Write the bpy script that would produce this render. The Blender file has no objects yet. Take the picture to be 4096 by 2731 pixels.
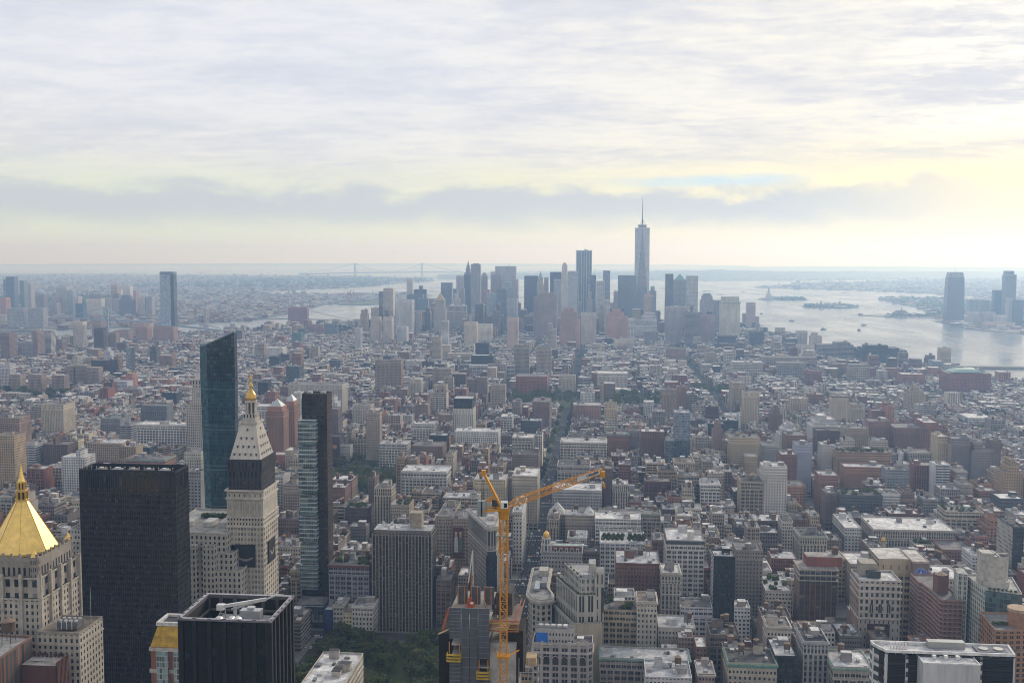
import bpy, math, random
import numpy as np
from mathutils import Vector, Matrix
R = math.radians
SC = bpy.context.scene
COL = SC.collection
random.seed(7)

# ------------------------------------------------------------------ camera, sky, sun, exposure
# world axes: Y runs down the avenues (away from the camera), X to the right across them, metres
EYE = 315.0
FOC, YAW, PIT, ROLL = 4284.3, R(4.9), R(4.642), R(0.18)
cam_data = bpy.data.cameras.new('camera')
cam = bpy.data.objects.new('camera', cam_data); COL.objects.link(cam)
cam_data.sensor_width = 36.0
cam_data.lens = 36.0 * FOC / 4096.0
cam_data.clip_start = 1.0
cam_data.clip_end = 120000.0
_fwd = Vector((-math.sin(YAW) * math.cos(PIT), math.cos(YAW) * math.cos(PIT), -math.sin(PIT)))
_right = Vector((math.cos(YAW), math.sin(YAW), 0.0))
_up = _right.cross(_fwd)
_r2 = _right * math.cos(ROLL) + _up * math.sin(ROLL)
_u2 = -_right * math.sin(ROLL) + _up * math.cos(ROLL)
cam.matrix_world = Matrix(((_r2.x, _u2.x, -_fwd.x, 0), (_r2.y, _u2.y, -_fwd.y, 0), (_r2.z, _u2.z, -_fwd.z, EYE), (0, 0, 0, 1)))
SC.camera = cam
SC.view_settings.view_transform = 'Standard'
SC.view_settings.look = 'None'
SC.view_settings.exposure = 0.6
SC.view_settings.gamma = 1.0
SC.view_settings.use_curve_mapping = False
SC.cycles.max_bounces = 6
SC.cycles.diffuse_bounces = 1
SC.cycles.glossy_bounces = 2
SC.cycles.volume_bounces = 4
SC.cycles.filter_width = 1.0
SC.cycles.caustics_reflective = False
SC.cycles.caustics_refractive = False

SUN_AZ, SUN_EL = R(33), R(24)            # azimuth from +Y towards +X
sun_dir = Vector((math.sin(SUN_AZ) * math.cos(SUN_EL), math.cos(SUN_AZ) * math.cos(SUN_EL), math.sin(SUN_EL)))
sd = bpy.data.lights.new('sun', 'SUN'); sd.energy = 1.5; sd.angle = R(11); sd.color = (1.0, 0.9, 0.76)
sun = bpy.data.objects.new('sun', sd); COL.objects.link(sun)
sun.rotation_euler = (-sun_dir).to_track_quat('-Z', 'Y').to_euler()

class NT:
    """small helper that strings shader nodes together"""
    def __init__(s, tree): s.t = tree; s.n = tree.nodes; s.l = tree.links
    def node(s, kind, **kw):
        n = s.n.new(kind)
        for k, v in kw.items(): setattr(n, k, v)
        return n
    def put(s, sock, v):
        if v is None: return
        if isinstance(v, bpy.types.NodeSocket): s.l.new(v, sock)
        elif isinstance(v, (tuple, list)) and sock.type == 'RGBA' and len(v) == 3: sock.default_value = (*v, 1)
        else: sock.default_value = v
    def m(s, op, a, b=None, c=None, clamp=False):
        n = s.node('ShaderNodeMath', operation=op, use_clamp=clamp)
        s.put(n.inputs[0], a); s.put(n.inputs[1], b); s.put(n.inputs[2], c)
        return n.outputs[0]
    def vm(s, op, a, b=None):
        n = s.node('ShaderNodeVectorMath', operation=op)
        s.put(n.inputs[0], a); s.put(n.inputs[1], b)
        return n.outputs['Value'] if op in ('DOT_PRODUCT', 'LENGTH') else n.outputs[0]
    def scale(s, v, k):
        n = s.node('ShaderNodeVectorMath', operation='SCALE'); s.put(n.inputs[0], v); s.put(n.inputs['Scale'], k); return n.outputs[0]
    def mix(s, f, a, b, blend='MIX'):
        n = s.node('ShaderNodeMix', data_type='RGBA', blend_type=blend)
        s.put(n.inputs['Factor'], f); s.put(n.inputs[6], a); s.put(n.inputs[7], b)
        return n.outputs[2]
    def ramp(s, v, lo, hi, a=0.0, b=1.0, smooth=True):
        n = s.node('ShaderNodeMapRange', interpolation_type='SMOOTHSTEP' if smooth else 'LINEAR')
        s.put(n.inputs[0], v); s.put(n.inputs[1], lo); s.put(n.inputs[2], hi); s.put(n.inputs[3], a); s.put(n.inputs[4], b)
        return n.outputs[0]
    def noise(s, vec, scale=1.0, detail=3.0, rough=0.5, dim='3D', w=None, dist=0.0):
        n = s.node('ShaderNodeTexNoise', noise_dimensions=dim)
        s.put(n.inputs['Vector'], vec); s.put(n.inputs['Scale'], scale); s.put(n.inputs['Detail'], detail)
        s.put(n.inputs['Roughness'], rough); s.put(n.inputs['Distortion'], dist)
        return n.outputs[0]
    def xyz(s, v):
        n = s.node('ShaderNodeSeparateXYZ'); s.put(n.inputs[0], v); return n.outputs
    def vec(s, x, y, z=0.0):
        n = s.node('ShaderNodeCombineXYZ'); s.put(n.inputs[0], x); s.put(n.inputs[1], y); s.put(n.inputs[2], z); return n.outputs[0]
    def attr(s, name):
        return s.node('ShaderNodeAttribute', attribute_name=name)

# world: physical sky above a broken deck of stratocumulus, all laid out by direction
SC.world = bpy.data.worlds.new('World'); SC.world.use_nodes = True
w = NT(SC.world.node_tree); w.n.clear()
tc = w.node('ShaderNodeTexCoord').outputs['Generated']
d = w.vm('NORMALIZE', tc)
dx, dy, dz = w.xyz(d)
sky = w.node('ShaderNodeTexSky', sky_type='NISHITA', sun_disc=False)
sky.sun_elevation = SUN_EL; sky.sun_rotation = SUN_AZ; sky.altitude = 300.0; sky.air_density = 1.0; sky.dust_density = 2.0
az = w.m('ARCTAN2', dx, dy)                                  # radians, 0 along +Y
el = w.m('ARCSINE', dz)
elp = w.m('MAXIMUM', el, 0.0)
inv = w.m('DIVIDE', 1.0, w.m('ADD', w.m('MAXIMUM', dz, 0.0), 0.10))
px_, py_ = w.m('MULTIPLY', dx, inv), w.m('MULTIPLY', dy, inv)
plane = w.vec(px_, w.m('MULTIPLY', py_, 1.5), 0.0)
n1 = w.noise(plane, 1.3, 7.0, 0.60, dist=0.6)
n2 = w.noise(w.vec(w.m('MULTIPLY', az, 3.0), w.m('MULTIPLY', el, 26.0), 2.0), 1.6, 6.0, 0.58, dist=0.4)
n3 = w.noise(plane, 6.5, 6.0, 0.62, dist=0.3)
tex = w.m('ADD', w.m('ADD', w.m('MULTIPLY', n1, 0.42), w.m('MULTIPLY', n2, 0.28)), w.m('MULTIPLY', n3, 0.30))
bright = w.ramp(tex, 0.38, 0.60)
sdot = w.vm('DOT_PRODUCT', d, tuple(Vector((math.sin(R(29)) * math.cos(R(9.5)), math.cos(R(29)) * math.cos(R(9.5)), math.sin(R(9.5))))))
glow = w.ramp(sdot, 0.72, 1.0)
glow2 = w.ramp(sdot, 0.955, 1.0)
deck = w.mix(bright, (0.48, 0.505, 0.58), (0.59, 0.60, 0.635))
warm = w.mix(bright, (0.50, 0.50, 0.54), (0.70, 0.67, 0.60))
deck = w.mix(glow, deck, warm)
deck = w.mix(w.m('MULTIPLY', glow2, w.ramp(tex, 0.42, 0.62)), deck, (0.95, 0.88, 0.74))
deck = w.mix(w.ramp(el, 0.03, 0.16, 0.8, 0.0), deck, w.mix(1.0, deck, (1.04, 1.0, 0.86), 'MULTIPLY'))
# pale cream opening under the deck, near the horizon
cream = w.mix(w.ramp(az, -0.45, 0.5), (0.54, 0.60, 0.47), (0.84, 0.72, 0.42))
edge = w.m('ADD', w.m('MULTIPLY', w.m('SUBTRACT', n2, 0.5), 0.05), w.ramp(az, -0.3, 0.45, 0.060, 0.082))
skyc = w.mix(w.ramp(w.m('SUBTRACT', el, edge), -0.02, 0.035), cream, deck)
# the long grey-blue cloud bank
bn = w.noise(w.vec(w.m('MULTIPLY', az, 15.0), w.m('MULTIPLY', el, 36.0), 5.0), 1.0, 7.0, 0.62, dist=0.3)
bn2 = w.noise(w.vec(w.m('MULTIPLY', az, 2.4), 1.0, 9.0), 1.0, 2.0, 0.5)
btop = w.m('ADD', w.m('ADD', 0.064, w.m('MULTIPLY', w.m('SUBTRACT', bn2, 0.5), 0.05)), w.m('MULTIPLY', w.m('SUBTRACT', bn, 0.5), 0.06))
bbot = w.m('ADD', 0.027, w.m('MULTIPLY', w.m('SUBTRACT', bn, 0.5), 0.03))
bank = w.m('MULTIPLY', w.ramp(w.m('SUBTRACT', btop, el), -0.004, 0.013), w.ramp(w.m('SUBTRACT', el, bbot), -0.012, 0.014))
bank = w.m('MULTIPLY', bank, w.ramp(az, 0.13, 0.42, 1.0, 0.12))
high = w.ramp(el, 0.26, 0.7, 1.0, 0.86)  # unseen upper sky dimmed to cut the light on the city
skyc = w.mix(w.m('MULTIPLY', bank, 0.88), skyc, (0.39, 0.42, 0.48))
# a thin blue tear where the physical sky shows through
tear = w.m('MULTIPLY', w.ramp(w.m('ABSOLUTE', w.m('SUBTRACT', el, w.m('MULTIPLY_ADD', bn, 0.012, 0.061))), 0.001, 0.008, 1.0, 0.0), w.ramp(w.m('ABSOLUTE', w.m('SUBTRACT', az, 0.09)), 0.03, 0.11, 1.0, 0.0))
cover = w.m('SUBTRACT', 1.0, w.m('MULTIPLY', tear, w.ramp(bn, 0.3, 0.6, 0.45, 0.9)))
col = w.mix(cover, w.mix(0.93, sky.outputs[0], (3.3, 4.7, 6.0)), w.scale(w.scale(skyc, high), 9.5))
bg = w.node('ShaderNodeBackground'); w.put(bg.inputs[0], col); bg.inputs[1].default_value = 0.1
w.l.new(bg.outputs[0], w.node('ShaderNodeOutputWorld').inputs[0])

# ------------------------------------------------------------------ measuring helpers
RE2 = 2 * 6371000.0 * 1.17                # the ground curves away below the eye
def drop(x, y): return -(x * x + y * y) / RE2
_lat0, _lon0 = 40.74844, -73.98566
def LL(lat, lon):
    """plan position of a latitude and longitude"""
    e, n = (lon - _lon0) * 84350.0 - 16.1, (lat - _lat0) * 111050.0 + 21.3
    return (-0.8746 * e + 0.4848 * n, -0.4848 * e - 0.8746 * n)
def ray(u, v):
    x, y = u - 2048.0, v - 1365.5
    c, s = math.cos(ROLL), math.sin(ROLL)
    x, y = x * c + y * s, -x * s + y * c
    c, s = math.cos(PIT), math.sin(PIT)
    fw = FOC * c - y * s; up = -y * c - FOC * s
    return (-fw * math.sin(YAW) + x * math.cos(YAW), fw * math.cos(YAW) + x * math.sin(YAW), up)
def at_z(u, v, z):
    """the point at height z seen along a sight line of the survey photograph"""
    X, Y, U = ray(u, v)
    t = (z - EYE) / U
    for _ in range(6):
        x, y = X * t, Y * t
        U2 = z + drop(x, y) - EYE
        if U >= 0: break
        t = U2 / U
    return X * t, Y * t
def at_y(u, v, y):
    X, Y, U = ray(u, v); t = y / Y
    return X * t, EYE + U * t
# ------------------------------------------------------------------ materials
def new_mat(name):
    m = bpy.data.materials.new(name); m.use_nodes = True
    t = NT(m.node_tree); t.n.clear()
    b = t.node('ShaderNodeBsdfPrincipled'); o = t.node('ShaderNodeOutputMaterial')
    t.l.new(b.outputs[0], o.inputs[0])
    return m, t, b

def facade_mat():
    m, t, b = new_mat('facade')
    uv = t.node('ShaderNodeUVMap', uv_map='uv').outputs[0]
    u, v, _ = t.xyz(uv)
    c = t.attr('col').outputs['Color']; g = t.attr('gls').outputs['Color']
    wn = t.attr('win'); bay, flo, ww = t.xyz(wn.outputs['Vector']); wh = wn.outputs['Alpha']
    seed, spf, mul = t.xyz(t.attr('sty').outputs['Vector'])
    cu, cv = t.m('DIVIDE', u, bay), t.m('DIVIDE', v, flo)
    fu, fv = t.m('FRACT', cu), t.m('FRACT', cv)
    iu, iv = t.m('FLOOR', cu), t.m('FLOOR', cv)
    du = t.m('ABSOLUTE', t.m('SUBTRACT', fu, 0.5)); dv = t.m('ABSOLUTE', t.m('SUBTRACT', fv, 0.54))
    inu = t.m('LESS_THAN', du, t.m('MULTIPLY', ww, 0.5)); inv = t.m('LESS_THAN', dv, t.m('MULTIPLY', wh, 0.5))
    mull = t.m('GREATER_THAN', du, t.m('MULTIPLY', mul, 0.5))
    win = t.m('MULTIPLY', t.m('MULTIPLY', inu, inv), mull)
    wnz = t.node('ShaderNodeTexWhiteNoise', noise_dimensions='3D')
    t.put(wnz.inputs[0], t.vec(iu, iv, seed)); r = wnz.outputs[0]
    pos = t.node('ShaderNodeNewGeometry').outputs['Position']
    px, py, pz = t.xyz(pos)
    big = t.noise(t.vec(t.m('MULTIPLY', px, 0.07), t.m('MULTIPLY', py, 0.07), t.m('MULTIPLY', pz, 0.03)), 1.0, 3.0, 0.6)
    strk = t.noise(t.vec(t.m('MULTIPLY', u, 0.6), t.m('MULTIPLY', v, 0.04), seed), 1.0, 3.0, 0.6)
    dirt = t.m('ADD', t.ramp(big, 0.3, 0.7, 0.84, 1.10), t.ramp(strk, 0.3, 0.7, -0.14, 0.08))
    wall = t.scale(c, dirt)
    spand = t.m('MULTIPLY', inu, t.m('SUBTRACT', 1.0, inv))
    wall = t.mix(spand, wall, t.scale(wall, spf))
    gl = t.scale(g, t.ramp(r, 0.0, 1.0, 0.35, 1.5, smooth=False))
    blind = t.m('MULTIPLY', t.m('GREATER_THAN', r, 0.86), t.m('GREATER_THAN', fv, t.m('MULTIPLY_ADD', r, 2.0, -1.25)))
    cr = t.xyz(c)
    gl = t.mix(t.m('MULTIPLY', blind, 0.8), gl, t.scale((0.27, 0.26, 0.245), t.m('MULTIPLY_ADD', cr[0], 2.6, 0.22, clamp=True)))
    t.put(b.inputs['Base Color'], t.mix(win, wall, gl))
    t.put(b.inputs['Roughness'], t.mix(win, (0.85,) * 3, (0.12,) * 3))
    t.put(b.inputs['Specular IOR Level'], t.m('MULTIPLY_ADD', win, 0.15, 0.2))
    return m

def plain_mat(name, rough=0.8, metal=0.0, nscale=0.35, lo=0.75, hi=1.15, spec=0.3):
    m, t, b = new_mat(name)
    c = t.attr('col').outputs['Color']
    pos = t.node('ShaderNodeNewGeometry').outputs['Position']
    n = t.noise(pos, nscale, 4.0, 0.62)
    t.put(b.inputs['Base Color'], t.scale(c, t.ramp(n, 0.3, 0.7, lo, hi)))
    b.inputs['Roughness'].default_value = rough; b.inputs['Metallic'].default_value = metal
    b.inputs['Specular IOR Level'].default_value = spec
    return m

def roof_mat():
    m, t, b = new_mat('roof_membrane')
    c = t.attr('col').outputs['Color']
    pos = t.node('ShaderNodeNewGeometry').outputs['Position']
    n = t.noise(pos, 0.16, 5.0, 0.68, dist=0.8)
    n2 = t.noise(pos, 0.9, 3.0, 0.6)
    vor = t.node('ShaderNodeTexVoronoi', feature='F1'); t.put(vor.inputs['Vector'], pos); vor.inputs['Scale'].default_value = 0.14
    k = t.m('MULTIPLY', t.ramp(n, 0.32, 0.66, 0.55, 1.15), t.ramp(n2, 0.3, 0.7, 0.85, 1.1))
    k = t.m('MULTIPLY', k, t.ramp(t.xyz(vor.outputs['Color'])[0], 0.0, 1.0, 0.8, 1.12))
    t.put(b.inputs['Base Color'], t.scale(c, k))
    b.inputs['Roughness'].default_value = 0.8
    return m

MAT_F = facade_mat(); MAT_R = roof_mat(); MAT_P = plain_mat('trim'); MAT_M = plain_mat('painted_metal', 0.35, 0.35, lo=0.85, hi=1.1, spec=0.5)
MAT_G = plain_mat('gilding', 0.34, 0.65, nscale=0.25, lo=0.86, hi=1.1, spec=0.5)
MAT_D = plain_mat('dark_glass', 0.07, 0.0, nscale=0.12, lo=0.75, hi=1.3, spec=0.6)
MATS = [MAT_F, MAT_R, MAT_P, MAT_M, MAT_G, MAT_D]
F_, R_, P_, M_, G_, D_ = range(6)

def leaf_mat(name, c1, c2):
    m, t, b = new_mat(name)
    pos = t.node('ShaderNodeNewGeometry').outputs['Position']
    n = t.noise(pos, 0.22, 3.0, 0.6); n2 = t.noise(pos, 1.6, 2.0, 0.6)
    t.put(b.inputs['Base Color'], t.mix(t.m('ADD', t.m('MULTIPLY', n, 0.6), t.m('MULTIPLY', n2, 0.4)), c1, c2))
    b.inputs['Roughness'].default_value = 0.7; c = b.inputs['Base Color'].links[0].from_socket
    tr, mx = t.node('ShaderNodeBsdfTranslucent'), t.node('ShaderNodeMixShader'); t.put(tr.inputs[0], c); mx.inputs[0].default_value = 0.4
    t.l.new(b.outputs[0], mx.inputs[1]); t.l.new(tr.outputs[0], mx.inputs[2]); t.l.new(mx.outputs[0], [n for n in t.n if n.type == 'OUTPUT_MATERIAL'][0].inputs[0])
    return m
MAT_LEAF = leaf_mat('foliage', (0.03, 0.062, 0.015), (0.15, 0.19, 0.045))
MAT_LEAF2 = leaf_mat('foliage_autumn', (0.06, 0.075, 0.02), (0.19, 0.19, 0.05))

# ------------------------------------------------------------------ mesh builder
class Sty:
    """how a wall looks: colour, bay and storey size, glass share, spandrel tone, mullion, glass colour"""
    def __init__(s, col=(0.3, 0.27, 0.24), bay=3.2, flo=3.8, ww=0.45, wh=0.5, spf=1.0, mul=0.0, gls=(0.035, 0.04, 0.05)):
        s.col, s.bay, s.flo, s.ww, s.wh, s.spf, s.mul, s.gls = col, bay, flo, ww, wh, spf, mul, gls
    def but(s, **k):
        n = Sty(); n.__dict__.update(s.__dict__); n.__dict__.update(k); return n
BLANK = dict(ww=0.0, wh=0.0)

class MB:
    def __init__(s):
        s.v, s.f, s.uv, s.m, s.c, s.w, s.s, s.g = [], [], [], [], [], [], [], []
    def face(s, pts, mat, col, uv=None, sty=None, seed=0.0, bay=None):
        i = len(s.v); s.v.extend(pts); n = len(pts)
        s.f.append(tuple(range(i, i + n)))
        s.uv.extend(uv if uv else [(p[0], p[1]) for p in pts])
        s.m.append(mat); s.c.append(col)
        if sty is None: s.w.append((3, 3.5, 0, 0)); s.s.append((0, 1, 0)); s.g.append((0.03, 0.03, 0.03))
        else: s.w.append((bay or sty.bay, sty.flo, sty.ww, sty.wh)); s.s.append((seed, sty.spf, sty.mul)); s.g.append(sty.gls)
    def wall(s, a, b, z0, z1, sty, seed=0.0, mat=0, za=None, zb=None, at=None, bt=None):
        """wall from plan point a to b, outside on the right of a->b; tops may differ (za, zb) or lean (at, bt)"""
        L = math.hypot(b[0] - a[0], b[1] - a[1])
        if L < 1e-3: return
        n = max(1, round(L / sty.bay)); bay = L / n
        za = z1 if za is None else za; zb = z1 if zb is None else zb
        at = at or a; bt = bt or b
        s.face([(a[0], a[1], z0), (b[0], b[1], z0), (bt[0], bt[1], zb), (at[0], at[1], za)], mat, sty.col,
               [(0, z0), (L, z0), (L, zb), (0, za)], sty, seed, bay)
    def poly_walls(s, pts, z0, z1, sty, seed=0.0, mat=0, skip=(), styles=None):
        n = len(pts)
        for i in range(n):
            if i in skip: continue
            s.wall(pts[i], pts[(i + 1) % n], z0, z1, (styles or {}).get(i, sty), seed + i * 7.3, mat)
    def cap(s, pts, z, mat, col): s.face([(p[0], p[1], z) for p in pts], mat, col)
    def box(s, x0, x1, y0, y1, z0, z1, mat, col, bottom=False, sty=None):
        P = [(x0, y0), (x1, y0), (x1, y1), (x0, y1)]
        if sty is not None: s.poly_walls(P, z0, z1, sty, x0 + y0, mat)
        else:
            for i in range(4):
                a, b = P[i], P[(i + 1) % 4]
                s.face([(a[0], a[1], z0), (b[0], b[1], z0), (b[0], b[1], z1), (a[0], a[1], z1)], mat, col)
        s.face([(x0, y0, z1), (x1, y0, z1), (x1, y1, z1), (x0, y1, z1)], mat if sty is None else R_, col)
        if bottom: s.face([(x0, y1, z0), (x1, y1, z0), (x1, y0, z0), (x0, y0, z0)], mat, col)
    def cyl(s, cx, cy, r0, r1, z0, z1, n, mat, col, cap=True, ph=0.0):
        A = [(cx + r0 * math.cos(2 * math.pi * k / n + ph), cy + r0 * math.sin(2 * math.pi * k / n + ph), z0) for k in range(n)]
        B = [(cx + r1 * math.cos(2 * math.pi * k / n + ph), cy + r1 * math.sin(2 * math.pi * k / n + ph), z1) for k in range(n)]
        for k in range(n):
            j = (k + 1) % n
            if r1 < 1e-4: s.face([A[k], A[j], (cx, cy, z1)], mat, col)
            else: s.face([A[k], A[j], B[j], B[k]], mat, col)
        if cap and r1 > 1e-4: s.face(B, mat, col)
    def lathe(s, cx, cy, prof, n, mat, col, ph=0.0):
        for (r0, z0), (r1, z1) in zip(prof, prof[1:]): s.cyl(cx, cy, r0, r1, z0, z1, n, mat, col, False, ph)
    def bar(s, a, b, t, mat, col):
        a, b = Vector(a), Vector(b); d = (b - a)
        if d.length < 1e-6: return
        d.normalize(); up = Vector((0, 0, 1)) if abs(d.z) < 0.9 else Vector((1, 0, 0))
        x = d.cross(up).normalized() * t * 0.5; y = d.cross(x).normalized() * t * 0.5
        A = [a + x + y, a - x + y, a - x - y, a + x - y]; B = [p + (b - a) for p in A]
        for k in range(4):
            j = (k + 1) % 4; s.face([tuple(A[j]), tuple(A[k]), tuple(B[k]), tuple(B[j])], mat, col)
        s.face([tuple(p) for p in A], mat, col); s.face([tuple(p) for p in reversed(B)], mat, col)
    def band(s, pts, z0, z1, out, mat, col, top=True):
        """a ledge running round a convex plan outline (counter-clockwise), standing out by out"""
        Q = offset(pts, out); n = len(pts)
        for i in range(n):
            j = (i + 1) % n
            s.face([(*Q[i], z0), (*Q[j], z0), (*Q[j], z1), (*Q[i], z1)], mat, col)
            if top: s.face([(*Q[i], z1), (*Q[j], z1), (*pts[j], z1), (*pts[i], z1)], mat, col)
            s.face([(*pts[i], z0), (*pts[j], z0), (*Q[j], z0), (*Q[i], z0)], mat, col)
    def add(s, o, dx=0.0, dy=0.0, dz=0.0, rot=0.0):
        c, q = math.cos(rot), math.sin(rot); i = len(s.v)
        s.v.extend([(p[0] * c - p[1] * q + dx, p[0] * q + p[1] * c + dy, p[2] + dz) for p in o.v])
        s.f.extend([tuple(k + i for k in f) for f in o.f])
        s.uv.extend(o.uv); s.m.extend(o.m); s.c.extend(o.c); s.w.extend(o.w); s.s.extend(o.s); s.g.extend(o.g)
    def mesh(s, name, mats=None):
        me = bpy.data.meshes.new(name)
        nv, nf = len(s.v), len(s.f)
        tot = np.fromiter((len(f) for f in s.f), np.int32, nf)
        start = np.zeros(nf, np.int32); start[1:] = np.cumsum(tot)[:-1]
        loops = np.fromiter((k for f in s.f for k in f), np.int32, int(tot.sum()))
        me.vertices.add(nv); me.vertices.foreach_set('co', np.array(s.v, np.float32).ravel())
        me.loops.add(len(loops)); me.loops.foreach_set('vertex_index', loops)
        me.polygons.add(nf); me.polygons.foreach_set('loop_start', start)
        used = sorted(set(s.m)); remap = {k: i for i, k in enumerate(used)}
        me.polygons.foreach_set('material_index', np.array([remap[k] for k in s.m], np.int32))
        for k in used: me.materials.append((mats or MATS)[k])
        uvl = me.uv_layers.new(name='uv'); uvl.data.foreach_set('uv', np.array(s.uv, np.float32).ravel())
        def att(nm, arr, pad):
            a = me.attributes.new(nm, 'FLOAT_COLOR', 'FACE'); q = np.ones((nf, 4), np.float32); q[:, :pad] = np.array(arr, np.float32)[:, :pad]
            a.data.foreach_set('color', q.ravel())
        att('col', s.c, 3); att('win', s.w, 4); att('sty', s.s, 3); att('gls', s.g, 3)
        me.update(calc_edges=True)
        return me
    def build(s, name, parent=None, loc=None, mats=None):
        o = bpy.data.objects.new(name, s.mesh(name, mats)); COL.objects.link(o)
        if parent is not None: o.parent = parent
        if loc is not None: o.location = loc
        return o

def offset(pts, out):
    n = len(pts); Q = []
    for i in range(n):
        a, b, c = pts[i - 1], pts[i], pts[(i + 1) % n]
        d1 = Vector((b[0] - a[0], b[1] - a[1])).normalized(); d2 = Vector((c[0] - b[0], c[1] - b[1])).normalized()
        n1, n2 = Vector((d1.y, -d1.x)), Vector((d2.y, -d2.x))
        k = n1 + n2; den = 1.0 + n1.dot(n2)
        k = k / max(den, 0.25)
        Q.append((b[0] + k.x * out, b[1] + k.y * out))
    return Q

def tag(o, label=None, cat=None, group=None, kind=None):
    if label: o['label'] = label
    if cat: o['category'] = cat
    if group: o['group'] = group
    if kind: o['kind'] = kind
    return o
def empty(name, loc, rz=0.0):
    o = bpy.data.objects.new(name, None); COL.objects.link(o); o.location = loc; o.rotation_euler = (0, 0, rz); o.empty_display_size = 2.0
    return o
def thing(name, label, cat, loc, rz=0.0, group=None): return tag(empty(name, loc, rz), label, cat, group)
def structure(name, mb, mats=None, kind='structure'): return tag(mb.build(name, mats=mats), kind=kind)

# ------------------------------------------------------------------ the ordinary city building
FOOT = []                                  # plan footprints already taken (x0, x1, y0, y1)
def free(x0, x1, y0, y1, m=0.5):
    for a in FOOT:
        if x0 < a[1] - m and x1 > a[0] + m and y0 < a[3] - m and y1 > a[2] + m: return False
    return True
GREY, WHITE, TAR, SILVER = (0.17, 0.17, 0.175), (0.64, 0.64, 0.64), (0.05, 0.05, 0.055), (0.46, 0.47, 0.49)
TANK = (0.15, 0.10, 0.07); TANKROOF = (0.30, 0.22, 0.16)

def tank_parts(rng, cx, cy, z, k=1.0):
    st, b, r = MB(), MB(), MB()
    h0 = rng.uniform(2.5, 5.5) * k; rad = rng.uniform(1.7, 2.3) * k; h = rng.uniform(3.4, 4.4) * k
    for sx in (-1, 1):
        for sy in (-1, 1):
            st.bar((cx + sx * rad * .75, cy + sy * rad * .75, z), (cx + sx * rad * .62, cy + sy * rad * .62, z + h0), .28, P_, (0.06, 0.06, 0.06))
    st.box(cx - rad * .8, cx + rad * .8, cy - rad * .8, cy + rad * .8, z + h0 - .3, z + h0, P_, (0.06, 0.06, 0.06), True)
    tone = rng.uniform(.7, 1.3)
    b.cyl(cx, cy, rad, rad * .97, z + h0, z + h0 + h, 12, P_, tuple(q * tone for q in TANK))
    r.cyl(cx, cy, rad * 1.08, 0, z + h0 + h, z + h0 + h + rad * .62, 12, P_, tuple(q * tone for q in TANKROOF))
    return st, b, r

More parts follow.
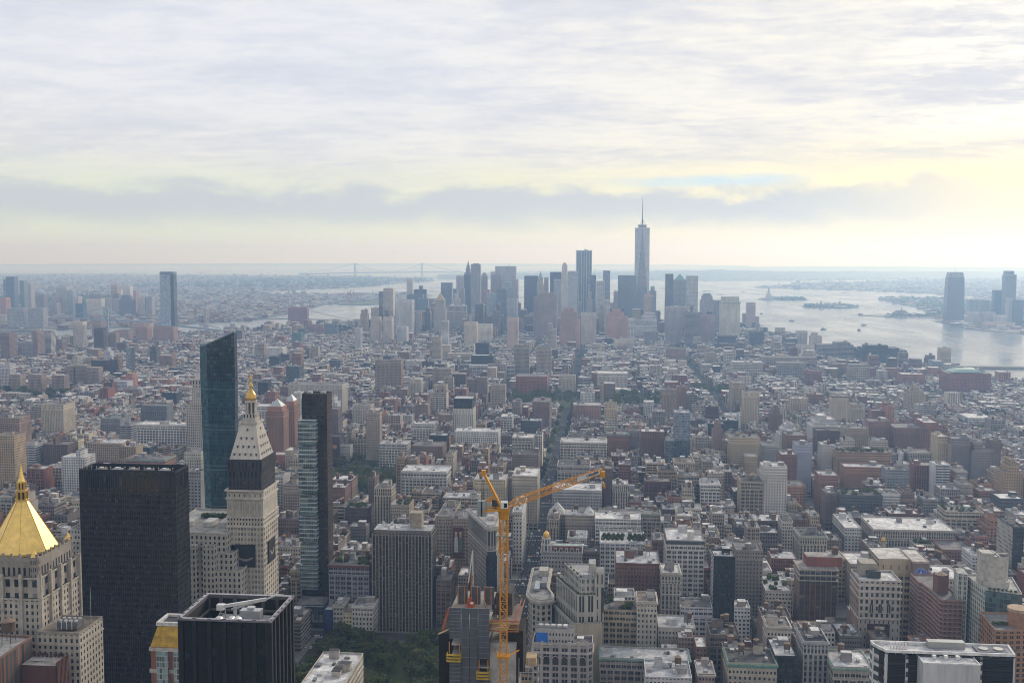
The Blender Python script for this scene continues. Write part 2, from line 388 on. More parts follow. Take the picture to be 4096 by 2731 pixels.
def pieces(rng, wx, wy, H, sty, side=None, back=None, roof=None, tiers=None, cornice=None, ccol=None, tanks=0, bulk=1, units=2,
           para=1.1, lod=0, green=False, belt=0, base=None):
    """an ordinary flat-roofed building round its base centre: yields (part, parent part, MB)"""
    out = []
    side = side or sty; back = back or side
    tiers = tiers or [(0, 0, 0, 0, H)]      # (left, right, front, back inset, top)
    wl, rf = MB(), MB(); z0 = 0.0; seed = rng.uniform(0, 999)
    roof = roof or GREY
    x0, x1, y0, y1 = -wx / 2, wx / 2, -wy / 2, wy / 2
    for k, (l, r_, f, b_, zt) in enumerate(tiers):
        X0, X1, Y0, Y1 = x0 + l, x1 - r_, y0 + f, y1 - b_
        P = [(X0, Y0), (X1, Y0), (X1, Y1), (X0, Y1)]
        S = {0: sty, 1: side, 2: back, 3: side}
        if base and k == 0:
            wl.poly_walls(P, 0, base[0], base[1], seed); wl.poly_walls(P, base[0], zt, sty, seed, styles=S)
        elif lod < 2 and len(tiers) == 1 and zt > 20 and .3 < sty.ww < .8:      # shop floors, shaft and a lighter top storey pair
            b_s, t_s = sty.but(bay=5.2, flo=4.2, ww=.76, wh=.68, mul=.05), sty.but(col=tuple(min(.7, q * 1.16) for q in sty.col), ww=sty.ww * 1.14, wh=sty.wh * .86, bay=sty.bay * .8)
            wl.poly_walls(P, 0, 8.4, b_s, seed); wl.poly_walls(P, 8.4, zt - 7.6, sty, seed, styles=S); wl.poly_walls(P, zt - 7.6, zt, t_s, seed, styles={q: S[q] for q in (1, 2, 3) if S[q].ww == 0}); wl.band(P, zt - 7.9, zt - 7.3, .3, P_, t_s.col)
        else: wl.poly_walls(P, z0, zt, sty, seed, styles=S)
        if lod < 2:
            Q = offset(P, -0.4); bl = sty.but(**BLANK)
            wl.poly_walls(P, zt, zt + para, bl, seed)
            for i in range(4):
                j = (i + 1) % 4
                wl.face([(*P[i], zt + para), (*P[j], zt + para), (*Q[j], zt + para), (*Q[i], zt + para)], P_, ccol or tuple(min(.7, q * 1.25) for q in sty.col))
                wl.face([(*Q[j], zt), (*Q[i], zt), (*Q[i], zt + para), (*Q[j], zt + para)], P_, sty.col)
            rf.cap(Q, zt, R_, roof)
        else: rf.cap(P, zt, R_, roof)
        z0 = zt
    out.append(('wall', None, wl)); out.append(('roof', None, rf))
    l, r_, f, b_, zt = tiers[-1]; X0, X1, Y0, Y1 = x0 + l, x1 - r_, y0 + f, y1 - b_
    if cornice and lod < 2:
        c = MB(); P = [(x0 + tiers[0][0], y0 + tiers[0][2]), (x1 - tiers[0][1], y0 + tiers[0][2]), (x1 - tiers[0][1], y1), (x0 + tiers[0][0], y1)]
        z = tiers[0][4]
        if lod == 0:
            c.band(P, z - cornice * 1.3, z - cornice * .5, 0.35, P_, ccol or sty.col); c.band(P, z - cornice * .5, z + .25, 0.9, P_, ccol or sty.col)
        else: c.band(P, z - cornice, z + .25, 0.8, P_, ccol or sty.col)
        out.append(('cornice', None, c))
    if belt and lod == 0:
        c = MB(); P = [(x0, y0), (x1, y0), (x1, y1), (x0, y1)]
        for z in ([belt] if not isinstance(belt, (list, tuple)) else belt): c.band(P, z - .5, z + .3, 0.45, P_, ccol or tuple(q * 1.1 for q in sty.col))
        out.append(('belt_course', None, c))
    W, D = X1 - X0 - 2, Y1 - Y0 - 2
    if W > 3 and D > 3:
        for k in range(bulk):
            bw, bd, bh = min(W * .7, rng.uniform(3.5, 8)), min(D * .7, rng.uniform(3.5, 8)), rng.uniform(3, 6)
            bx, by = rng.uniform(X0 + 1, X1 - 1 - bw), rng.uniform(Y0 + 1 + D * .15, Y1 - 1 - bd)
            m = MB(); t = rng.choice([sty.col, sty.col, (0.36, 0.33, 0.31), (0.25, 0.24, 0.24), (.5, .5, .5)])
            m.box(bx, bx + bw, by, by + bd, zt, zt + bh, P_, t); m.box(bx - .1, bx + bw + .1, by - .1, by + bd + .1, zt + bh, zt + bh + .2, R_, rng.choice([WHITE, GREY, TAR, SILVER]))
            out.append(('bulkhead', None, m))
        for k in range(tanks):
            cx, cy = rng.uniform(X0 + 3, X1 - 3) if W > 6 else (X0 + X1) / 2, rng.uniform(Y0 + 3, Y1 - 3) if D > 6 else (Y0 + Y1) / 2
            if lod == 0:
                st, b, r = tank_parts(rng, cx, cy, zt)
                out.append(('water_tank', None, b)); out.append(('tank_roof', 'water_tank', r)); out.append(('tank_stand', 'water_tank', st))
            else:
                b = MB(); t = rng.uniform(.7, 1.3); b.cyl(cx, cy, 2, 2, zt + 2.5, zt + 6.5, 7, P_, tuple(q * t for q in TANK), False); b.cyl(cx, cy, 2.2, 0, zt + 6.5, zt + 7.9, 7, P_, tuple(q * t for q in TANKROOF))
                b.box(cx - 1.5, cx + 1.5, cy - 1.5, cy + 1.5, zt, zt + 2.5, P_, (0.07, 0.07, 0.07)); out.append(('water_tank', None, b))
        for k in range(units):
            m = MB(); uw, ud, uh = rng.uniform(1.2, 3.5), rng.uniform(1.2, 4), rng.uniform(.8, 2.2)
            cx, cy = rng.uniform(X0 + 1, max(X0 + 1.1, X1 - 1 - uw)), rng.uniform(Y0 + 1, max(Y0 + 1.1, Y1 - 1 - ud))
            q = rng.choice([.55, .42, .3, .18, .1]); m.box(cx, cx + uw, cy, cy + ud, zt + .25, zt + .25 + uh, M_ if q > .3 else P_, (q, q, q * 1.03))
            out.append(('rooftop_unit', None, m))
        if green:
            m = MB(); leaf_blobs(m, rng, [(rng.uniform(X0 + 2, X1 - 2), rng.uniform(Y0 + 1, Y1 - 1), zt + 1.6, rng.uniform(1.2, 2.4)) for _ in range(int(W * .5) + 2)], 60, .7)
            out.append(('roof_garden', None, m))
    return out

def leaf_blobs(m, rng, blobs, n, size, mat=0):
    for (bx, by, bz, br) in blobs:
        for _ in range(n):
            while True:
                p = Vector((rng.uniform(-1, 1), rng.uniform(-1, 1), rng.uniform(-1, 1)))
                if .25 < p.length < 1: break
            q = p.normalized(); p = Vector((bx, by, bz)) + p * br
            a = Vector((rng.gauss(0, 1), rng.gauss(0, 1), rng.gauss(0, 1))); nrm = (q + a * .55).normalized()
            t = nrm.cross(Vector((.3, .2, 1))).normalized() * size * rng.uniform(.6, 1.3); b = nrm.cross(t).normalized() * size * rng.uniform(.5, 1.1)
            m.face([tuple(p - t - b), tuple(p + t - b * .6), tuple(p + t + b), tuple(p - t * .6 + b)], 6, (0.05, 0.07, 0.03))
MATS.extend([MAT_LEAF, MAT_LEAF2])

def make(name, label, loc, parts, rz=0.0, cat='building', group=None):
    root = thing(name, label, cat, loc, rz, group); last = {}
    for part, par, mb in parts:
        if not mb.f: continue
        o = mb.build(part, last.get(par, root)); last[part] = o
        if part in ('roof_garden', 'planting'): o['kind'] = 'stuff'
    return root
# ------------------------------------------------------------------ water, land, hills
from mathutils.geometry import delaunay_2d_cdt
def inside(x, y, poly):
    c = False; n = len(poly); j = n - 1
    for i in range(n):
        xi, yi = poly[i]; xj, yj = poly[j]
        if (yi > y) != (yj > y) and x < (xj - xi) * (y - yi) / (yj - yi) + xi: c = not c
        j = i
    return c
def ground_mat(name, cols, scale, rough=0.9):
    m, t, b = new_mat(name)
    pos = t.node('ShaderNodeNewGeometry').outputs['Position']
    n = t.noise(pos, scale, 6.0, 0.7); n2 = t.noise(pos, scale * 7.3, 4.0, 0.7)
    c = t.mix(t.ramp(n, 0.38, 0.62), cols[0], cols[1]); c = t.mix(t.ramp(n2, 0.50, 0.66), c, cols[2])
    t.put(b.inputs['Base Color'], c); b.inputs['Roughness'].default_value = rough
    b.inputs['Specular IOR Level'].default_value = 0.2
    return m
def sheet(name, poly, dz, mat, step=1500.0):
    pts = [Vector(p) for p in poly]; n = len(pts); edges = [(i, (i + 1) % n) for i in range(n)]
    xs = [p[0] for p in poly]; ys = [p[1] for p in poly]
    gx = min(xs) + step * .5
    while gx < max(xs):
        gy = min(ys) + step * .5
        while gy < max(ys):
            if inside(gx, gy, poly): pts.append(Vector((gx, gy)))
            gy += step
        gx += step
    v, e, f, *_ = delaunay_2d_cdt(pts, edges, [], 1, 1e-4)
    me = bpy.data.meshes.new(name)
    fs = [tuple(q) if ((v[q[1]] - v[q[0]]).cross(v[q[2]] - v[q[0]])) > 0 else tuple(reversed(q)) for q in f]
    me.from_pydata([(p.x, p.y, dz + drop(p.x, p.y)) for p in v], [], fs); me.materials.append(mat)
    o = bpy.data.objects.new(name, me); COL.objects.link(o)
    return tag(o, kind='structure')

def water_mat():
    m, t, b = new_mat('harbour_water')
    pos = t.node('ShaderNodeNewGeometry').outputs['Position']
    x, y, z = t.xyz(pos)
    v = t.vec(t.m('MULTIPLY', x, 1.0), t.m('MULTIPLY', y, 0.35), 0.0)
    n = t.noise(v, 0.004, 5.0, 0.65); n2 = t.noise(v, 0.05, 3.0, 0.6)
    b.inputs['Base Color'].default_value = (0.10, 0.115, 0.125, 1)
    t.put(b.inputs['Roughness'], t.ramp(n, 0.35, 0.65, 0.16, 0.30))
    b.inputs['IOR'].default_value = 1.33; b.inputs['Specular IOR Level'].default_value = 0.5
    bp = t.node('ShaderNodeBump'); bp.inputs['Strength'].default_value = 0.5; bp.inputs['Distance'].default_value = 2.0
    t.put(bp.inputs['Height'], t.m('ADD', t.m('MULTIPLY', n2, 0.5), n)); t.l.new(bp.outputs[0], b.inputs['Normal'])
    return m
FAR = 42000.0
WAT = water_mat()
sheet('water', [(-26000, -900), (16000, -900), (34000, 20000), (30000, FAR), (-34000, FAR), (-34000, 14000)], 0.0, WAT, 1800.0)

MANH = [LL(*p) for p in [(40.7600, -74.0030), (40.7480, -74.0085), (40.7420, -74.0098), (40.7370, -74.0108), (40.7300, -74.0118), (40.7215, -74.0135),
    (40.7190, -74.0165), (40.7130, -74.0178), (40.7060, -74.0193), (40.7012, -74.0165), (40.7008, -74.0115), (40.7060, -74.0020), (40.7085, -73.9985),
    (40.7100, -73.9905), (40.7100, -73.9800), (40.7105, -73.9765), (40.7180, -73.9735), (40.7280, -73.9715), (40.7350, -73.9735), (40.7440, -73.9705), (40.7600, -73.9580)]]
BKLN = [LL(*p) for p in [(40.7600, -73.9400), (40.7370, -73.9620), (40.7200, -73.9650), (40.7110, -73.9690), (40.7030, -73.9720), (40.7055, -73.9830), (40.7045, -73.9900),
    (40.7020, -73.9965), (40.6960, -74.0010), (40.6890, -74.0050), (40.6840, -74.0120), (40.6780, -74.0190), (40.6725, -74.0185), (40.6720, -74.0070), (40.6660, -74.0050),
    (40.6580, -74.0190), (40.6460, -74.0290), (40.6380, -74.0380), (40.6240, -74.0420), (40.6090, -74.0370), (40.6000, -74.0190), (40.5850, -74.0000),
    (40.5720, -74.0080), (40.5715, -73.9500), (40.5750, -73.9300), (40.5800, -73.8300), (40.7400, -73.7500)]]
STAT = [LL(*p) for p in [(40.6440, -74.0720), (40.6250, -74.0720), (40.6030, -74.0550), (40.5900, -74.0650), (40.5650, -74.0950), (40.5300, -74.1600), (40.5000, -74.2500), (40.5600, -74.2300), (40.6350, -74.2000), (40.6430, -74.1500), (40.6480, -74.0900)]]
NJ = [LL(40.7600, -74.0180), LL(40.7520, -74.0240), LL(40.7350, -74.0280), (1720, 4200), (1698, 4493), (1586, 4781), (1602, 5062), (1597, 5376), (1690, 5440), (1648, 5669), (1458, 5679), (1303, 5857), (1460, 5850), (1720, 5790), (1860, 6300), (1917, 6709), (1950, 7300), (2005, 8102), (2268, 8307), (2525, 8172), (3010, 8565), (2802, 9073), (2622, 9675), (2230, 10190), (1945, 10363), (1557, 10721), (1535, 11161), (1900, 11600), (2282, 13015), (2900, 13300)] + [LL(*p) for p in [(40.6420, -74.1450), (40.6480, -74.1650), (40.6380, -74.2000), (40.5600, -74.2450), (40.4900, -74.2700), (40.4500, -74.2000), (40.5300, -74.6500), (40.7800, -74.6500), (40.8000, -74.0150)]]
MAT_LAND = ground_mat('town_land', ((0.10, 0.115, 0.075), (0.19, 0.18, 0.165), (0.26, 0.25, 0.24)), 0.0022)
MAT_PARK = ground_mat('park_land', ((0.05, 0.075, 0.025), (0.09, 0.11, 0.04), (0.12, 0.12, 0.06)), 0.006)
MAT_ASPH = ground_mat('asphalt', ((0.045, 0.045, 0.048), (0.06, 0.06, 0.062), (0.075, 0.074, 0.072)), 0.08)
MAT_PAVE = ground_mat('pavement', ((0.16, 0.155, 0.15), (0.20, 0.195, 0.185), (0.12, 0.115, 0.11)), 0.12)
MAT_HILL = ground_mat('wooded_hill', ((0.05, 0.075, 0.045), (0.09, 0.10, 0.08), (0.20, 0.19, 0.18)), 0.0016)
sheet('ground', MANH, 1.0, MAT_ASPH, 900.0)
sheet('land', BKLN, 2.0, MAT_LAND)
sheet('land', STAT, 2.0, MAT_LAND)
sheet('land', NJ, 2.0, MAT_LAND)

def ridge(name, pts, width, mat, rough=0.25, seed=1):
    """a long low hill: crest through pts (x, y, height), falling away on both sides"""
    rng = random.Random(seed); rows = []
    for i in range(len(pts) - 1):
        for k in range(14):
            t = k / 14.0; a, b = pts[i], pts[i + 1]
            rows.append([a[j] + (b[j] - a[j]) * t for j in range(3)])
    rows.append(list(pts[-1])); V, Fc = [], []; n = 0.0
    for i, (x, y, h) in enumerate(rows):
        n = n * .7 + rng.uniform(-1, 1) * rough * .5
        d = math.hypot(x, y); ux, uy = x / d, y / d; hh = h * (1 + n)
        prof = [(-1, 0), (-.6, .35), (-.25, .82), (0, 1), (.3, .7), (1, 0)]
        for q, hk in prof:
            px, py = x + ux * q * width, y + uy * q * width
            V.append((px, py, drop(px, py) + (hh * hk * rng.uniform(.93, 1.07) if hk else -4)))
    for i in range(len(rows) - 1):
        for k in range(5):
            a = i * 6 + k; Fc.append((a, a + 6, a + 7, a + 1))
    me = bpy.data.meshes.new(name); me.from_pydata(V, [], Fc); me.materials.append(mat)
    o = bpy.data.objects.new(name, me); COL.objects.link(o); tag(o, kind='structure')
def pol(u, dist):
    X, Y, _ = ray(u, 1100); k = dist / math.hypot(X, Y); return X * k, Y * k
ridge('hills', [(*pol(1750, 16000), 15), (*pol(2050, 16500), 42), (*pol(2400, 17000), 60), (*pol(2650, 17000), 88), (*pol(2850, 17000), 104), (*pol(3050, 17500), 92), (*pol(3300, 18500), 74), (*pol(3600, 20500), 66), (*pol(4200, 23000), 60)], 2600, MAT_HILL, .10, 3)
ridge('hills', [(*pol(-300, 37500), 40), (*pol(400, 37500), 62), (*pol(1100, 37000), 80), (*pol(1800, 37000), 95), (*pol(2400, 37000), 80), (*pol(3000, 37000), 60)], 1500, MAT_HILL, .06, 5)
ridge('hills', [(*pol(2800, 32000), 30), (*pol(3400, 31000), 85), (*pol(4300, 30000), 100)], 2500, MAT_HILL, .05, 6)
PARKS = [rect_ for rect_ in ([(-216, 604), (-98, 604), (-92, 700), (-98, 846), (-216, 832)], [(-392, 1335), (-262, 1335), (-262, 1500), (-392, 1560)], [(-196, 2190), (118, 2190), (118, 2345), (-196, 2345)],
         [(-1345, 2225), (-1150, 2130), (-1150, 2215), (-1345, 2330)], [(205, 2370), (295, 2370), (295, 2480), (205, 2480)], [(-58, 846), (-86, 846), (-128, 846), (-128, 925), (-98, 870)])]
# ------------------------------------------------------------------ picked-out buildings, surveyed from the photograph
# region of the survey: x0, y0 in photograph pixels and enlargement
REG = {'A': (0, 1800, 1.6846), 'B': (1024, 1800, 1.6846), 'C': (2048, 1800, 1.6846), 'D': (3072, 1800, 1.6846), 'E': (0, 1000, 1.7422), 'F': (1024, 1000, 1.7422),
       'G': (2048, 1000, 1.7422), 'H': (3072, 1000, 1.7422), 'O': (0, 0, 0.57422), 'W': (2200, 760, 2.9043), 'V': (1350, 1020, 2.6133), 'J': (3500, 1020, 3.9195),
       'M': (700, 1280, 2.1785), 'K': (1750, 1850, 1.78), 'P': (0, 2000, 2.145), 'Q': (800, 2000, 2.145), 'S': (2400, 2000, 2.145), 'T': (3200, 2000, 2.145),
       'X': (2400, 1500, 2.613), 'Y': (3246, 1500, 2.613), 'L': (0, 1050, 3.36), 'N': (2900, 1050, 2.94), 'U': (1750, 2300, 3.6375), 'AA': (650, 2250, 3.26), 'AB': (2100, 2080, 2.7517), 'AC': (1850, 1850, 3.92), 'AD': (1750, 2300, 3.36)}
def src(r, x, y): a, b, s = REG[r]; return a + x / s, b + y / s
def seen_z(r, x, y, z): return at_z(*src(r, x, y), z)
def seen_y(r, x, y, Y): return at_y(*src(r, x, y), Y)
TB = Sty((0.36, 0.31, 0.25), 2.8, 3.3, .44, .5)                         # tan brick
YB = Sty((0.46, 0.38, 0.27), 2.8, 3.3, .44, .48)                        # yellow brick
RB = Sty((0.25, 0.13, 0.10), 2.9, 3.3, .42, .5)                         # red brick
OB = Sty((0.36, 0.20, 0.13), 3.4, 3.3, .5, .5)                          # orange brick
BB = Sty((0.20, 0.145, 0.125), 2.8, 3.4, .42, .5)                       # brown brick
GB = Sty((0.25, 0.225, 0.21), 2.8, 3.3, .45, .5)                        # grey-brown brick
WB = Sty((0.56, 0.56, 0.57), 3.0, 3.2, .48, .5)                         # white brick
LS = Sty((0.44, 0.41, 0.36), 3.0, 3.9, .42, .52)                        # limestone
LW = Sty((0.38, 0.35, 0.31), 4.6, 4.1, .72, .58, .8, .06)               # loft, wide windows
TW = Sty((0.37, 0.31, 0.22), 5.4, 4.2, .74, .56, .9, .05)               # tan frame, wide dark windows
WG = Sty((0.60, 0.59, 0.56), 4.6, 4.0, .70, .56, .9, .05)               # white frame, wide windows
PW = Sty((0.40, 0.37, 0.33), 3.0, 3.9, .5, .66, .55)                    # piers
RW = Sty((0.52, 0.52, 0.53), 9.0, 3.3, .94, .46)                        # white ribbon windows
DR = Sty((0.13, 0.13, 0.14), 9.0, 3.6, .94, .5)                         # dark ribbon windows
GL = Sty((0.10, 0.125, 0.14), 1.6, 3.8, .86, .80, .7, 0, (.05, .075, .09))   # blue-grey glass
DG = Sty((0.045, 0.05, 0.055), 1.6, 3.7, .84, .70, .8, 0, (.025, .032, .038))  # dark glass
PG = Sty((0.26, 0.31, 0.36), 1.7, 3.6, .84, .72, .7, 0, (.13, .17, .21))       # pale glass
CN = Sty((0.36, 0.35, 0.34), 3.2, 3.4, .5, .5)                          # concrete grey
SL = Sty((0.085, 0.09, 0.10), 3.6, 3.6, .5, .5)                         # dark slate brick
STY = dict(TB=TB, YB=YB, RB=RB, OB=OB, BB=BB, GB=GB, WB=WB, LS=LS, LW=LW, TW=TW, WG=WG, PW=PW, RW=RW, DR=DR, GL=GL, DG=DG, PG=PG, CN=CN, SL=SL)
RFC = dict(w=WHITE, g=GREY, t=TAR, s=SILVER, b=(.22, .17, .14))
def spot(r, xl, xr, y, H):
    """plan of the front wall: x0, x1, y and height of its roof line"""
    if isinstance(H, str):
        Y = float(H[1:]); a = seen_y(r, xl, y, Y); b = seen_y(r, xr, y, Y); return a[0], b[0], Y, (a[1] + b[1]) / 2 - drop(a[0], Y)
    a = seen_z(r, xl, y, H + 1.1); b = seen_z(r, xr, y, H + 1.1); Y = (a[1] + b[1]) / 2
    return a[0] * Y / a[1], b[0] * Y / b[1], Y, H
def settle(r, xl, xr, y, H, dep):
    """as spot, but moved or trimmed clear of what already stands there"""
    x0, x1, Y, h = spot(r, xl, xr, y, H); xm = (x0 + x1) / 2
    for _ in range(6):
        for a in FOOT:
            ox, oy = min(x1, a[1]) - max(x0, a[0]), min(Y + dep, a[3]) - max(Y, a[2])
            if ox <= .05 or oy <= .05: continue
            if ox < .45 * (x1 - x0) and (ox < oy or ox < 5):
                if x0 < a[0]: x1 = a[0] - .1
                else: x0 = a[1] + .1
            elif Y < a[2] and a[2] - Y > 6: dep = a[2] - Y - .2
            else:
                n = a[3] + .2; k = n / Y; x0, x1 = x0 * k, x1 * k; h = EYE - (EYE - h) * k; Y = n
            break
        else: break
    return x0, x1, Y, h, dep
PICK = {}; ROOT = {}
def pick(r, xl, xr, y, H, dep, sty, rf, name, label, side=None, cat='building', rgb=None, **kw):
    x0, x1, Y, h, dep = settle(r, xl, xr, y, H, dep)
    st = STY[sty]
    if rgb: st = st.but(col=rgb)
    if Y > 3300: st = st.but(col=tuple(min(.6, c * 1.45) for c in st.col), gls=tuple(c * 1.9 for c in st.gls))  # far towers: walls and glass paled, haze painted into their colour
    sd = st if side is None else (st.but(**BLANK) if side == 'blank' else STY[side])
    rng = random.Random(label); cx, cy = (x0 + x1) / 2, Y + dep / 2
    lod = 0 if Y < 1150 else 1
    far = Y > 3300
    d = dict(tanks=0, bulk=1, units=4 if Y < 1150 else 0)
    if far: d = dict(tanks=0, bulk=0, units=0, para=2.0)
    d.update(kw)
    if 'steps' in d:   # list of (fraction of height, left, right, front, back inset)
        d['tiers'] = [(l, r_, f, b, h * q) for q, l, r_, f, b in d.pop('steps')]
    FOOT.append((x0, x1, Y, Y + dep))
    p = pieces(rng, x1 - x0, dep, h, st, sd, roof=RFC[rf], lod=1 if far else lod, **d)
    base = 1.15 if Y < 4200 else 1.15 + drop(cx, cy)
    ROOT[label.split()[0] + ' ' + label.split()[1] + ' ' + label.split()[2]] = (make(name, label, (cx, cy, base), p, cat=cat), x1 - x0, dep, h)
    PICK[label] = (cx, cy, h, src(r, (xl + xr) / 2, y))
# --- bottom right: the blocks west of the avenue, nearest first
pick('T', 30, 245, 1225, 62, 26, 'PW', 't', 'loft_building', 'narrow grey ornate loft with tall arched windows left of the flat white roof', units=4, cornice=1.2, tanks=1, rgb=(.33, .32, .33))
pick('T', 248, 625, 1442, 52, 30, 'LW', 'w', 'loft_building', 'wide pale loft with a flat white roof and metal tank beside the black louvres', tanks=1, cornice=1.1, ccol=(.25, .36, .31))
pick('S', 1500, 1692, 1348, 52, 34, 'DG', 'w', 'loft_building', 'sooty black loft under a white roof with a water tank on tall legs', tanks=1, rgb=(.04, .038, .036), units=3)
pick('S', 1100, 1530, 1412, 50, 28, 'LS', 't', 'loft_building', 'cream arcaded loft with a green copper cornice and cluttered black roof', cornice=1.6, ccol=(.17, .30, .25), tanks=2, units=6, rgb=(.42, .38, .31))
pick('S', 845, 985, 1500, 42, 24, 'BB', 'w', 'loft_building', 'narrow red and cream arched loft with a white roof by the bottom edge', cornice=1.0, ccol=(.5, .46, .42), units=3, rgb=(.27, .19, .17))
pick('S', 390, 790, 1530, 40, 30, 'WB', 's', 'loft_building', 'low whitewashed building with a cluttered pale roof and skylights by the bottom edge', units=9, bulk=3, tanks=1, rgb=(.5, .49, .5))
pick('S', 0, 775, 1372, 40, 22, 'LW', 's', 'loft_building', 'long low loft with a flat silver roof and green trim below the tan grid', units=6, bulk=1, cornice=.9, ccol=(.2, .31, .28), rgb=(.36, .33, .3))
pick('S', 530, 680, 1320, 44, 20, 'BB', 'w', 'loft_building', 'squat loft topped by a bright flat white roof behind the long silver roof', units=1, bulk=0)
pick('S', 825, 915, 1270, 44, 22, 'BB', 'w', 'loft_building', 'small loft with a clean white square roof beside a red stair', units=1, bulk=0, rgb=(.2, .12, .1))
pick('S', 945, 1200, 1165, 46, 26, 'LW', 't', 'loft_building', 'dark loft crowded with three water tanks in front of the black tower', tanks=3, units=6, rgb=(.2, .17, .15))
pick('S', 1060, 1205, 1290, 47, 14, 'BB', 'g', 'loft_building', 'grey roofed brick loft with pipes and a tank between black walls', tanks=1, units=5)
pick('S', 1435, 1640, 1092, 50, 22, 'LS', 'g', 'loft_building', 'cream terracotta loft with three arched bays below two black water tanks', tanks=1, cornice=1.2, rgb=(.5, .45, .39))
pick('S', 1390, 1640, 1010, 52, 22, 'BB', 't', 'loft_building', 'brown loft with a black plant deck and three dark water tanks', tanks=3, units=4, side='blank', rgb=(.22, .17, .15))
pick('S', 500, 820, 1105, 44, 28, 'LS', 'w', 'loft_building', 'broad low loft with two white roof decks and a brown water tank between them', tanks=1, units=3, bulk=2)
pick('S', 640, 825, 1190, 43, 14, 'BB', 'w', 'loft_building', 'low loft with a long white strip roof before the tan grid block', units=2, rgb=(.27, .2, .17))
# tan grid, limestone arch, red block, arched limestone, white office, black tower
pick('S', 22, 316, 955, 58, 22, 'TW', 'g', 'office_block', 'tan block with a grid of wide dark windows right of the stepped terrace tower', units=5, green=True)
pick('S', 318, 490, 882, 66, 24, 'LS', 'b', 'loft_building', 'limestone loft with one big arch and a brown tiled roof deck', cornice=1.2, units=3)
pick('S', 120, 298, 835, 60, 20, 'WB', 'g', 'loft_building', 'whitewashed brick building with few windows left of the red brick block', units=3)
pick('S', 135, 515, 552, 68, 40, 'RB', 's', 'office_block', 'wide dark red brick block with cooling towers on its silver roof', tanks=1, units=6, bulk=3, rgb=(.17, .095, .078))
pick('S', 520, 692, 632, 68, 26, 'PW', 'w', 'loft_building', 'slim limestone loft crowned by a wide arch between red block and white office', cornice=1.4, units=2, bulk=2, belt=[40, 52])
pick('S', 570, 895, 352, 72, 40, 'WG', 'w', 'office_block', 'tall white office with paired windows and a black band under its roof', cornice=2.2, ccol=(.09, .1, .11), bulk=3, units=3, rgb=(.57, .55, .52))
pick('S', 975, 1160, 492, 80, 20, 'DG', 's', 'apartment_tower', 'slim black brick tower with white balcony edges on its right corner', side='RW', units=8, bulk=1, rgb=(.035, .033, .034), base=(16, WG.but(col=(.6, .58, .52))))
pick('S', 1168, 1398, 440, 66, 30, 'GB', 'g', 'office_block', 'grey brown office with a row of dormers directly right of the black tower', units=5, bulk=2, rgb=(.24, .21, .19))
pick('S', 1295, 1642, 785, 38, 46, 'CN', 's', 'office_block', 'low beige building with a planted green roof deck', green=True, units=3, rgb=(.40, .37, .33), bulk=0)
pick('S', 690, 965, 930, 42, 24, 'WG', 'g', 'loft_building', 'low white iron front loft with blue grey windows under a worn tan roof', units=4, rgb=(.55, .55, .58))
pick('S', 1150, 1290, 930, 40, 18, 'WB', 'w', 'loft_building', 'low white building with pale roof hut just right of the black tower', units=3)
pick('S', 0, 390, 382, 54, 44, 'WG', 's', 'office_block', 'black and white grid office with tall trees growing on its roof', units=2, bulk=2, rgb=(.5, .5, .5), base=(42, WG.but(col=(.55, .55, .55))))
# ornate corner by the avenue
pick('C', 195, 470, 690, 46, 28, 'LS', 'b', 'office_block', 'grey granite corner block with dormers and a gold domed turret on the avenue', units=3, cornice=1.1, belt=[30], rgb=(.36, .345, .34))
pick('C', 245, 360, 440, 36, 26, 'TB', 'w', 'loft_building', 'brick corner block under a white steep pyramid roof', bulk=0, side='blank')
pick('C', 362, 555, 445, 42, 28, 'TB', 's', 'loft_building', 'tan pair of loft bays with a white gable next to the pyramid roof', units=3, tanks=1, bulk=2)
pick('C', 560, 870, 470, 46, 30, 'WG', 'w', 'office_block', 'white concrete frame terrace block under a grey box penthouse', units=4, bulk=2)
pick('C', 590, 1000, 432, 50, 20, 'LW', 'g', 'loft_building', 'tan arcaded loft with a green cornice behind the terrace block', cornice=1.1, ccol=(.25, .32, .27), tanks=1, units=4)
pick('C', 270, 605, 275, 52, 40, 'CN', 'w', 'office_block', 'grey netted block with a bright white roof under the crane jib', units=3, bulk=2, rgb=(.33, .33, .34), side='blank')
pick('C', 306, 525, 108, 55, 34, 'LW', 't', 'loft_building', 'pale loft of paired windows on the avenue beyond the netted block', tanks=1, units=5, cornice=1.0, rgb=(.43, .4, .36))
pick('C', 680, 780, 235, 52, 24, 'PW', 'w', 'loft_building', 'pale arched narrow loft right of the crane tip', tanks=1, units=2, cornice=1.0)
pick('C', 622, 680, 132, 62, 24, 'BB', 'g', 'loft_building', 'windowless dark brick chimney block beside the crane tip', bulk=0, side='blank', rgb=(.13, .09, .08))
pick('X', 815, 1038, 1060, 58, 30, 'LW', 'g', 'loft_building', 'brown gridded loft with a blank tan tower and water tank on its roof', tanks=1, bulk=1, units=3, belt=[40], rgb=(.3, .26, .22))
pick('X', 1038, 1258, 1150, 52, 34, 'WG', 's', 'loft_building', 'bright white loft with two rows of square windows', units=3, bulk=2, cornice=1.0, ccol=(.6, .6, .6))
pick('X', 1145, 1302, 1035, 60, 26, 'TB', 'w', 'loft_building', 'beige loft with pairs of windows behind the bright white loft', units=4, bulk=1)
pick('X', 1475, 1708, 1120, 62, 34, 'LW', 't', 'loft_building', 'tan loft with a curved gable and an arcade of arched windows', side='blank', tanks=1, units=3, rgb=(.35, .3, .24), cornice=1.2)
pick('X', 1645, 1958, 965, 78, 26, 'WB', 'w', 'apartment_tower', 'white brick tower with a blank central shaft', rgb=(.58, .56, .53), bulk=2, units=2)
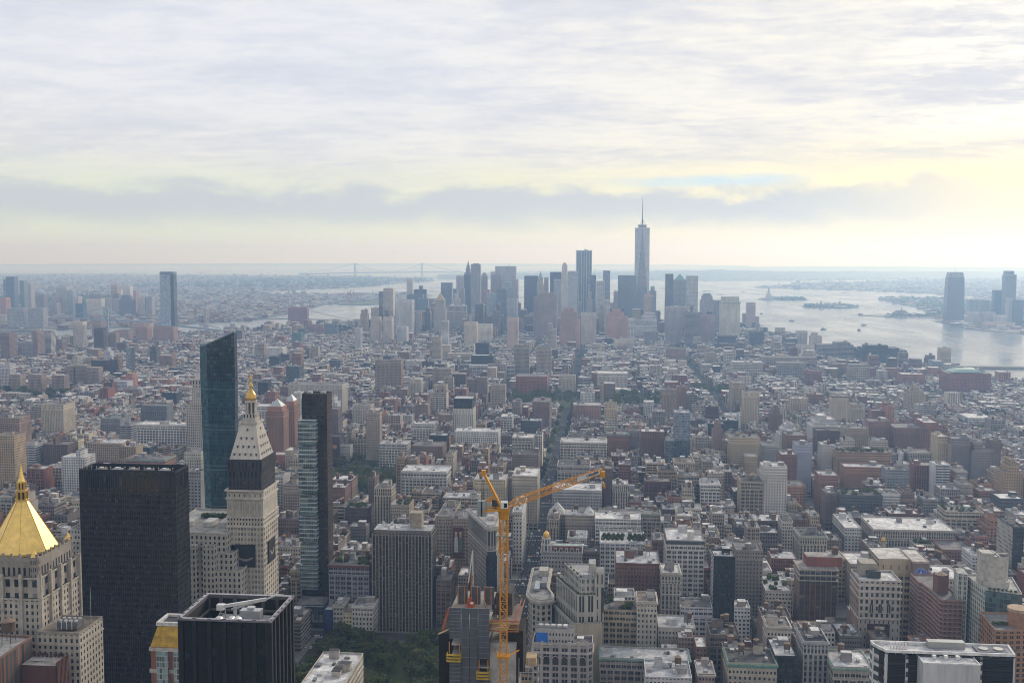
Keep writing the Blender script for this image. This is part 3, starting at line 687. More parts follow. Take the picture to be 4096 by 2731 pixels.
pick('X', 1960, 2150, 1170, 40, 34, 'OB', 'g', 'apartment_block', 'orange brick apartment block at the foot of the white shaft tower', side='blank', units=2)
pick('X', 1895, 2060, 840, 66, 30, 'BB', 's', 'apartment_tower', 'dark red brick tower with white roof rail behind the white shaft tower', units=1, rgb=(.2, .11, .10))
pick('X', 2060, 2215, 745, 68, 34, 'CN', 'g', 'apartment_tower', 'lilac grey metal clad tower with a blank wall and stacked balconies', rgb=(.36, .38, .47), units=1)
pick('X', 1360, 1668, 660, 66, 30, 'YB', 'g', 'apartment_block', 'wide yellow brick apartment block left of the grey blank box', units=2, bulk=2, tanks=1)
pick('X', 1700, 1860, 745, 52, 34, 'CN', 'g', 'office_block', 'grey box building with a blank tan lower wall', side='blank', rgb=(.34, .33, .32), units=1)
pick('X', 1525, 1640, 855, 46, 22, 'YB', 's', 'loft_building', 'ornate tan gable front before the yellow apartment block', bulk=0, cornice=1.0)
pick('X', 780, 945, 400, 96, 30, 'PG', 's', 'glass_tower', 'blue checkered glass tower standing above the low houses', rgb=(.32, .36, .44), units=2, base=(58, GL.but(bay=3.6, flo=3.8)))
pick('X', 692, 785, 690, 58, 26, 'GL', 's', 'office_block', 'blue grey striped block joined left of the checkered glass tower', rgb=(.26, .29, .33), units=1)
pick('X', 432, 678, 600, 62, 30, 'RB', 'w', 'apartment_tower', 'red brick balcony tower with white floor lines and a tall roof shaft', bulk=2, units=1, rgb=(.2, .12, .10))
pick('X', 72, 305, 625, 52, 30, 'RB', 'g', 'apartment_block', 'long red brick block with a green copper roof edge', cornice=1.6, ccol=(.18, .27, .24), units=1)
pick('X', 300, 432, 590, 54, 30, 'GB', 'g', 'apartment_block', 'grey brown block between the copper edged and balcony buildings', units=1)
pick('X', 52, 172, 305, 60, 26, 'YB', 'g', 'apartment_tower', 'plain yellow brick slab left of the dark square trees', units=1, side='blank')
pick('X', 650, 805, 160, 62, 26, 'TB', 'g', 'apartment_tower', 'tan prewar apartment tower right of the square trees with a red twin behind', units=1, bulk=2, rgb=(.30, .24, .19))
pick('X', 805, 905, 130, 62, 26, 'BB', 'g', 'apartment_tower', 'reddish brick apartment tower right of its tan twin', units=1, rgb=(.26, .17, .14))
pick('X', 1500, 1668, 185, 66, 24, 'YB', 'g', 'apartment_tower', 'pale yellow apartment slab with even rows of windows in the village', units=1, rgb=(.5, .43, .33))
pick('X', 1385, 1525, 90, 62, 60, 'TB', 'g', 'apartment_tower', 'long grey beige apartment slab behind the pale yellow one', units=1)
pick('X', 1315, 1475, 425, 30, 30, 'WB', 'w', 'loft_building', 'broad white low building with a white roof in the village', units=1, side='blank')
pick('X', 1000, 1145, 660, 46, 26, 'LS', 'g', 'loft_building', 'grey classical building with a column porch on its roof', units=1, bulk=2, rgb=(.34, .31, .28))
pick('X', 1185, 1285, 505, 58, 26, 'BB', 'g', 'apartment_tower', 'slender reddish prewar tower with a tiered top', units=1, steps=[(.8, 0, 0, 0, 0), (1, 3, 3, 3, 3)], rgb=(.29, .2, .17))
pick('X', 1790, 1905, 360, 52, 30, 'BB', 'g', 'apartment_tower', 'dark brown stepped tower right of the pale yellow slab', units=1, steps=[(.82, 0, 0, 0, 0), (1, 4, 4, 3, 3)])
pick('X', 1950, 2165, 640, 60, 40, 'BB', 'g', 'apartment_tower', 'broad dark red slab with a lone bulkhead behind the lilac tower', rgb=(.21, .13, .11))
pick('X', 1875, 2090, 530, 56, 34, 'WB', 'w', 'apartment_tower', 'white terraced apartment building with setback penthouses', steps=[(.75, 0, 0, 0, 0), (.88, 4, 4, 4, 2), (1, 10, 8, 8, 4)], units=1)
# Chelsea, right middle
pick('Y', 310, 745, 1265, 44, 34, 'SL', 't', 'apartment_block', 'dark slate brick block with a planted roof by the sixth avenue corner', green=True, units=3)
pick('Y', 148, 310, 1245, 42, 30, 'BB', 'g', 'loft_building', 'blank brown brick wall building left of the slate block', side='blank', units=2, bulk=2)
pick('Y', 82, 285, 1055, 46, 30, 'OB', 's', 'loft_building', 'plain salmon brick building with a blank front', units=2, rgb=(.30, .17, .13), side='blank')
pick('Y', 345, 800, 970, 42, 26, 'OB', 's', 'apartment_block', 'lower front wing of the orange brick apartments', units=2)
pick('Y', 272, 828, 815, 52, 26, 'OB', 'g', 'apartment_block', 'long orange brown apartment block with hedges on its roof', green=True, units=2, rgb=(.34, .23, .16))
pick('Y', 790, 1025, 1000, 50, 28, 'CN', 'g', 'apartment_block', 'blue grey concrete grid block right of the orange wing', rgb=(.24, .26, .28), units=2, side='blank')
pick('Y', 1300, 1450, 945, 56, 26, 'RW', 'w', 'apartment_tower', 'white balcony building with a blank white left wall', side='blank', rgb=(.62, .62, .63), units=2)
pick('Y', 935, 1030, 830, 46, 22, 'WB', 'w', 'apartment_block', 'thin white stepped building left of the arcaded loft', side='blank', units=1, steps=[(.7, 0, 0, 0, 0), (1, 2, 8, 2, 2)])
pick('Y', 1020, 1255, 820, 38, 30, 'PW', 'g', 'loft_building', 'pale arcaded loft with a dark roof and little dormers', units=1, rgb=(.42, .39, .35), cornice=1.0)
pick('Y', 1465, 1665, 672, 66, 24, 'GB', 'g', 'apartment_tower', 'wide taupe apartment tower with dark recessed bays', side='YB', units=1, rgb=(.21, .195, .19), bulk=2)
pick('Y', 1660, 1910, 730, 60, 24, 'GB', 'g', 'apartment_tower', 'taupe stepped apartment tower right of its wider twin', steps=[(.85, 0, 0, 0, 0), (1, 3, 14, 2, 2)], units=1, rgb=(.24, .22, .215))
pick('Y', 1885, 1985, 690, 62, 24, 'BB', 'g', 'apartment_tower', 'narrow maroon tower wedged right of the taupe pair')
pick('Y', 1325, 1450, 650, 66, 34, 'YB', 'w', 'apartment_tower', 'pale yellow slab end left of the taupe towers', side='blank')
pick('Y', 2020, 2221, 900, 74, 34, 'YB', 'g', 'apartment_tower', 'large yellow tan tower with wedding cake setbacks at the right edge', steps=[(.8, 0, 0, 0, 0), (.9, 6, 4, 3, 3), (1, 14, 12, 6, 6)], units=1, rgb=(.40, .29, .18))
pick('Y', 600, 830, 490, 62, 30, 'BB', 'g', 'apartment_tower', 'mauve brown apartment palace with penthouse terraces', units=1, rgb=(.25, .165, .145), bulk=2)
pick('Y', 350, 600, 565, 58, 30, 'TB', 'g', 'apartment_tower', 'beige wing joined left of the mauve apartment palace', units=1, rgb=(.30, .25, .2))
pick('Y', 850, 1180, 560, 56, 50, 'BB', 'g', 'apartment_tower', 'maroon terraced slab with a pale stone band', units=1, rgb=(.20, .12, .11), belt=[44])
pick('Y', 1175, 1330, 505, 64, 50, 'RB', 'w', 'apartment_tower', 'red brick tower with vertical balcony stacks right of the maroon slab', units=1)
pick('Y', 55, 330, 590, 46, 30, 'BB', 't', 'apartment_block', 'dark maroon block with roof planting and a brick bulkhead', green=False, rgb=(.13, .085, .08))
pick('Y', 0, 280, 440, 52, 40, 'WB', 'w', 'apartment_tower', 'white ship like apartment building with stacked terraces', steps=[(.7, 0, 0, 0, 0), (.8, 6, 2, 3, 0), (.9, 14, 4, 6, 0), (1, 26, 30, 9, 0)], rgb=(.6, .6, .61))
pick('Y', 215, 388, 225, 60, 26, 'YB', 'g', 'apartment_tower', 'cream slab tower with a thin brown roof edge', rgb=(.52, .46, .37), cornice=1.6, ccol=(.2, .13, .1))
pick('Y', 428, 560, 315, 42, 30, 'YB', 'g', 'apartment_block', 'small cream block right of the cream slab tower', side='blank', rgb=(.44, .40, .33))
pick('Y', 635, 800, 300, 66, 26, 'RB', 'g', 'apartment_tower', 'red brown brick tower with a raised blank crown', steps=[(.8, 0, 0, 0, 0), (1, 32, 4, 2, 2)], side='blank', rgb=(.26, .15, .12))
pick('Y', 800, 865, 345, 62, 26, 'OB', 'g', 'apartment_tower', 'plain orange brick slab attached to the red brown crown tower', side='blank', rgb=(.36, .2, .14))
pick('Y', 1010, 1200, 135, 54, 30, 'YB', 'g', 'apartment_tower', 'tan prewar tower with a stepped crown near the river', steps=[(.75, 0, 0, 0, 0), (.87, 4, 4, 3, 3), (1, 12, 12, 6, 6)], rgb=(.38, .31, .24))
pick('Y', 1640, 1910, 455, 22, 60, 'CN', 'w', 'school_building', 'long pale grey school block among the row houses', rgb=(.42, .42, .43))
pick('Y', 1045, 1250, 420, 36, 40, 'BB', 's', 'apartment_block', 'terraced brown brick block with ribbon windows', steps=[(.8, 0, 0, 0, 0), (1, 5, 14, 6, 6)], rgb=(.24, .15, .13))
pick('Y', 580, 800, 695, 40, 26, 'TB', 's', 'apartment_block', 'beige block with a round window roof hut before the mauve palace', rgb=(.42, .37, .31), bulk=2)
pick('Y', 330, 450, 690, 50, 24, 'LS', 'g', 'loft_building', 'cream loft with square windows and a tank house', tanks=1, rgb=(.46, .43, .38))
pick('Y', 110, 215, 740, 52, 30, 'TB', 'w', 'apartment_tower', 'slim grey tower with dark ribbon front and blank beige side', side='blank', rgb=(.45, .43, .40), tanks=1)
pick('Y', 1560, 1685, 1150, 42, 26, 'TB', 'g', 'loft_building', 'tan narrow loft with a black glazed middle bay', units=1, rgb=(.36, .32, .28), cornice=1.2)
pick('Y', 1350, 1555, 1200, 38, 26, 'PW', 's', 'loft_building', 'grey brick loft with pale lintels left of the black glazed bay', units=2, rgb=(.30, .27, .26))
pick('Y', 1755, 1950, 1220, 34, 22, 'OB', 's', 'apartment_block', 'red orange brick low block with roof hut by the right edge', units=2, rgb=(.28, .15, .12))
pick('Y', 1970, 2221, 1300, 46, 30, 'SL', 'w', 'apartment_block', 'near black block with a white penthouse roof at the right edge', units=2, bulk=2)
pick('Y', 1405, 1800, 1440, 44, 30, 'TW', 'g', 'apartment_block', 'tan and glass grid block with two tall window bays', units=3, green=True, rgb=(.42, .38, .31))
pick('Y', 1835, 2050, 1520, 44, 30, 'OB', 'g', 'apartment_block', 'orange red brick tower with ladder windows right of the tan grid', steps=[(.85, 0, 0, 0, 0), (1, 4, 8, 3, 3)], units=1)
# the right bottom quarter
pick('T', 632, 1335, 265, 36, 55, 'PW', 'w', 'department_store', 'broad beige old department store with a white oval roof lounge', units=6, bulk=2, belt=[26], rgb=(.40, .36, .31), cornice=1.0)
pick('T', 385, 528, 245, 34, 60, 'CN', 'w', 'department_store', 'pale block with dark ribbon windows left of the old department store', side='DR', units=3, rgb=(.48, .47, .46))
pick('T', 0, 232, 318, 46, 34, 'PW', 't', 'loft_building', 'tan arched loft with a green edged roof left of the avenue gap', units=4, cornice=1.1, ccol=(.33, .37, .33), rgb=(.42, .38, .33), tanks=1)
pick('T', 232, 358, 352, 36, 26, 'BB', 'g', 'loft_building', 'small dark brown loft at the avenue corner by the arched loft', units=2)
pick('T', 980, 1155, 388, 26, 22, 'YB', 'g', 'apartment_block', 'small cream block with dotted windows behind the gold domes', units=1, green=True, rgb=(.56, .50, .37))
pick('T', 1225, 1612, 378, 34, 36, 'RB', 'g', 'apartment_block', 'stepped red brick apartment house with a square tower', steps=[(.8, 0, 0, 0, 0), (1, 30, 12, 8, 6)], units=2, rgb=(.27, .145, .115))
pick('T', 430, 700, 560, 40, 40, 'TB', 'w', 'loft_building', 'plain beige rear wing before the long shop street', units=2, side='blank')
pick('T', 1110, 1410, 680, 40, 40, 'LS', 'w', 'loft_building', 'beige loft with a white roof and vaulted skylight behind the red balconies', units=5, bulk=1, cornice=1.0)
pick('T', 1480, 1660, 485, 36, 30, 'WB', 's', 'loft_building', 'white block under a trio of tan tank roofs', tanks=3, units=1)
pick('T', 1828, 1922, 240, 62, 40, 'DG', 't', 'apartment_tower', 'dark tower with a pale striped left face cut by the right edge', side='LS', units=2)
# --- left of the avenue, nearest first
pick('B', 265, 560, 1640, 62, 62, 'LS', 'w', 'loft_building', 'cream loft with painted grey roof huts at the bottom edge beside the park', units=6, bulk=4, rgb=(.44, .41, .36))
pick('B', 455, 517, 1082, 24, 26, 'SL', 'w', 'town_building', 'narrow building painted deep blue between grey glass and cream fronts', rgb=(.035, .05, .17), units=2, bulk=1)
pick('B', 520, 584, 1058, 27, 24, 'LS', 's', 'town_building', 'slim cream front with a white stacked roof hut right of the blue building', units=1, bulk=2, cornice=.8, rgb=(.42, .40, .37))
pick('B', 585, 645, 1106, 21, 22, 'YB', 's', 'town_building', 'small yellow shop building with a red sign between cream and white fronts', units=1, bulk=1, rgb=(.48, .42, .30))
pick('B', 646, 785, 1062, 27, 24, 'LS', 's', 'town_building', 'wide white five storey front with fire escape left of the dark balcony slab', units=3, bulk=2, cornice=.9, rgb=(.52, .50, .47))
pick('B', 490, 762, 778, 56, 34, 'LW', 'g', 'loft_building', 'grey frame loft with a red cornice and yellow plank roof deck', cornice=1.5, ccol=(.17, .08, .07), tanks=3, units=4, green=True, rgb=(.27, .28, .32))
pick('B', 796, 912, 262, 66, 24, 'PW', 'g', 'loft_building', 'cream loft with tall black window strips above the brown balcony slab', bulk=2, units=3, tanks=0, rgb=(.42, .37, .3))
pick('B', 905, 1032, 375, 54, 28, 'TB', 's', 'loft_building', 'tan loft with roof tanks right of the tall black window strips', tanks=2, units=3, green=True)
pick('B', 757, 800, 195, 66, 24, 'BB', 'g', 'loft_building', 'thin brown loft left of the tall black window strips', tanks=1, units=1, rgb=(.17, .13, .115))
pick('B', 600, 757, 395, 44, 26, 'BB', 'g', 'loft_building', 'dark brown loft with rows of small white sashes', units=3, rgb=(.12, .09, .085), green=True)
pick('B', 497, 600, 258, 52, 26, 'RB', 's', 'loft_building', 'dull red loft with a tan water tank right of the bronze glass tower', tanks=1, units=3, rgb=(.21, .125, .11))
pick('B', 500, 645, 208, 50, 30, 'BB', 'w', 'loft_building', 'maroon roofed loft block with three water tanks before the treed square', tanks=3, units=4)
pick('B', 488, 600, 590, 40, 24, 'TB', 'g', 'loft_building', 'low tan loft with a planted roof beside the bronze glass tower', green=True, units=2, tanks=1)
pick('B', 565, 745, 680, 42, 26, 'LW', 'w', 'loft_building', 'white roofed loft with black iron tank frame behind the yellow deck', units=6, bulk=3, rgb=(.3, .27, .25))
pick('B', 630, 742, 520, 44, 16, 'GB', 'w', 'loft_building', 'dark loft under a slatted white roof louvre', units=2, rgb=(.16, .15, .15))
pick('B', 182, 292, 240, 52, 30, 'TB', 'g', 'loft_building', 'beige loft between the clock tower and the glass balconies', tanks=1, units=3)
pick('B', 120, 182, 185, 58, 30, 'CN', 's', 'loft_building', 'pale grey loft beside the dark netting of the clock tower', side='blank', units=2)
pick('B', 145, 300, 655, 36, 30, 'LS', 's', 'loft_building', 'low cream loft with white roof huts beside the clock tower shaft', units=5, bulk=3, tanks=1)
pick('B', 150, 290, 470, 44, 26, 'BB', 'g', 'loft_building', 'brown loft with two tanks right of the clock tower shaft', tanks=2, units=3)
pick('B', 1215, 1322, 452, 64, 60, 'TB', 'g', 'loft_building', 'tan corner loft running down broadway left of the poster wall', units=3, bulk=2, rgb=(.33, .29, .235))
pick('B', 1318, 1430, 470, 64, 40, 'TB', 'g', 'loft_building', 'tan loft whose brown side wall carries a tall poster of two figures', units=2, tanks=1, rgb=(.27, .215, .175))
pick('B', 1258, 1500, 328, 60, 30, 'LW', 's', 'loft_building', 'wide beige loft above the poster wall', tanks=1, units=5, bulk=2, rgb=(.37, .33, .27))
pick('B', 1470, 1680, 205, 62, 34, 'YB', 's', 'loft_building', 'pale yellow loft behind the rear of the crane', units=4, bulk=2, tanks=1, rgb=(.50, .43, .31))
pick('B', 1362, 1432, 850, 28, 26, 'TB', 'w', 'loft_building', 'low dark loft with a white roof at the foot of the flat iron wedge', units=1, bulk=0, side='blank')
pick('B', 980, 1285, 148, 46, 40, 'WG', 'w', 'office_block', 'long white office with arched windows and a flat white roof beyond the lofts', cornice=1.3, units=3, bulk=1, rgb=(.54, .53, .50), belt=[18])
pick('B', 1280, 1328, 38, 62, 34, 'LS', 'g', 'loft_building', 'narrow tan campanile loft right of the long white office', units=1, bulk=1, rgb=(.38, .33, .27), cornice=1.0)
pick('C', 5, 68, 420, 60, 60, 'LS', 's', 'office_block', 'white carved corner office on the avenue right of the crane mast', units=3, rgb=(.5, .48, .44), cornice=1.4)
pick('C', 0, 172, 180, 62, 50, 'YB', 'w', 'office_block', 'cream avenue office with a grey flat roof under the jib', units=3, bulk=2, rgb=(.46, .41, .33))
pick('C', 0, 178, 35, 52, 40, 'BB', 't', 'loft_building', 'dark flat roofed loft with round gable beside the avenue', units=3, rgb=(.2, .16, .14))
# behind: fourteenth street and union square
pick('F', 70, 190, 1128, 92, 26, 'OB', 'g', 'apartment_tower', 'orange brown brick tower under a glass pyramid behind the clock tower', bulk=0, rgb=(.28, .165, .12))
pick('F', 192, 268, 1088, 88, 26, 'OB', 'g', 'apartment_tower', 'farther orange brown twin tower with its own glass pyramid', bulk=0, rgb=(.30, .17, .12))
pick('F', 0, 112, 1092, 46, 30, 'WG', 'w', 'office_block', 'white grid block at the foot of the orange twin towers', units=1)
pick('F', 203, 305, 1402, 48, 26, 'YB', 'w', 'loft_building', 'cream loft with brown window columns left of the glass balconies', units=1, bulk=1, rgb=(.50, .44, .34))
pick('F', 110, 203, 1432, 40, 24, 'OB', 's', 'loft_building', 'plain terracotta wall building beside the cream loft', side='blank', bulk=0, rgb=(.40, .18, .12))
pick('F', 225, 600, 942, 66, 44, 'LS', 'g', 'office_block', 'huge pale office block with square window rows above the bronze tower', units=3, bulk=3, rgb=(.46, .43, .39), cornice=1.2)
pick('F', 215, 322, 1000, 62, 26, 'WB', 'w', 'apartment_tower', 'white terraced apartment tower in front of the huge pale office', steps=[(.85, 0, 0, 0, 0), (1, 10, 4, 4, 3)])
pick('F', 490, 565, 1035, 56, 26, 'WB', 'w', 'apartment_tower', 'white stepped block directly right of the bronze glass crown', steps=[(.85, 0, 0, 0, 0), (1, 2, 5, 3, 3)])
pick('F', 495, 572, 1112, 66, 24, 'BB', 'g', 'apartment_tower', 'dark brown apartment slab tucked right of the bronze glass crown', bulk=0, rgb=(.17, .13, .13))
pick('F', 505, 582, 1305, 44, 24, 'SL', 't', 'billboard_building', 'dark wall building showing a glowing orange sun mural', side='blank', bulk=0, rgb=(.075, .055, .06))
pick('F', 583, 655, 1370, 30, 20, 'CN', 'g', 'loft_building', 'low grey blank wall building right of the orange sun mural', side='blank', bulk=0)
pick('F', 830, 1012, 772, 88, 24, 'GB', 'g', 'apartment_tower', 'massive taupe apartment slab with banded orange side wall', side='OB', bulk=2, rgb=(.29, .245, .21))
pick('F', 672, 800, 1085, 50, 26, 'LS', 'g', 'office_block', 'pale office with an arcaded top left of the narrow tan tower', units=2, cornice=1.3, rgb=(.42, .39, .35))
pick('F', 765, 862, 1140, 78, 18, 'TB', 'g', 'office_tower', 'narrow tan early skyscraper with an ornate cap on the square', bulk=1, cornice=2.0, rgb=(.37, .31, .26), belt=[20])
pick('F', 857, 1050, 1355, 36, 34, 'WG', 's', 'store_building', 'white store with big square glass bays beside the treed square', units=2, bulk=2, tanks=2, rgb=(.50, .48, .46))
pick('F', 1085, 1300, 1370, 38, 40, 'BB', 'g', 'theatre_building', 'windowless brown theatre block behind the square', side='blank', bulk=2, rgb=(.21, .15, .13), units=1)
pick('F', 1203, 1330, 1295, 42, 26, 'DG', 's', 'office_block', 'small black glass cube on the brown theatre', bulk=1)
pick('F', 1080, 1240, 1215, 50, 30, 'WG', 'w', 'office_block', 'square white office with deep dark windows behind the black cube', units=2, bulk=2, rgb=(.55, .53, .5))
pick('F', 1370, 1515, 1110, 66, 34, 'WB', 'w', 'office_tower', 'white office tower with a dark glass crown', bulk=0, rgb=(.48, .46, .43), steps=[(1, 0, 0, 0, 0)])
pick('F', 1385, 1690, 1268, 46, 34, 'WB', 'w', 'apartment_block', 'long white apartment block with dark strip windows', units=2, bulk=2, rgb=(.56, .55, .53))
pick('F', 1632, 1735, 945, 58, 30, 'TB', 'g', 'apartment_tower', 'tan prewar tower standing in the lower broadway lofts', bulk=1, rgb=(.36, .31, .26))
pick('F', 1535, 1610, 892, 58, 28, 'BB', 'g', 'apartment_tower', 'brown brick tower left of the tan prewar tower', rgb=(.22, .165, .145))
pick('F', 1470, 1530, 905, 54, 40, 'BB', 'g', 'apartment_tower', 'dark brown slab with a thin white left edge', rgb=(.17, .14, .13))
pick('F', 1235, 1322, 948, 46, 30, 'TB', 'g', 'loft_building', 'tan loft with a blank upper wall in noho', side='blank', rgb=(.38, .33, .26))
pick('F', 1228, 1360, 832, 52, 40, 'TB', 'g', 'loft_building', 'beige warehouse block with pier strips', rgb=(.33, .27, .23))
pick('F', 1068, 1150, 902, 48, 28, 'LS', 'w', 'loft_building', 'cream loft at the right foot of the taupe slab', rgb=(.45, .41, .35))
pick('F', 1485, 1800, 808, 40, 26, 'RW', 's', 'apartment_block', 'long white slab block with blue roof edge in soho', bulk=2, rgb=(.52, .52, .52))
pick('F', 1530, 1622, 655, 66, 26, 'DG', 't', 'office_tower', 'black green glass cube tower over soho', bulk=0)
pick('F', 1500, 1655, 738, 44, 30, 'DG', 'w', 'office_block', 'dark blue glass block below the black green cube', bulk=1)
pick('F', 1335, 1530, 725, 30, 30, 'YB', 'w', 'loft_building', 'cream yellow low block before the black green cube', bulk=2)
pick('F', 1040, 1190, 775, 34, 34, 'LS', 'w', 'loft_building', 'wide pale loft with white roof huts behind the taupe slab', bulk=2, rgb=(.44, .41, .37))
pick('F', 248, 315, 580, 62, 26, 'GL', 'w', 'hotel_tower', 'teal glass hotel tower with a white top frame in the lower east side', bulk=1, rgb=(.10, .17, .18))
pick('F', 70, 185, 685, 46, 40, 'WB', 'w', 'office_block', 'plain white blank walled block in the east village', side='blank', bulk=1)
pick('F', 92, 160, 748, 40, 20, 'DG', 't', 'office_block', 'small black box building before the plain white block', bulk=0)
pick('F', 250, 312, 722, 62, 30, 'OB', 's', 'apartment_tower', 'slim red brick tower with orange balcony ladder', bulk=0, rgb=(.25, .15, .125))
pick('F', 210, 302, 815, 44, 30, 'GL', 'g', 'office_block', 'dull teal glass block at the end of the long avenue', bulk=1, rgb=(.10, .15, .15))
pick('F', 12, 82, 925, 40, 26, 'DG', 't', 'office_block', 'black glass block right of the dark wedge tower', bulk=0, rgb=(.03, .035, .05))
pick('F', 223, 355, 402, 84, 30, 'RB', 'g', 'apartment_tower', 'massive dark red slab tower near the east river', bulk=1, rgb=(.20, .10, .095))
pick('F', 355, 465, 525, 44, 30, 'BB', 'g', 'apartment_block', 'brown river housing block right of the massive red slab', bulk=1, rgb=(.2, .12, .11))
pick('F', 474, 562, 520, 52, 26, 'GL', 'g', 'apartment_tower', 'blue grey glass tower right of the brown river housing', bulk=0, rgb=(.13, .16, .19))
pick('F', 1705, 1784, 1165, 48, 34, 'WG', 'w', 'office_block', 'white framed office cut by the avenue canyon', units=1, rgb=(.5, .49, .47))
pick('G', 0, 60, 1065, 52, 40, 'GB', 'g', 'loft_building', 'grey loft left of the tree lined avenue end', units=1)
pick('G', 142, 262, 1062, 58, 60, 'BB', 'g', 'apartment_tower', 'brown avenue apartment house with plain side wall left of the tree line', units=1, side='blank', bulk=2)
pick('G', 60, 205, 1195, 50, 30, 'SL', 's', 'office_block', 'dark grey box building with a roof plant frame by the avenue', units=2, bulk=2, side='blank')
pick('G', 338, 660, 1345, 52, 40, 'WG', 's', 'office_block', 'big white arcaded office on the right side of the avenue', units=3, bulk=2, tanks=1, cornice=1.2, rgb=(.49, .46, .41))
pick('G', 0, 150, 1310, 54, 34, 'LW', 'w', 'office_block', 'pale gridded office on the left side of the avenue', units=3, bulk=2, rgb=(.42, .39, .35))
pick('G', 25, 245, 885, 46, 60, 'RB', 'g', 'library_building', 'square red sandstone library with tall slot windows south of the small park', bulk=1, rgb=(.26, .115, .09))
pick('G', 325, 440, 880, 42, 36, 'LS', 'g', 'university_building', 'cream office block with a round glass front near the arch', bulk=1, rgb=(.46, .41, .34))
pick('G', 595, 805, 862, 44, 50, 'LS', 'w', 'office_block', 'white cornice office block behind the park', bulk=2, cornice=1.6, rgb=(.5, .48, .45))
pick('G', 613, 640, 915, 52, 12, 'TB', 'g', 'church_tower', 'slender tan brick campanile by the square', bulk=0, cornice=1.0)
pick('G', 640, 720, 935, 36, 40, 'BB', 's', 'university_building', 'brown block with glazed slots right of the slender campanile', bulk=0)
pick('G', 478, 575, 965, 36, 30, 'WB', 's', 'university_building', 'stepped pale grey block left of the slender campanile', steps=[(.7, 0, 0, 0, 0), (1, 10, 4, 5, 5)])
pick('G', 12, 120, 668, 88, 24, 'TB', 'g', 'apartment_tower', 'tan concrete slab tower with open grid, left of its twin', bulk=1, rgb=(.29, .26, .23))
pick('G', 170, 272, 682, 88, 24, 'TB', 'g', 'apartment_tower', 'tan concrete slab tower with open grid, right of its twin', bulk=1, rgb=(.31, .285, .255))
pick('G', 715, 845, 630, 46, 40, 'TB', 'g', 'loft_building', 'broad taupe loft block in soho west', bulk=2, rgb=(.36, .325, .29))
pick('G', 925, 1020, 575, 52, 30, 'DR', 'g', 'office_block', 'dark ribbon window block with a pale roof left of the brick strip', bulk=2, rgb=(.2, .2, .22))
pick('G', 1075, 1210, 690, 52, 30, 'BB', 'g', 'apartment_tower', 'mauve apartment block with rounded roofline near canal street', bulk=1, rgb=(.27, .2, .18))
pick('G', 1538, 1750, 785, 40, 40, 'WG', 'w', 'office_block', 'white concrete grid warehouse office west of soho', bulk=2, rgb=(.47, .44, .40))
pick('G', 1483, 1558, 708, 52, 40, 'WG', 'w', 'office_block', 'white gridded slab behind the concrete warehouse office', bulk=1, rgb=(.5, .47, .43))
pick('G', 1345, 1425, 720, 46, 30, 'TB', 'g', 'loft_building', 'tan loft pair with blank strips left of the white slab', bulk=1, rgb=(.36, .31, .28))
pick('G', 1440, 1560, 605, 50, 40, 'DG', 'g', 'office_block', 'dark teal glass block before the riverside', bulk=1)
pick('G', 1655, 1755, 580, 58, 40, 'DG', 't', 'office_block', 'black cube block by the riverside trees', bulk=0, rgb=(.035, .04, .05))
pick('G', 645, 730, 1078, 62, 26, 'YB', 'g', 'apartment_tower', 'blank yellow brick end of a village apartment house', side='blank', bulk=0)
pick('G', 920, 990, 1062, 34, 26, 'WB', 'w', 'apartment_block', 'white topped cream block by the dark square trees', bulk=0)
pick('G', 425, 620, 1085, 40, 40, 'RB', 's', 'hospital_building', 'long pinkish brick block at the right side of the avenue end', units=1, bulk=2, rgb=(.30, .19, .17))
# east side, far left
pick('E', -40, 97, 1300, 78, 28, 'YB', 'g', 'apartment_tower', 'tall tan apartment tower cut by the left edge', rgb=(.42, .33, .23))
pick('E', -60, 132, 1175, 66, 34, 'OB', 'g', 'apartment_block', 'brown pink apartment block with white roof huts at the left edge', units=1, bulk=3, rgb=(.30, .22, .19))
pick('E', 105, 242, 1365, 48, 26, 'RW', 'g', 'apartment_block', 'white ribbon window block beside the tan edge tower', units=1, rgb=(.5, .5, .5))
pick('E', 242, 300, 1365, 44, 24, 'RW', 'g', 'apartment_block', 'narrow white ribbon block left of the dark brown tower', rgb=(.48, .48, .48), bulk=1)
pick('E', 298, 470, 1318, 56, 30, 'BB', 'g', 'apartment_tower', 'dark brown stepped apartment tower left of the white stepped one', steps=[(.85, 0, 0, 0, 0), (1, 12, 20, 5, 5)], rgb=(.16, .125, .11), tanks=1)
pick('E', 428, 590, 1412, 66, 28, 'WB', 'w', 'apartment_tower', 'white stepped apartment tower behind the black slab', steps=[(.9, 0, 0, 0, 0), (1, 16, 8, 5, 4)], units=1, tanks=0, bulk=2, rgb=(.55, .55, .56))
pick('E', 645, 850, 1350, 54, 36, 'TB', 'w', 'hotel_building', 'broad tan hotel over a red brick base', units=1, bulk=2, base=(30, RB.but(col=(.28, .15, .12))), cornice=1.2, rgb=(.40, .32, .25))
pick('E', 870, 1150, 1462, 48, 34, 'OB', 'g', 'loft_building', 'long brick block with green copper roof huts behind the black slab', units=3, bulk=3, cornice=1.6, ccol=(.24, .35, .31), rgb=(.33, .2, .16))
pick('E', 1285, 1400, 1412, 56, 26, 'LS', 'g', 'loft_building', 'cream loft with green bays beside the dark wedge tower', units=1, rgb=(.45, .43, .38))
pick('E', 955, 1398, 1222, 56, 30, 'WG', 'w', 'office_block', 'long white office with pilasters left of the dark wedge tower', units=2, bulk=4, cornice=1.6, rgb=(.58, .575, .56), belt=[14])
pick('E', 835, 912, 1225, 50, 40, 'RW', 'g', 'apartment_block', 'grey strip window tower left of the long white office', rgb=(.34, .35, .38))
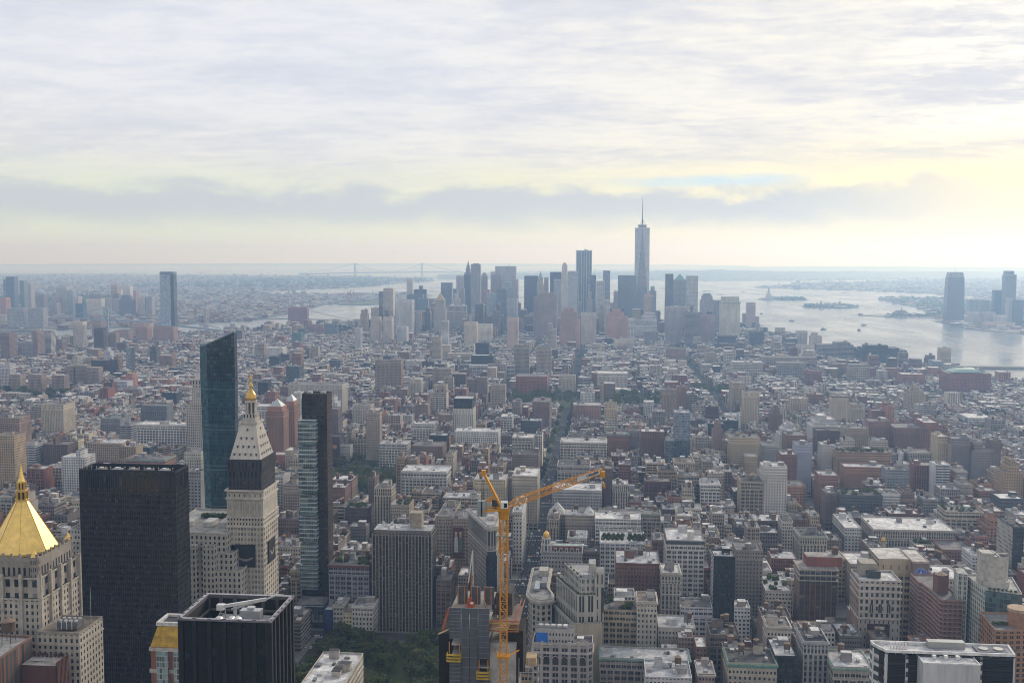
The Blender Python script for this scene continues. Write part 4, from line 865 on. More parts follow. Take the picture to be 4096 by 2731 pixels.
pick('E', 700, 835, 1180, 50, 40, 'CN', 'g', 'hospital_building', 'blue grey boxy hospital block', bulk=2, rgb=(.22, .235, .25), side='blank')
pick('E', 285, 440, 1082, 62, 40, 'YB', 'g', 'hospital_building', 'pale tan hospital with even window rows and a roof lantern', bulk=2, rgb=(.47, .42, .34))
pick('E', 980, 1160, 1090, 46, 30, 'SL', 'g', 'office_block', 'dark grey roof block above the long white office', side='blank', units=1, bulk=0, rgb=(.17, .19, .20))
pick('E', 800, 885, 920, 30, 30, 'WB', 's', 'warehouse', 'blank lavender white box behind the housing towers', side='blank', bulk=0, rgb=(.43, .44, .5))
pick('E', 865, 925, 865, 46, 26, 'OB', 's', 'apartment_tower', 'bright salmon stepped tower in the east village', steps=[(.8, 0, 0, 0, 0), (1, 3, 3, 3, 3)], rgb=(.42, .22, .17), bulk=0)
pick('E', 1045, 1190, 905, 24, 30, 'OB', 's', 'apartment_block', 'low orange brick school in the east village', rgb=(.33, .2, .15))
pick('L', 870, 985, 1395, 52, 24, 'GB', 's', 'housing_tower', 'leftmost of three grey brown housing towers standing in a row', bulk=0, rgb=(.27, .235, .205))
pick('L', 1010, 1160, 1385, 54, 24, 'GB', 's', 'housing_tower', 'middle one of three grey brown housing towers in a row', bulk=0, rgb=(.26, .22, .20))
pick('L', 1168, 1322, 1420, 50, 24, 'GB', 's', 'housing_tower', 'rightmost of three grey brown housing towers in a row', bulk=0, rgb=(.28, .235, .21))
pick('E', 360, 445, 878, 50, 24, 'GB', 's', 'housing_tower', 'brown housing tower by the tall trees in front of the row of three', bulk=0, rgb=(.26, .205, .18))
pick('E', 195, 288, 872, 52, 24, 'GB', 's', 'housing_tower', 'pinkish housing tower left of the tree belt', bulk=0, rgb=(.29, .23, .205))
pick('E', 60, 138, 872, 46, 24, 'GB', 's', 'housing_tower', 'tan housing tower near the left edge behind the trees', bulk=0, rgb=(.31, .26, .225))
pick('L', 497, 680, 920, 82, 30, 'RW', 'w', 'apartment_tower', 'white checkered ribbon tower in the lower east side', bulk=1, rgb=(.52, .52, .54))
pick('L', 978, 1110, 808, 92, 30, 'TB', 'g', 'apartment_tower', 'tan and white striped slab tower left of the dark tower', bulk=0, rgb=(.38, .34, .31), side='RW')
pick('L', 1258, 1390, 890, 80, 26, 'SL', 't', 'apartment_tower', 'dark brown black tower with speckled windows below the bridge', bulk=0, rgb=(.10, .085, .085))
pick('L', 1450, 1555, 950, 62, 26, 'BB', 'g', 'apartment_tower', 'brown tower right of the dark speckled tower', bulk=0, rgb=(.28, .22, .19))
pick('L', 238, 445, 1085, 50, 34, 'PW', 'g', 'office_block', 'pale concrete finned block left of the white checkered tower', bulk=1, rgb=(.36, .34, .34))
pick('L', 688, 830, 1040, 50, 30, 'BB', 'g', 'housing_tower', 'brown housing slab directly right of the white checkered tower', bulk=1, rgb=(.25, .19, .17))
pick('L', 1375, 1500, 1160, 52, 26, 'WB', 'w', 'hotel_tower', 'lavender white stepped blank tower in the lower east side', side='blank', steps=[(.6, 0, 0, 0, 0), (.85, 2, 6, 2, 2), (1, 8, 13, 4, 4)], bulk=0, rgb=(.46, .46, .53))
pick('L', 1692, 1760, 1150, 74, 20, 'PG', 'g', 'hotel_tower', 'slender pale blue slab tower in the east village', bulk=1, rgb=(.38, .45, .52), side='SL')
pick('L', 1222, 1505, 1325, 44, 30, 'SL', 'g', 'apartment_block', 'black apartment block below the lavender stepped tower', bulk=2, rgb=(.07, .07, .08))
pick('L', 1525, 1590, 1270, 50, 26, 'BB', 'g', 'apartment_tower', 'brown block left of the slender pale blue slab', bulk=0, rgb=(.24, .17, .15))
pick('L', 2010, 2100, 1130, 60, 26, 'SL', 'g', 'hotel_tower', 'dark slate tapering tower right of the slender pale blue slab', steps=[(.8, 0, 0, 0, 0), (1, 4, 4, 3, 3)], bulk=0, rgb=(.11, .115, .13))
pick('L', 2140, 2310, 1255, 44, 26, 'RB', 'w', 'housing_tower', 'reddish housing slab left of the dark wedge tower', bulk=1, rgb=(.26, .17, .15))
pick('L', 1820, 1975, 875, 60, 40, 'RB', 'g', 'housing_tower', 'red brown river housing block left of the blue river tower', bulk=0, rgb=(.25, .16, .145))
pick('L', 2060, 2330, 875, 62, 40, 'RB', 'g', 'housing_tower', 'broad red brown housing slab at the foot of the blue river tower', bulk=0, rgb=(.24, .155, .14))
pick('L', 1765, 2005, 830, 62, 40, 'TB', 'g', 'housing_tower', 'tan river housing slab behind the red brown ones', bulk=0, rgb=(.31, .25, .23))
pick('L', 1530, 1725, 925, 44, 40, 'BB', 'g', 'housing_tower', 'brown river housing slab under the bridge deck', bulk=0, rgb=(.23, .165, .155))
pick('L', 1230, 1355, 805, 'y3650', 40, 'BB', 'g', 'housing_tower', 'brown housing tower below the bridge left tower', rgb=(.26, .20, .19))
pick('L', 385, 500, 930, 'y3000', 40, 'BB', 'g', 'housing_tower', 'mauve banded housing tower left of the white checkered tower', rgb=(.29, .225, .22))
pick('L', 0, 120, 960, 'y2900', 40, 'BB', 'g', 'housing_tower', 'dark mauve housing tower at the left edge', rgb=(.22, .17, .17))
pick('L', 0, 130, 1385, 'y2250', 24, 'WB', 'g', 'apartment_block', 'white block with dark window columns at the left edge', rgb=(.5, .5, .53))
pick('A', 1345, 1548, 318, 52, 30, 'DG', 'w', 'office_block', 'low black glass block with a white roof left of the clock tower crown')
pick('A', 1262, 1352, 150, 88, 16, 'CN', 'g', 'office_tower', 'blank grey slab tower edge right of the big black slab', side='blank', bulk=0, rgb=(.27, .27, .28))
pick('A', 455, 562, 545, 112, 26, 'LS', 'g', 'office_block', 'pale limestone office with a big white tank house left of the black slab', bulk=2, rgb=(.44, .42, .39))
pick('A', 372, 452, 590, 104, 20, 'LS', 'g', 'office_block', 'pale limestone wing between gold pyramid and the white tank house', rgb=(.42, .39, .35))
# --- the downtown skyline, the Hudson side, Jersey and Brooklyn: distance known, height from the photograph
CB = dict(cat='skyscraper')
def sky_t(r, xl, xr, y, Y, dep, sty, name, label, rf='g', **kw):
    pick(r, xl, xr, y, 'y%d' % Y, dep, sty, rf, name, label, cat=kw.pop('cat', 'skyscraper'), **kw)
sky_t('V', 430, 480, 390, 4290, 45, 'DR', 'office_tower', 'dark striped strip tower half joined to the tall tan pier slab', rgb=(.16, .18, .2))
sky_t('V', 480, 578, 356, 4290, 45, 'PW', 'office_tower', 'tall tan pier slab standing before the east river bend', side='blank', rgb=(.42, .37, .32))
sky_t('V', 605, 780, 480, 3950, 50, 'LS', 'courthouse_tower', 'broad grey courthouse tower right of the tall tan pier slab', rgb=(.36, .36, .37))
sky_t('V', 722, 783, 254, 5050, 30, 'WB', 'apartment_tower', 'thin white tower with brown crown on the east edge of the skyline', rgb=(.5, .47, .44))
sky_t('V', 797, 924, 330, 5000, 40, 'DG', 'office_tower', 'dark glass tower with a narrower stepped head', rgb=(.05, .06, .07), steps=[(.9, 0, 0, 0, 0), (1, 24, 18, 8, 8)])
sky_t('V', 725, 892, 418, 4700, 40, 'GL', 'office_tower', 'blue grey ribbed tower in front of the dark stepped head', rgb=(.12, .14, .17))
sky_t('V', 838, 945, 460, 4500, 40, 'GL', 'office_tower', 'lighter blue glass tower left of the gold pyramid', rgb=(.16, .2, .24))
sky_t('V', 940, 1012, 470, 4600, 40, 'BB', 'office_tower', 'brown office tower directly left of the gold pyramid', rgb=(.2, .16, .16))
sky_t('V', 1080, 1195, 297, 5150, 45, 'DR', 'office_tower', 'dark ribbed tower with a black crown behind the gold pyramid', rgb=(.17, .18, .2))
sky_t('V', 1158, 1262, 362, 5300, 45, 'GL', 'office_tower', 'low blue glass tower right of the black crown', rgb=(.12, .15, .19))
sky_t('V', 1242, 1322, 222, 5100, 45, 'PW', 'office_tower', 'white striped tower with dark bands under its roof', rgb=(.42, .40, .42))
sky_t('V', 1323, 1393, 216, 4950, 40, 'DG', 'office_tower', 'slim black tower beneath the spired crown', rgb=(.06, .065, .08))
sky_t('V', 1190, 1272, 410, 4600, 40, 'LS', 'office_tower', 'old grey stone tower with a wedding cake top behind the municipal towers', rgb=(.33, .32, .32), steps=[(.85, 0, 0, 0, 0), (1, 10, 10, 8, 8)])
sky_t('V', 1272, 1322, 360, 4800, 40, 'BB', 'office_tower', 'narrow mauve tower below the white striped tower', rgb=(.25, .21, .22))
sky_t('V', 1502, 1562, 232, 4900, 40, 'DR', 'office_tower', 'banded tower with a sloping hip roof right of the rippled steel tower', rgb=(.24, .22, .24))
sky_t('V', 1520, 1585, 372, 4700, 40, 'RB', 'office_tower', 'reddish tower below the sloping hip roof', rgb=(.24, .15, .16))
sky_t('V', 1600, 1648, 182, 4950, 40, 'LS', 'office_tower', 'pale slender stone tower left of the broad white grid slab', rgb=(.40, .37, .36))
sky_t('V', 1620, 1702, 220, 4800, 40, 'BB', 'office_tower', 'plum coloured tower in front of the broad white grid slab', rgb=(.19, .155, .19))
sky_t('V', 1648, 1865, 124, 4877, 45, 'RW', 'office_tower', 'broad white grid slab tower with a roof mast', rgb=(.40, .41, .44))
sky_t('V', 1562, 1658, 405, 4380, 40, 'PG', 'office_tower', 'pale dotted tower with a sloped top left of the blue glass slab', rgb=(.33, .35, .38))
sky_t('V', 1660, 1770, 362, 4350, 40, 'GL', 'office_tower', 'blue glass slab with a dark top in front of the white grid slab', rgb=(.13, .17, .21))
sky_t('V', 1722, 1832, 290, 4700, 40, 'PG', 'office_tower', 'light blue stepped tower below the white grid slab', rgb=(.30, .34, .38), steps=[(.88, 0, 0, 0, 0), (1, 10, 10, 8, 8)])
sky_t('V', 1770, 1876, 470, 4200, 40, 'RW', 'office_tower', 'pale grey ribbed block right of the blue glass slab', rgb=(.36, .37, .39))
sky_t('V', 1832, 1886, 262, 4650, 40, 'PW', 'office_tower', 'slender grey stepped tower with a dark cap', rgb=(.33, .33, .35))
sky_t('V', 1952, 2093, 226, 4800, 45, 'DG', 'office_tower', 'flat black slab tower left of the green spired tower', rgb=(.05, .05, .065))
sky_t('V', 2160, 2204, 240, 4800, 40, 'BB', 'office_tower', 'rounded brown tower right of the green spired tower', rgb=(.26, .22, .22))
sky_t('V', 2222, 2345, 186, 4700, 45, 'DG', 'office_tower', 'black slab tower left of the slim limestone condominium', rgb=(.05, .055, .075))
sky_t('V', 2260, 2352, 262, 4550, 40, 'RW', 'office_tower', 'pale ribbed tower in front of the right hand black slab', rgb=(.33, .36, .40))
sky_t('V', 2105, 2292, 408, 3917, 45, 'PW', 'telephone_tower', 'windowless brown concrete tower with tall shafts', side='blank', rgb=(.26, .205, .19))
sky_t('V', 2050, 2108, 450, 3950, 40, 'BB', 'office_tower', 'brown annex slab on the left of the windowless concrete tower', rgb=(.22, .18, .18))
sky_t('V', 345, 436, 660, 3640, 40, 'TB', 'apartment_tower', 'beige chinatown tower, left one of a pair of slabs', rgb=(.36, .31, .28))
sky_t('V', 476, 566, 662, 3640, 40, 'TB', 'apartment_tower', 'beige chinatown tower, right one of a pair of slabs', rgb=(.37, .32, .29))
sky_t('V', 1086, 1156, 704, 3350, 26, 'RW', 'hotel_tower', 'slim white ribbed hotel tower before the municipal towers', rgb=(.5, .51, .54))
sky_t('V', 1322, 1455, 715, 3500, 40, 'YB', 'office_block', 'tan government block right of the slim white hotel', rgb=(.42, .36, .28))
sky_t('V', 1455, 1610, 735, 3650, 40, 'LS', 'office_block', 'long cream government block with an arcaded top floor', rgb=(.42, .40, .36))
sky_t('V', 1775, 1885, 670, 3350, 36, 'TB', 'apartment_tower', 'tan brick tower with gold trimmed right wing', rgb=(.37, .29, .24))
sky_t('V', 2200, 2290, 730, 3250, 36, 'LS', 'apartment_tower', 'stepped pale tower right of the windowless concrete tower', rgb=(.38, .36, .35), steps=[(.85, 0, 0, 0, 0), (1, 0, 14, 4, 4)])
sky_t('V', 620, 722, 760, 3550, 36, 'CN', 'jail_tower', 'grey tower with a white arched crown panel', side='blank', rgb=(.34, .34, .36))
sky_t('V', 988, 1078, 868, 2950, 30, 'TB', 'loft_building', 'tan loft tower left of the slim white hotel', rgb=(.38, .33, .27))
sky_t('V', 180, 240, 775, 3300, 30, 'WB', 'loft_building', 'white gabled loft tower over chinatown', rgb=(.45, .46, .49))
# around the tallest tower
sky_t('W', 130, 208, 878, 4344, 30, 'LS', 'hotel_tower', 'slim limestone condominium tower with a lantern top', rgb=(.44, .41, .37), steps=[(.89, 0, 0, 0, 0), (1, 2.5, 2.5, 3, 3)])
sky_t('W', 208, 318, 955, 3950, 30, 'PG', 'apartment_tower', 'jenga like tower of shifted white glass floors', rgb=(.42, .46, .52))
sky_t('W', 480, 534, 998, 4600, 40, 'DG', 'office_tower', 'dark tower with a tiny crane right of the corner trussed tower', rgb=(.09, .09, .12))
sky_t('W', 430, 497, 1110, 4300, 30, 'LS', 'office_tower', 'pale setback tower at the foot of the corner trussed tower', rgb=(.33, .31, .32), steps=[(.7, 0, 0, 0, 0), (.85, 3, 5, 3, 3), (1, 6, 12, 6, 6)])
sky_t('W', 538, 636, 1066, 4250, 36, 'RW', 'apartment_tower', 'pale blue and white framed tower with three bays', rgb=(.40, .43, .48))
sky_t('W', 617, 699, 945, 4900, 36, 'DR', 'apartment_tower', 'slender banded dark tower with a ragged crown', rgb=(.2, .21, .24))
sky_t('W', 632, 700, 1290, 4100, 36, 'RW', 'apartment_tower', 'white gridded mid rise below the slender banded tower', rgb=(.46, .48, .51))
sky_t('W', 790, 1003, 1000, 4350, 45, 'GL', 'office_tower', 'wide blue grey glass slab left of the tallest tower', rgb=(.17, .19, .23))
sky_t('W', 740, 790, 1185, 4300, 40, 'BB', 'office_tower', 'dark brown slab edge left of the wide blue grey glass slab', rgb=(.22, .19, .20))
sky_t('W', 1155, 1236, 1150, 4800, 40, 'DR', 'office_tower', 'grey tower with a green copper dome right of the tallest tower', rgb=(.24, .24, .27), steps=[(.93, 0, 0, 0, 0), (1, 6, 8, 5, 5)])
sky_t('W', 1092, 1186, 1225, 4000, 36, 'OB', 'apartment_tower', 'brown stone tower with an arched crown before the tallest tower', rgb=(.30, .23, .21))
sky_t('W', 1343, 1434, 985, 4250, 40, 'DG', 'apartment_tower', 'dark flaring glass tower left of the green pyramid tower', rgb=(.10, .11, .135))
sky_t('W', 1434, 1590, 1052, 4600, 50, 'DR', 'office_tower', 'grey tower carrying a green copper pyramid', rgb=(.22, .21, .24))
sky_t('W', 1590, 1722, 1006, 4450, 50, 'RW', 'office_tower', 'white and black striped office slab by the river', rgb=(.50, .52, .55))
sky_t('W', 1750, 1908, 1240, 4250, 40, 'GB', 'office_tower', 'brown grey tower with a chamfered hat by the river', rgb=(.22, .2, .215), steps=[(.9, 0, 0, 0, 0), (1, 6, 6, 4, 4)])
sky_t('W', 1350, 1545, 1372, 3700, 40, 'PW', 'office_tower', 'broad taupe office slab with a toothed crown', rgb=(.32, .29, .29))
sky_t('W', 1576, 1735, 1440, 3600, 40, 'GL', 'office_tower', 'dark glass slab with white roof box right of the toothed crown', rgb=(.11, .13, .165))
sky_t('W', 650, 905, 1400, 3850, 50, 'OB', 'office_tower', 'stepped red brown brick ziggurat tower', rgb=(.34, .19, .14), steps=[(.78, 0, 0, 0, 0), (.9, 12, 14, 8, 8), (1, 22, 26, 14, 14)])
sky_t('W', 110, 345, 1390, 3500, 50, 'OB', 'office_tower', 'broad brown brick ziggurat below the limestone condominium', rgb=(.29, .19, .16), steps=[(.75, 0, 0, 0, 0), (.92, 6, 8, 5, 5), (1, 16, 18, 10, 10)])
sky_t('W', 945, 1245, 1440, 3900, 50, 'RW', 'office_block', 'white sloping stepped ribbon block below the tallest tower', rgb=(.46, .49, .52), steps=[(.55, 0, 0, 0, 0), (.75, 20, 0, 4, 4), (.9, 38, 2, 8, 8), (1, 52, 6, 12, 12)])
sky_t('W', 360, 538, 1440, 3650, 40, 'YB', 'apartment_tower', 'tan and glass block between the two brick ziggurats', rgb=(.36, .33, .31))
sky_t('W', 905, 986, 1505, 3600, 30, 'WG', 'apartment_tower', 'small white framed block right of the red brown ziggurat', rgb=(.5, .48, .45))
sky_t('G', 1415, 1475, 360, 4000, 40, 'DR', 'office_tower', 'dark ribbed annex left of the cream bank tower', rgb=(.17, .18, .21))
sky_t('G', 1455, 1592, 335, 3721, 40, 'YB', 'office_tower', 'cream bank tower with a sloped green roof edge', rgb=(.46, .41, .36), cornice=3, ccol=(.2, .33, .3), steps=[(.9, 0, 0, 0, 0), (1, 4, 4, 4, 4)])
sky_t('G', 1305, 1415, 460, 3650, 40, 'BB', 'apartment_tower', 'plum brown block in front of the chamfered hat tower', rgb=(.24, .19, .20))
sky_t('G', 1638, 1698, 372, 4700, 40, 'OB', 'apartment_tower', 'slim brick and glass riverside tower with a curved top', rgb=(.30, .22, .20))
sky_t('G', 1612, 1640, 450, 4750, 40, 'BB', 'apartment_tower', 'brown riverside apartment slab left of the slim curved top', rgb=(.25, .18, .17))
sky_t('G', 1698, 1722, 470, 4700, 40, 'BB', 'apartment_tower', 'brown riverside apartment slab right of the slim curved top', rgb=(.24, .18, .175))
sky_t('G', 1208, 1300, 450, 3500, 40, 'DR', 'apartment_tower', 'dark stepped tower before the striped river slab', rgb=(.15, .14, .15))
# Hudson side
pick('N', 852, 972, 820, 'y3750', 36, 'DR', 'g', 'apartment_tower', 'rounded tower of white balcony rings by the river', rgb=(.42, .39, .36))
pick('N', 1010, 1140, 842, 'y3650', 36, 'TB', 'g', 'apartment_tower', 'beige stepped brick tower by the river', rgb=(.36, .31, .28), steps=[(.8, 0, 0, 0, 0), (1, 6, 12, 4, 4)])
pick('N', 855, 1100, 990, 'y3350', 40, 'TB', 'g', 'apartment_block', 'beige gabled apartment block below the river towers', rgb=(.40, .35, .31))
pick('N', 1100, 1550, 955, 'y3150', 60, 'DR', 'g', 'office_block', 'big grey ribbon window office with terraced top floors', rgb=(.27, .265, .275), steps=[(.8, 0, 0, 0, 0), (.9, 0, 8, 4, 4), (1, 50, 16, 10, 8)], bulk=2)
pick('N', 1575, 2140, 990, 'y3050', 60, 'DG', 'g', 'office_block', 'large dark green glass terminal block beside the river', rgb=(.05, .065, .065), steps=[(.8, 0, 0, 0, 0), (.9, 8, 20, 4, 4), (1, 20, 48, 12, 10)], bulk=2)
pick('N', 1245, 1470, 1205, 'y2750', 40, 'BB', 'g', 'loft_building', 'brown brick warehouse in front of the terminal blocks', rgb=(.21, .16, .145))
pick('N', 1465, 1705, 1215, 'y2650', 36, 'LW', 'g', 'office_block', 'cream gridded block with a rounded dark roof', rgb=(.45, .41, .34), cornice=1.5, ccol=(.1, .1, .1))
pick('N', 1705, 2055, 1255, 'y2700', 36, 'RB', 'g', 'loft_building', 'broad red brick warehouse right of the cream gridded block', rgb=(.24, .125, .11), bulk=2)
pick('N', 2075, 2352, 1325, 'y2600', 40, 'RB', 'w', 'loft_building', 'lower red brick block with white roof objects', rgb=(.30, .15, .13), side='blank', bulk=2)
pick('N', 425, 1085, 1125, 'y2900', 40, 'LW', 'g', 'loft_building', 'long tan warehouse with even wide windows', rgb=(.36, .31, .27), bulk=3)
pick('N', 625, 942, 1185, 'y2750', 36, 'LW', 'g', 'office_block', 'grey block with white concrete teeth along its roof', rgb=(.33, .31, .30), cornice=2.2, ccol=(.5, .48, .46))
pick('N', 945, 1135, 1285, 'y2600', 30, 'RB', 'g', 'loft_building', 'small dark red loft right of the white toothed block', rgb=(.22, .12, .11))
pick('N', 590, 715, 880, 'y3700', 36, 'WB', 'w', 'apartment_block', 'white stepped block left of the river towers', rgb=(.47, .45, .42))
pick('H', 1200, 1278, 690, 'y3250', 26, 'YB', 'g', 'ventilation_tower', 'lone tan ventilation tower standing at the water edge', side='blank', rgb=(.44, .36, .25))
pick('H', 1262, 1555, 868, 'y2450', 70, 'RB', 's', 'archive_building', 'huge red brick archive block with a green glass roof', rgb=(.235, .105, .095), cornice=2.0, bulk=1)
pick('H', 1145, 1225, 780, 'y2900', 36, 'PG', 'w', 'apartment_tower', 'pale blue glass twin slabs by the pier', rgb=(.36, .40, .44))
pick('H', 1240, 1310, 805, 'y2850', 36, 'RW', 'w', 'apartment_block', 'white ribbon block right of the pale blue slabs', rgb=(.5, .5, .5))
# Jersey City
sky_t('J', 1490, 1640, 715, 5450, 40, 'DR', 'apartment_tower', 'low grey tower between the jersey towers', rgb=(.24, .26, .28))
sky_t('J', 1690, 1800, 715, 5500, 40, 'GL', 'apartment_tower', 'pale green glass block behind the jersey shore', rgb=(.2, .24, .24))
sky_t('J', 1880, 2025, 565, 5250, 40, 'DG', 'office_tower', 'dark blue glass tower left of the tallest jersey tower', rgb=(.10, .12, .15))
sky_t('J', 2055, 2225, 260, 5177, 45, 'GL', 'apartment_tower', 'tall jersey tower with a notched top at the right edge', rgb=(.20, .22, .25), steps=[(.93, 0, 0, 0, 0), (1, 3, 10, 4, 4)])
sky_t('J', 2100, 2160, 690, 5080, 40, 'RW', 'apartment_tower', 'white slatted edge tower at the foot of the tall jersey tower', rgb=(.42, .45, .48))
sky_t('J', 2165, 2336, 720, 5050, 45, 'DG', 'office_tower', 'dark office tower cut by the right edge in jersey', rgb=(.11, .12, .15))
sky_t('J', 1505, 1690, 910, 5100, 60, 'TB', 'office_block', 'low tan waterfront block right of the tapering jersey tower', rgb=(.32, .3, .3))
sky_t('J', 1700, 1900, 905, 5060, 60, 'BB', 'office_block', 'low mauve waterfront block in jersey', rgb=(.30, .26, .26))
sky_t('J', 1735, 1900, 1060, 4900, 50, 'OB', 'apartment_block', 'orange tan pier building on the jersey waterfront', rgb=(.40, .30, .24))
sky_t('J', 1905, 2200, 1070, 4900, 50, 'OB', 'apartment_block', 'long tan pier building with arcades in jersey', rgb=(.36, .29, .25))
sky_t('J', 1900, 2070, 955, 5000, 40, 'TB', 'office_block', 'stepped beige waterfront block in jersey', rgb=(.36, .33, .31))
# Brooklyn
for q in [(75, 185, 200, 5250, 'GL', (.10, .13, .20), 'blue glass tower with a pale right edge over brooklyn'), (40, 76, 230, 5300, 'DR', (.25, .26, .28), 'grey slab left of the blue glass brooklyn tower'),
          (262, 318, 250, 5500, 'GL', (.24, .26, .28), 'pale grey tower with a dark cap over brooklyn'), (358, 412, 285, 5600, 'TB', (.30, .28, .28), 'slim beige tower right of the dark capped one'),
          (0, 78, 480, 4700, 'RB', (.30, .17, .15), 'long red brick block below the blue glass brooklyn tower'), (482, 590, 440, 5200, 'BB', (.17, .15, .17), 'dark mauve block under a white roof ring'),
          (700, 775, 460, 5300, 'TB', (.28, .25, .25), 'taupe tower left of the wide beige brooklyn tower'), (755, 890, 335, 5400, 'TB', (.33, .31, .29), 'wide beige tower in the brooklyn cluster'),
          (895, 975, 375, 5350, 'PG', (.30, .34, .36), 'pale glass tower with a dark top in brooklyn'), (985, 1050, 465, 5300, 'TB', (.34, .31, .29), 'small tan tower left of the beige court'),
          (660, 760, 550, 5050, 'BB', (.20, .19, .22), 'dark grey tower below the wide beige tower'), (1015, 1110, 560, 4900, 'GL', (.06, .10, .22), 'deep blue glass tower near the bridge'),
          (1150, 1360, 500, 5150, 'LS', (.40, .38, .34), 'broad beige court building with a pale crown'), (1195, 1335, 435, 5600, 'BB', (.2, .18, .2), 'dark block behind the broad beige court'),
          (1490, 1570, 310, 5650, 'OB', (.29, .21, .19), 'old brown setback tower in downtown brooklyn'), (1655, 1745, 325, 5500, 'WB', (.46, .43, .40), 'white slab tower in downtown brooklyn'),
          (1745, 1825, 390, 5700, 'OB', (.27, .16, .15), 'red brick tower with green roof in brooklyn'), (1600, 1770, 510, 5150, 'SL', (.12, .12, .15), 'dark sloping pyramid block above the bridge'),
          (1850, 1950, 470, 5200, 'TB', (.37, .34, .31), 'tan slab, left of two by the blue river tower'), (1960, 2040, 465, 5200, 'GB', (.25, .24, .26), 'grey tan slab, right of two by the blue river tower'),
          (95, 310, 625, 4300, 'RW', (.33, .34, .36), 'power station like pale framed block, left half'), (370, 575, 625, 4300, 'RW', (.32, .33, .35), 'power station like pale framed block, right half'),
          (1370, 1490, 480, 5400, 'TB', (.31, .29, .28), 'taupe block behind the bridge tower'), (1500, 1600, 490, 5350, 'GB', (.25, .23, .24), 'grey brown slab left of the sloping pyramid block')]:
    sky_t('L', q[0], q[1], q[2], q[3], 40, q[4], 'brooklyn_tower', q[6], rgb=q[5])
# ------------------------------------------------------------------ the landmarks, each built for itself
def own(name, label, loc, parts, cat='building', foot=None):
    """a thing whose parts are given in world coordinates (z above the street)"""
    for _, _, mb in parts: mb.v = [(p[0] - loc[0], p[1] - loc[1], p[2]) for p in mb.v]
    if foot: FOOT.append(foot)
    return make(name, label, (loc[0], loc[1], 1.15 + (drop(*loc[:2]) if math.hypot(*loc[:2]) > 3500 else 0)), parts, cat=cat)
def prism(pts, z0, z1, sty, seed=0.0, top=None, mat=0, styles=None, topmat=R_):
    m = MB(); m.poly_walls(pts, z0, z1, sty, seed, mat, styles=styles)
    if top is not None: m.cap(pts, z1, topmat, top)
    return m
def rect(x0, x1, y0, y1): return [(x0, y0), (x1, y0), (x1, y1), (x0, y1)]
def parapet(m, pts, z, h, col, t=.45):
    Q = offset(pts, -t); n = len(pts)
    for i in range(n):
        j = (i + 1) % n
        m.face([(*pts[i], z), (*pts[j], z), (*pts[j], z + h), (*pts[i], z + h)], P_, col)
        m.face([(*pts[i], z + h), (*pts[j], z + h), (*Q[j], z + h), (*Q[i], z + h)], P_, col)
        m.face([(*Q[j], z), (*Q[i], z), (*Q[i], z + h), (*Q[j], z + h)], P_, col)
def octagon(cx, cy, r, ph=math.pi / 8): return [(cx + r * math.cos(ph + k * math.pi / 4), cy + r * math.sin(ph + k * math.pi / 4)) for k in range(8)]
def boxm(x0, x1, y0, y1, z0, z1, mat, col, bottom=True):
    m = MB(); m.box(x0, x1, y0, y1, z0, z1, mat, col, bottom); return m
GOLD = (0.86, 0.59, 0.17)

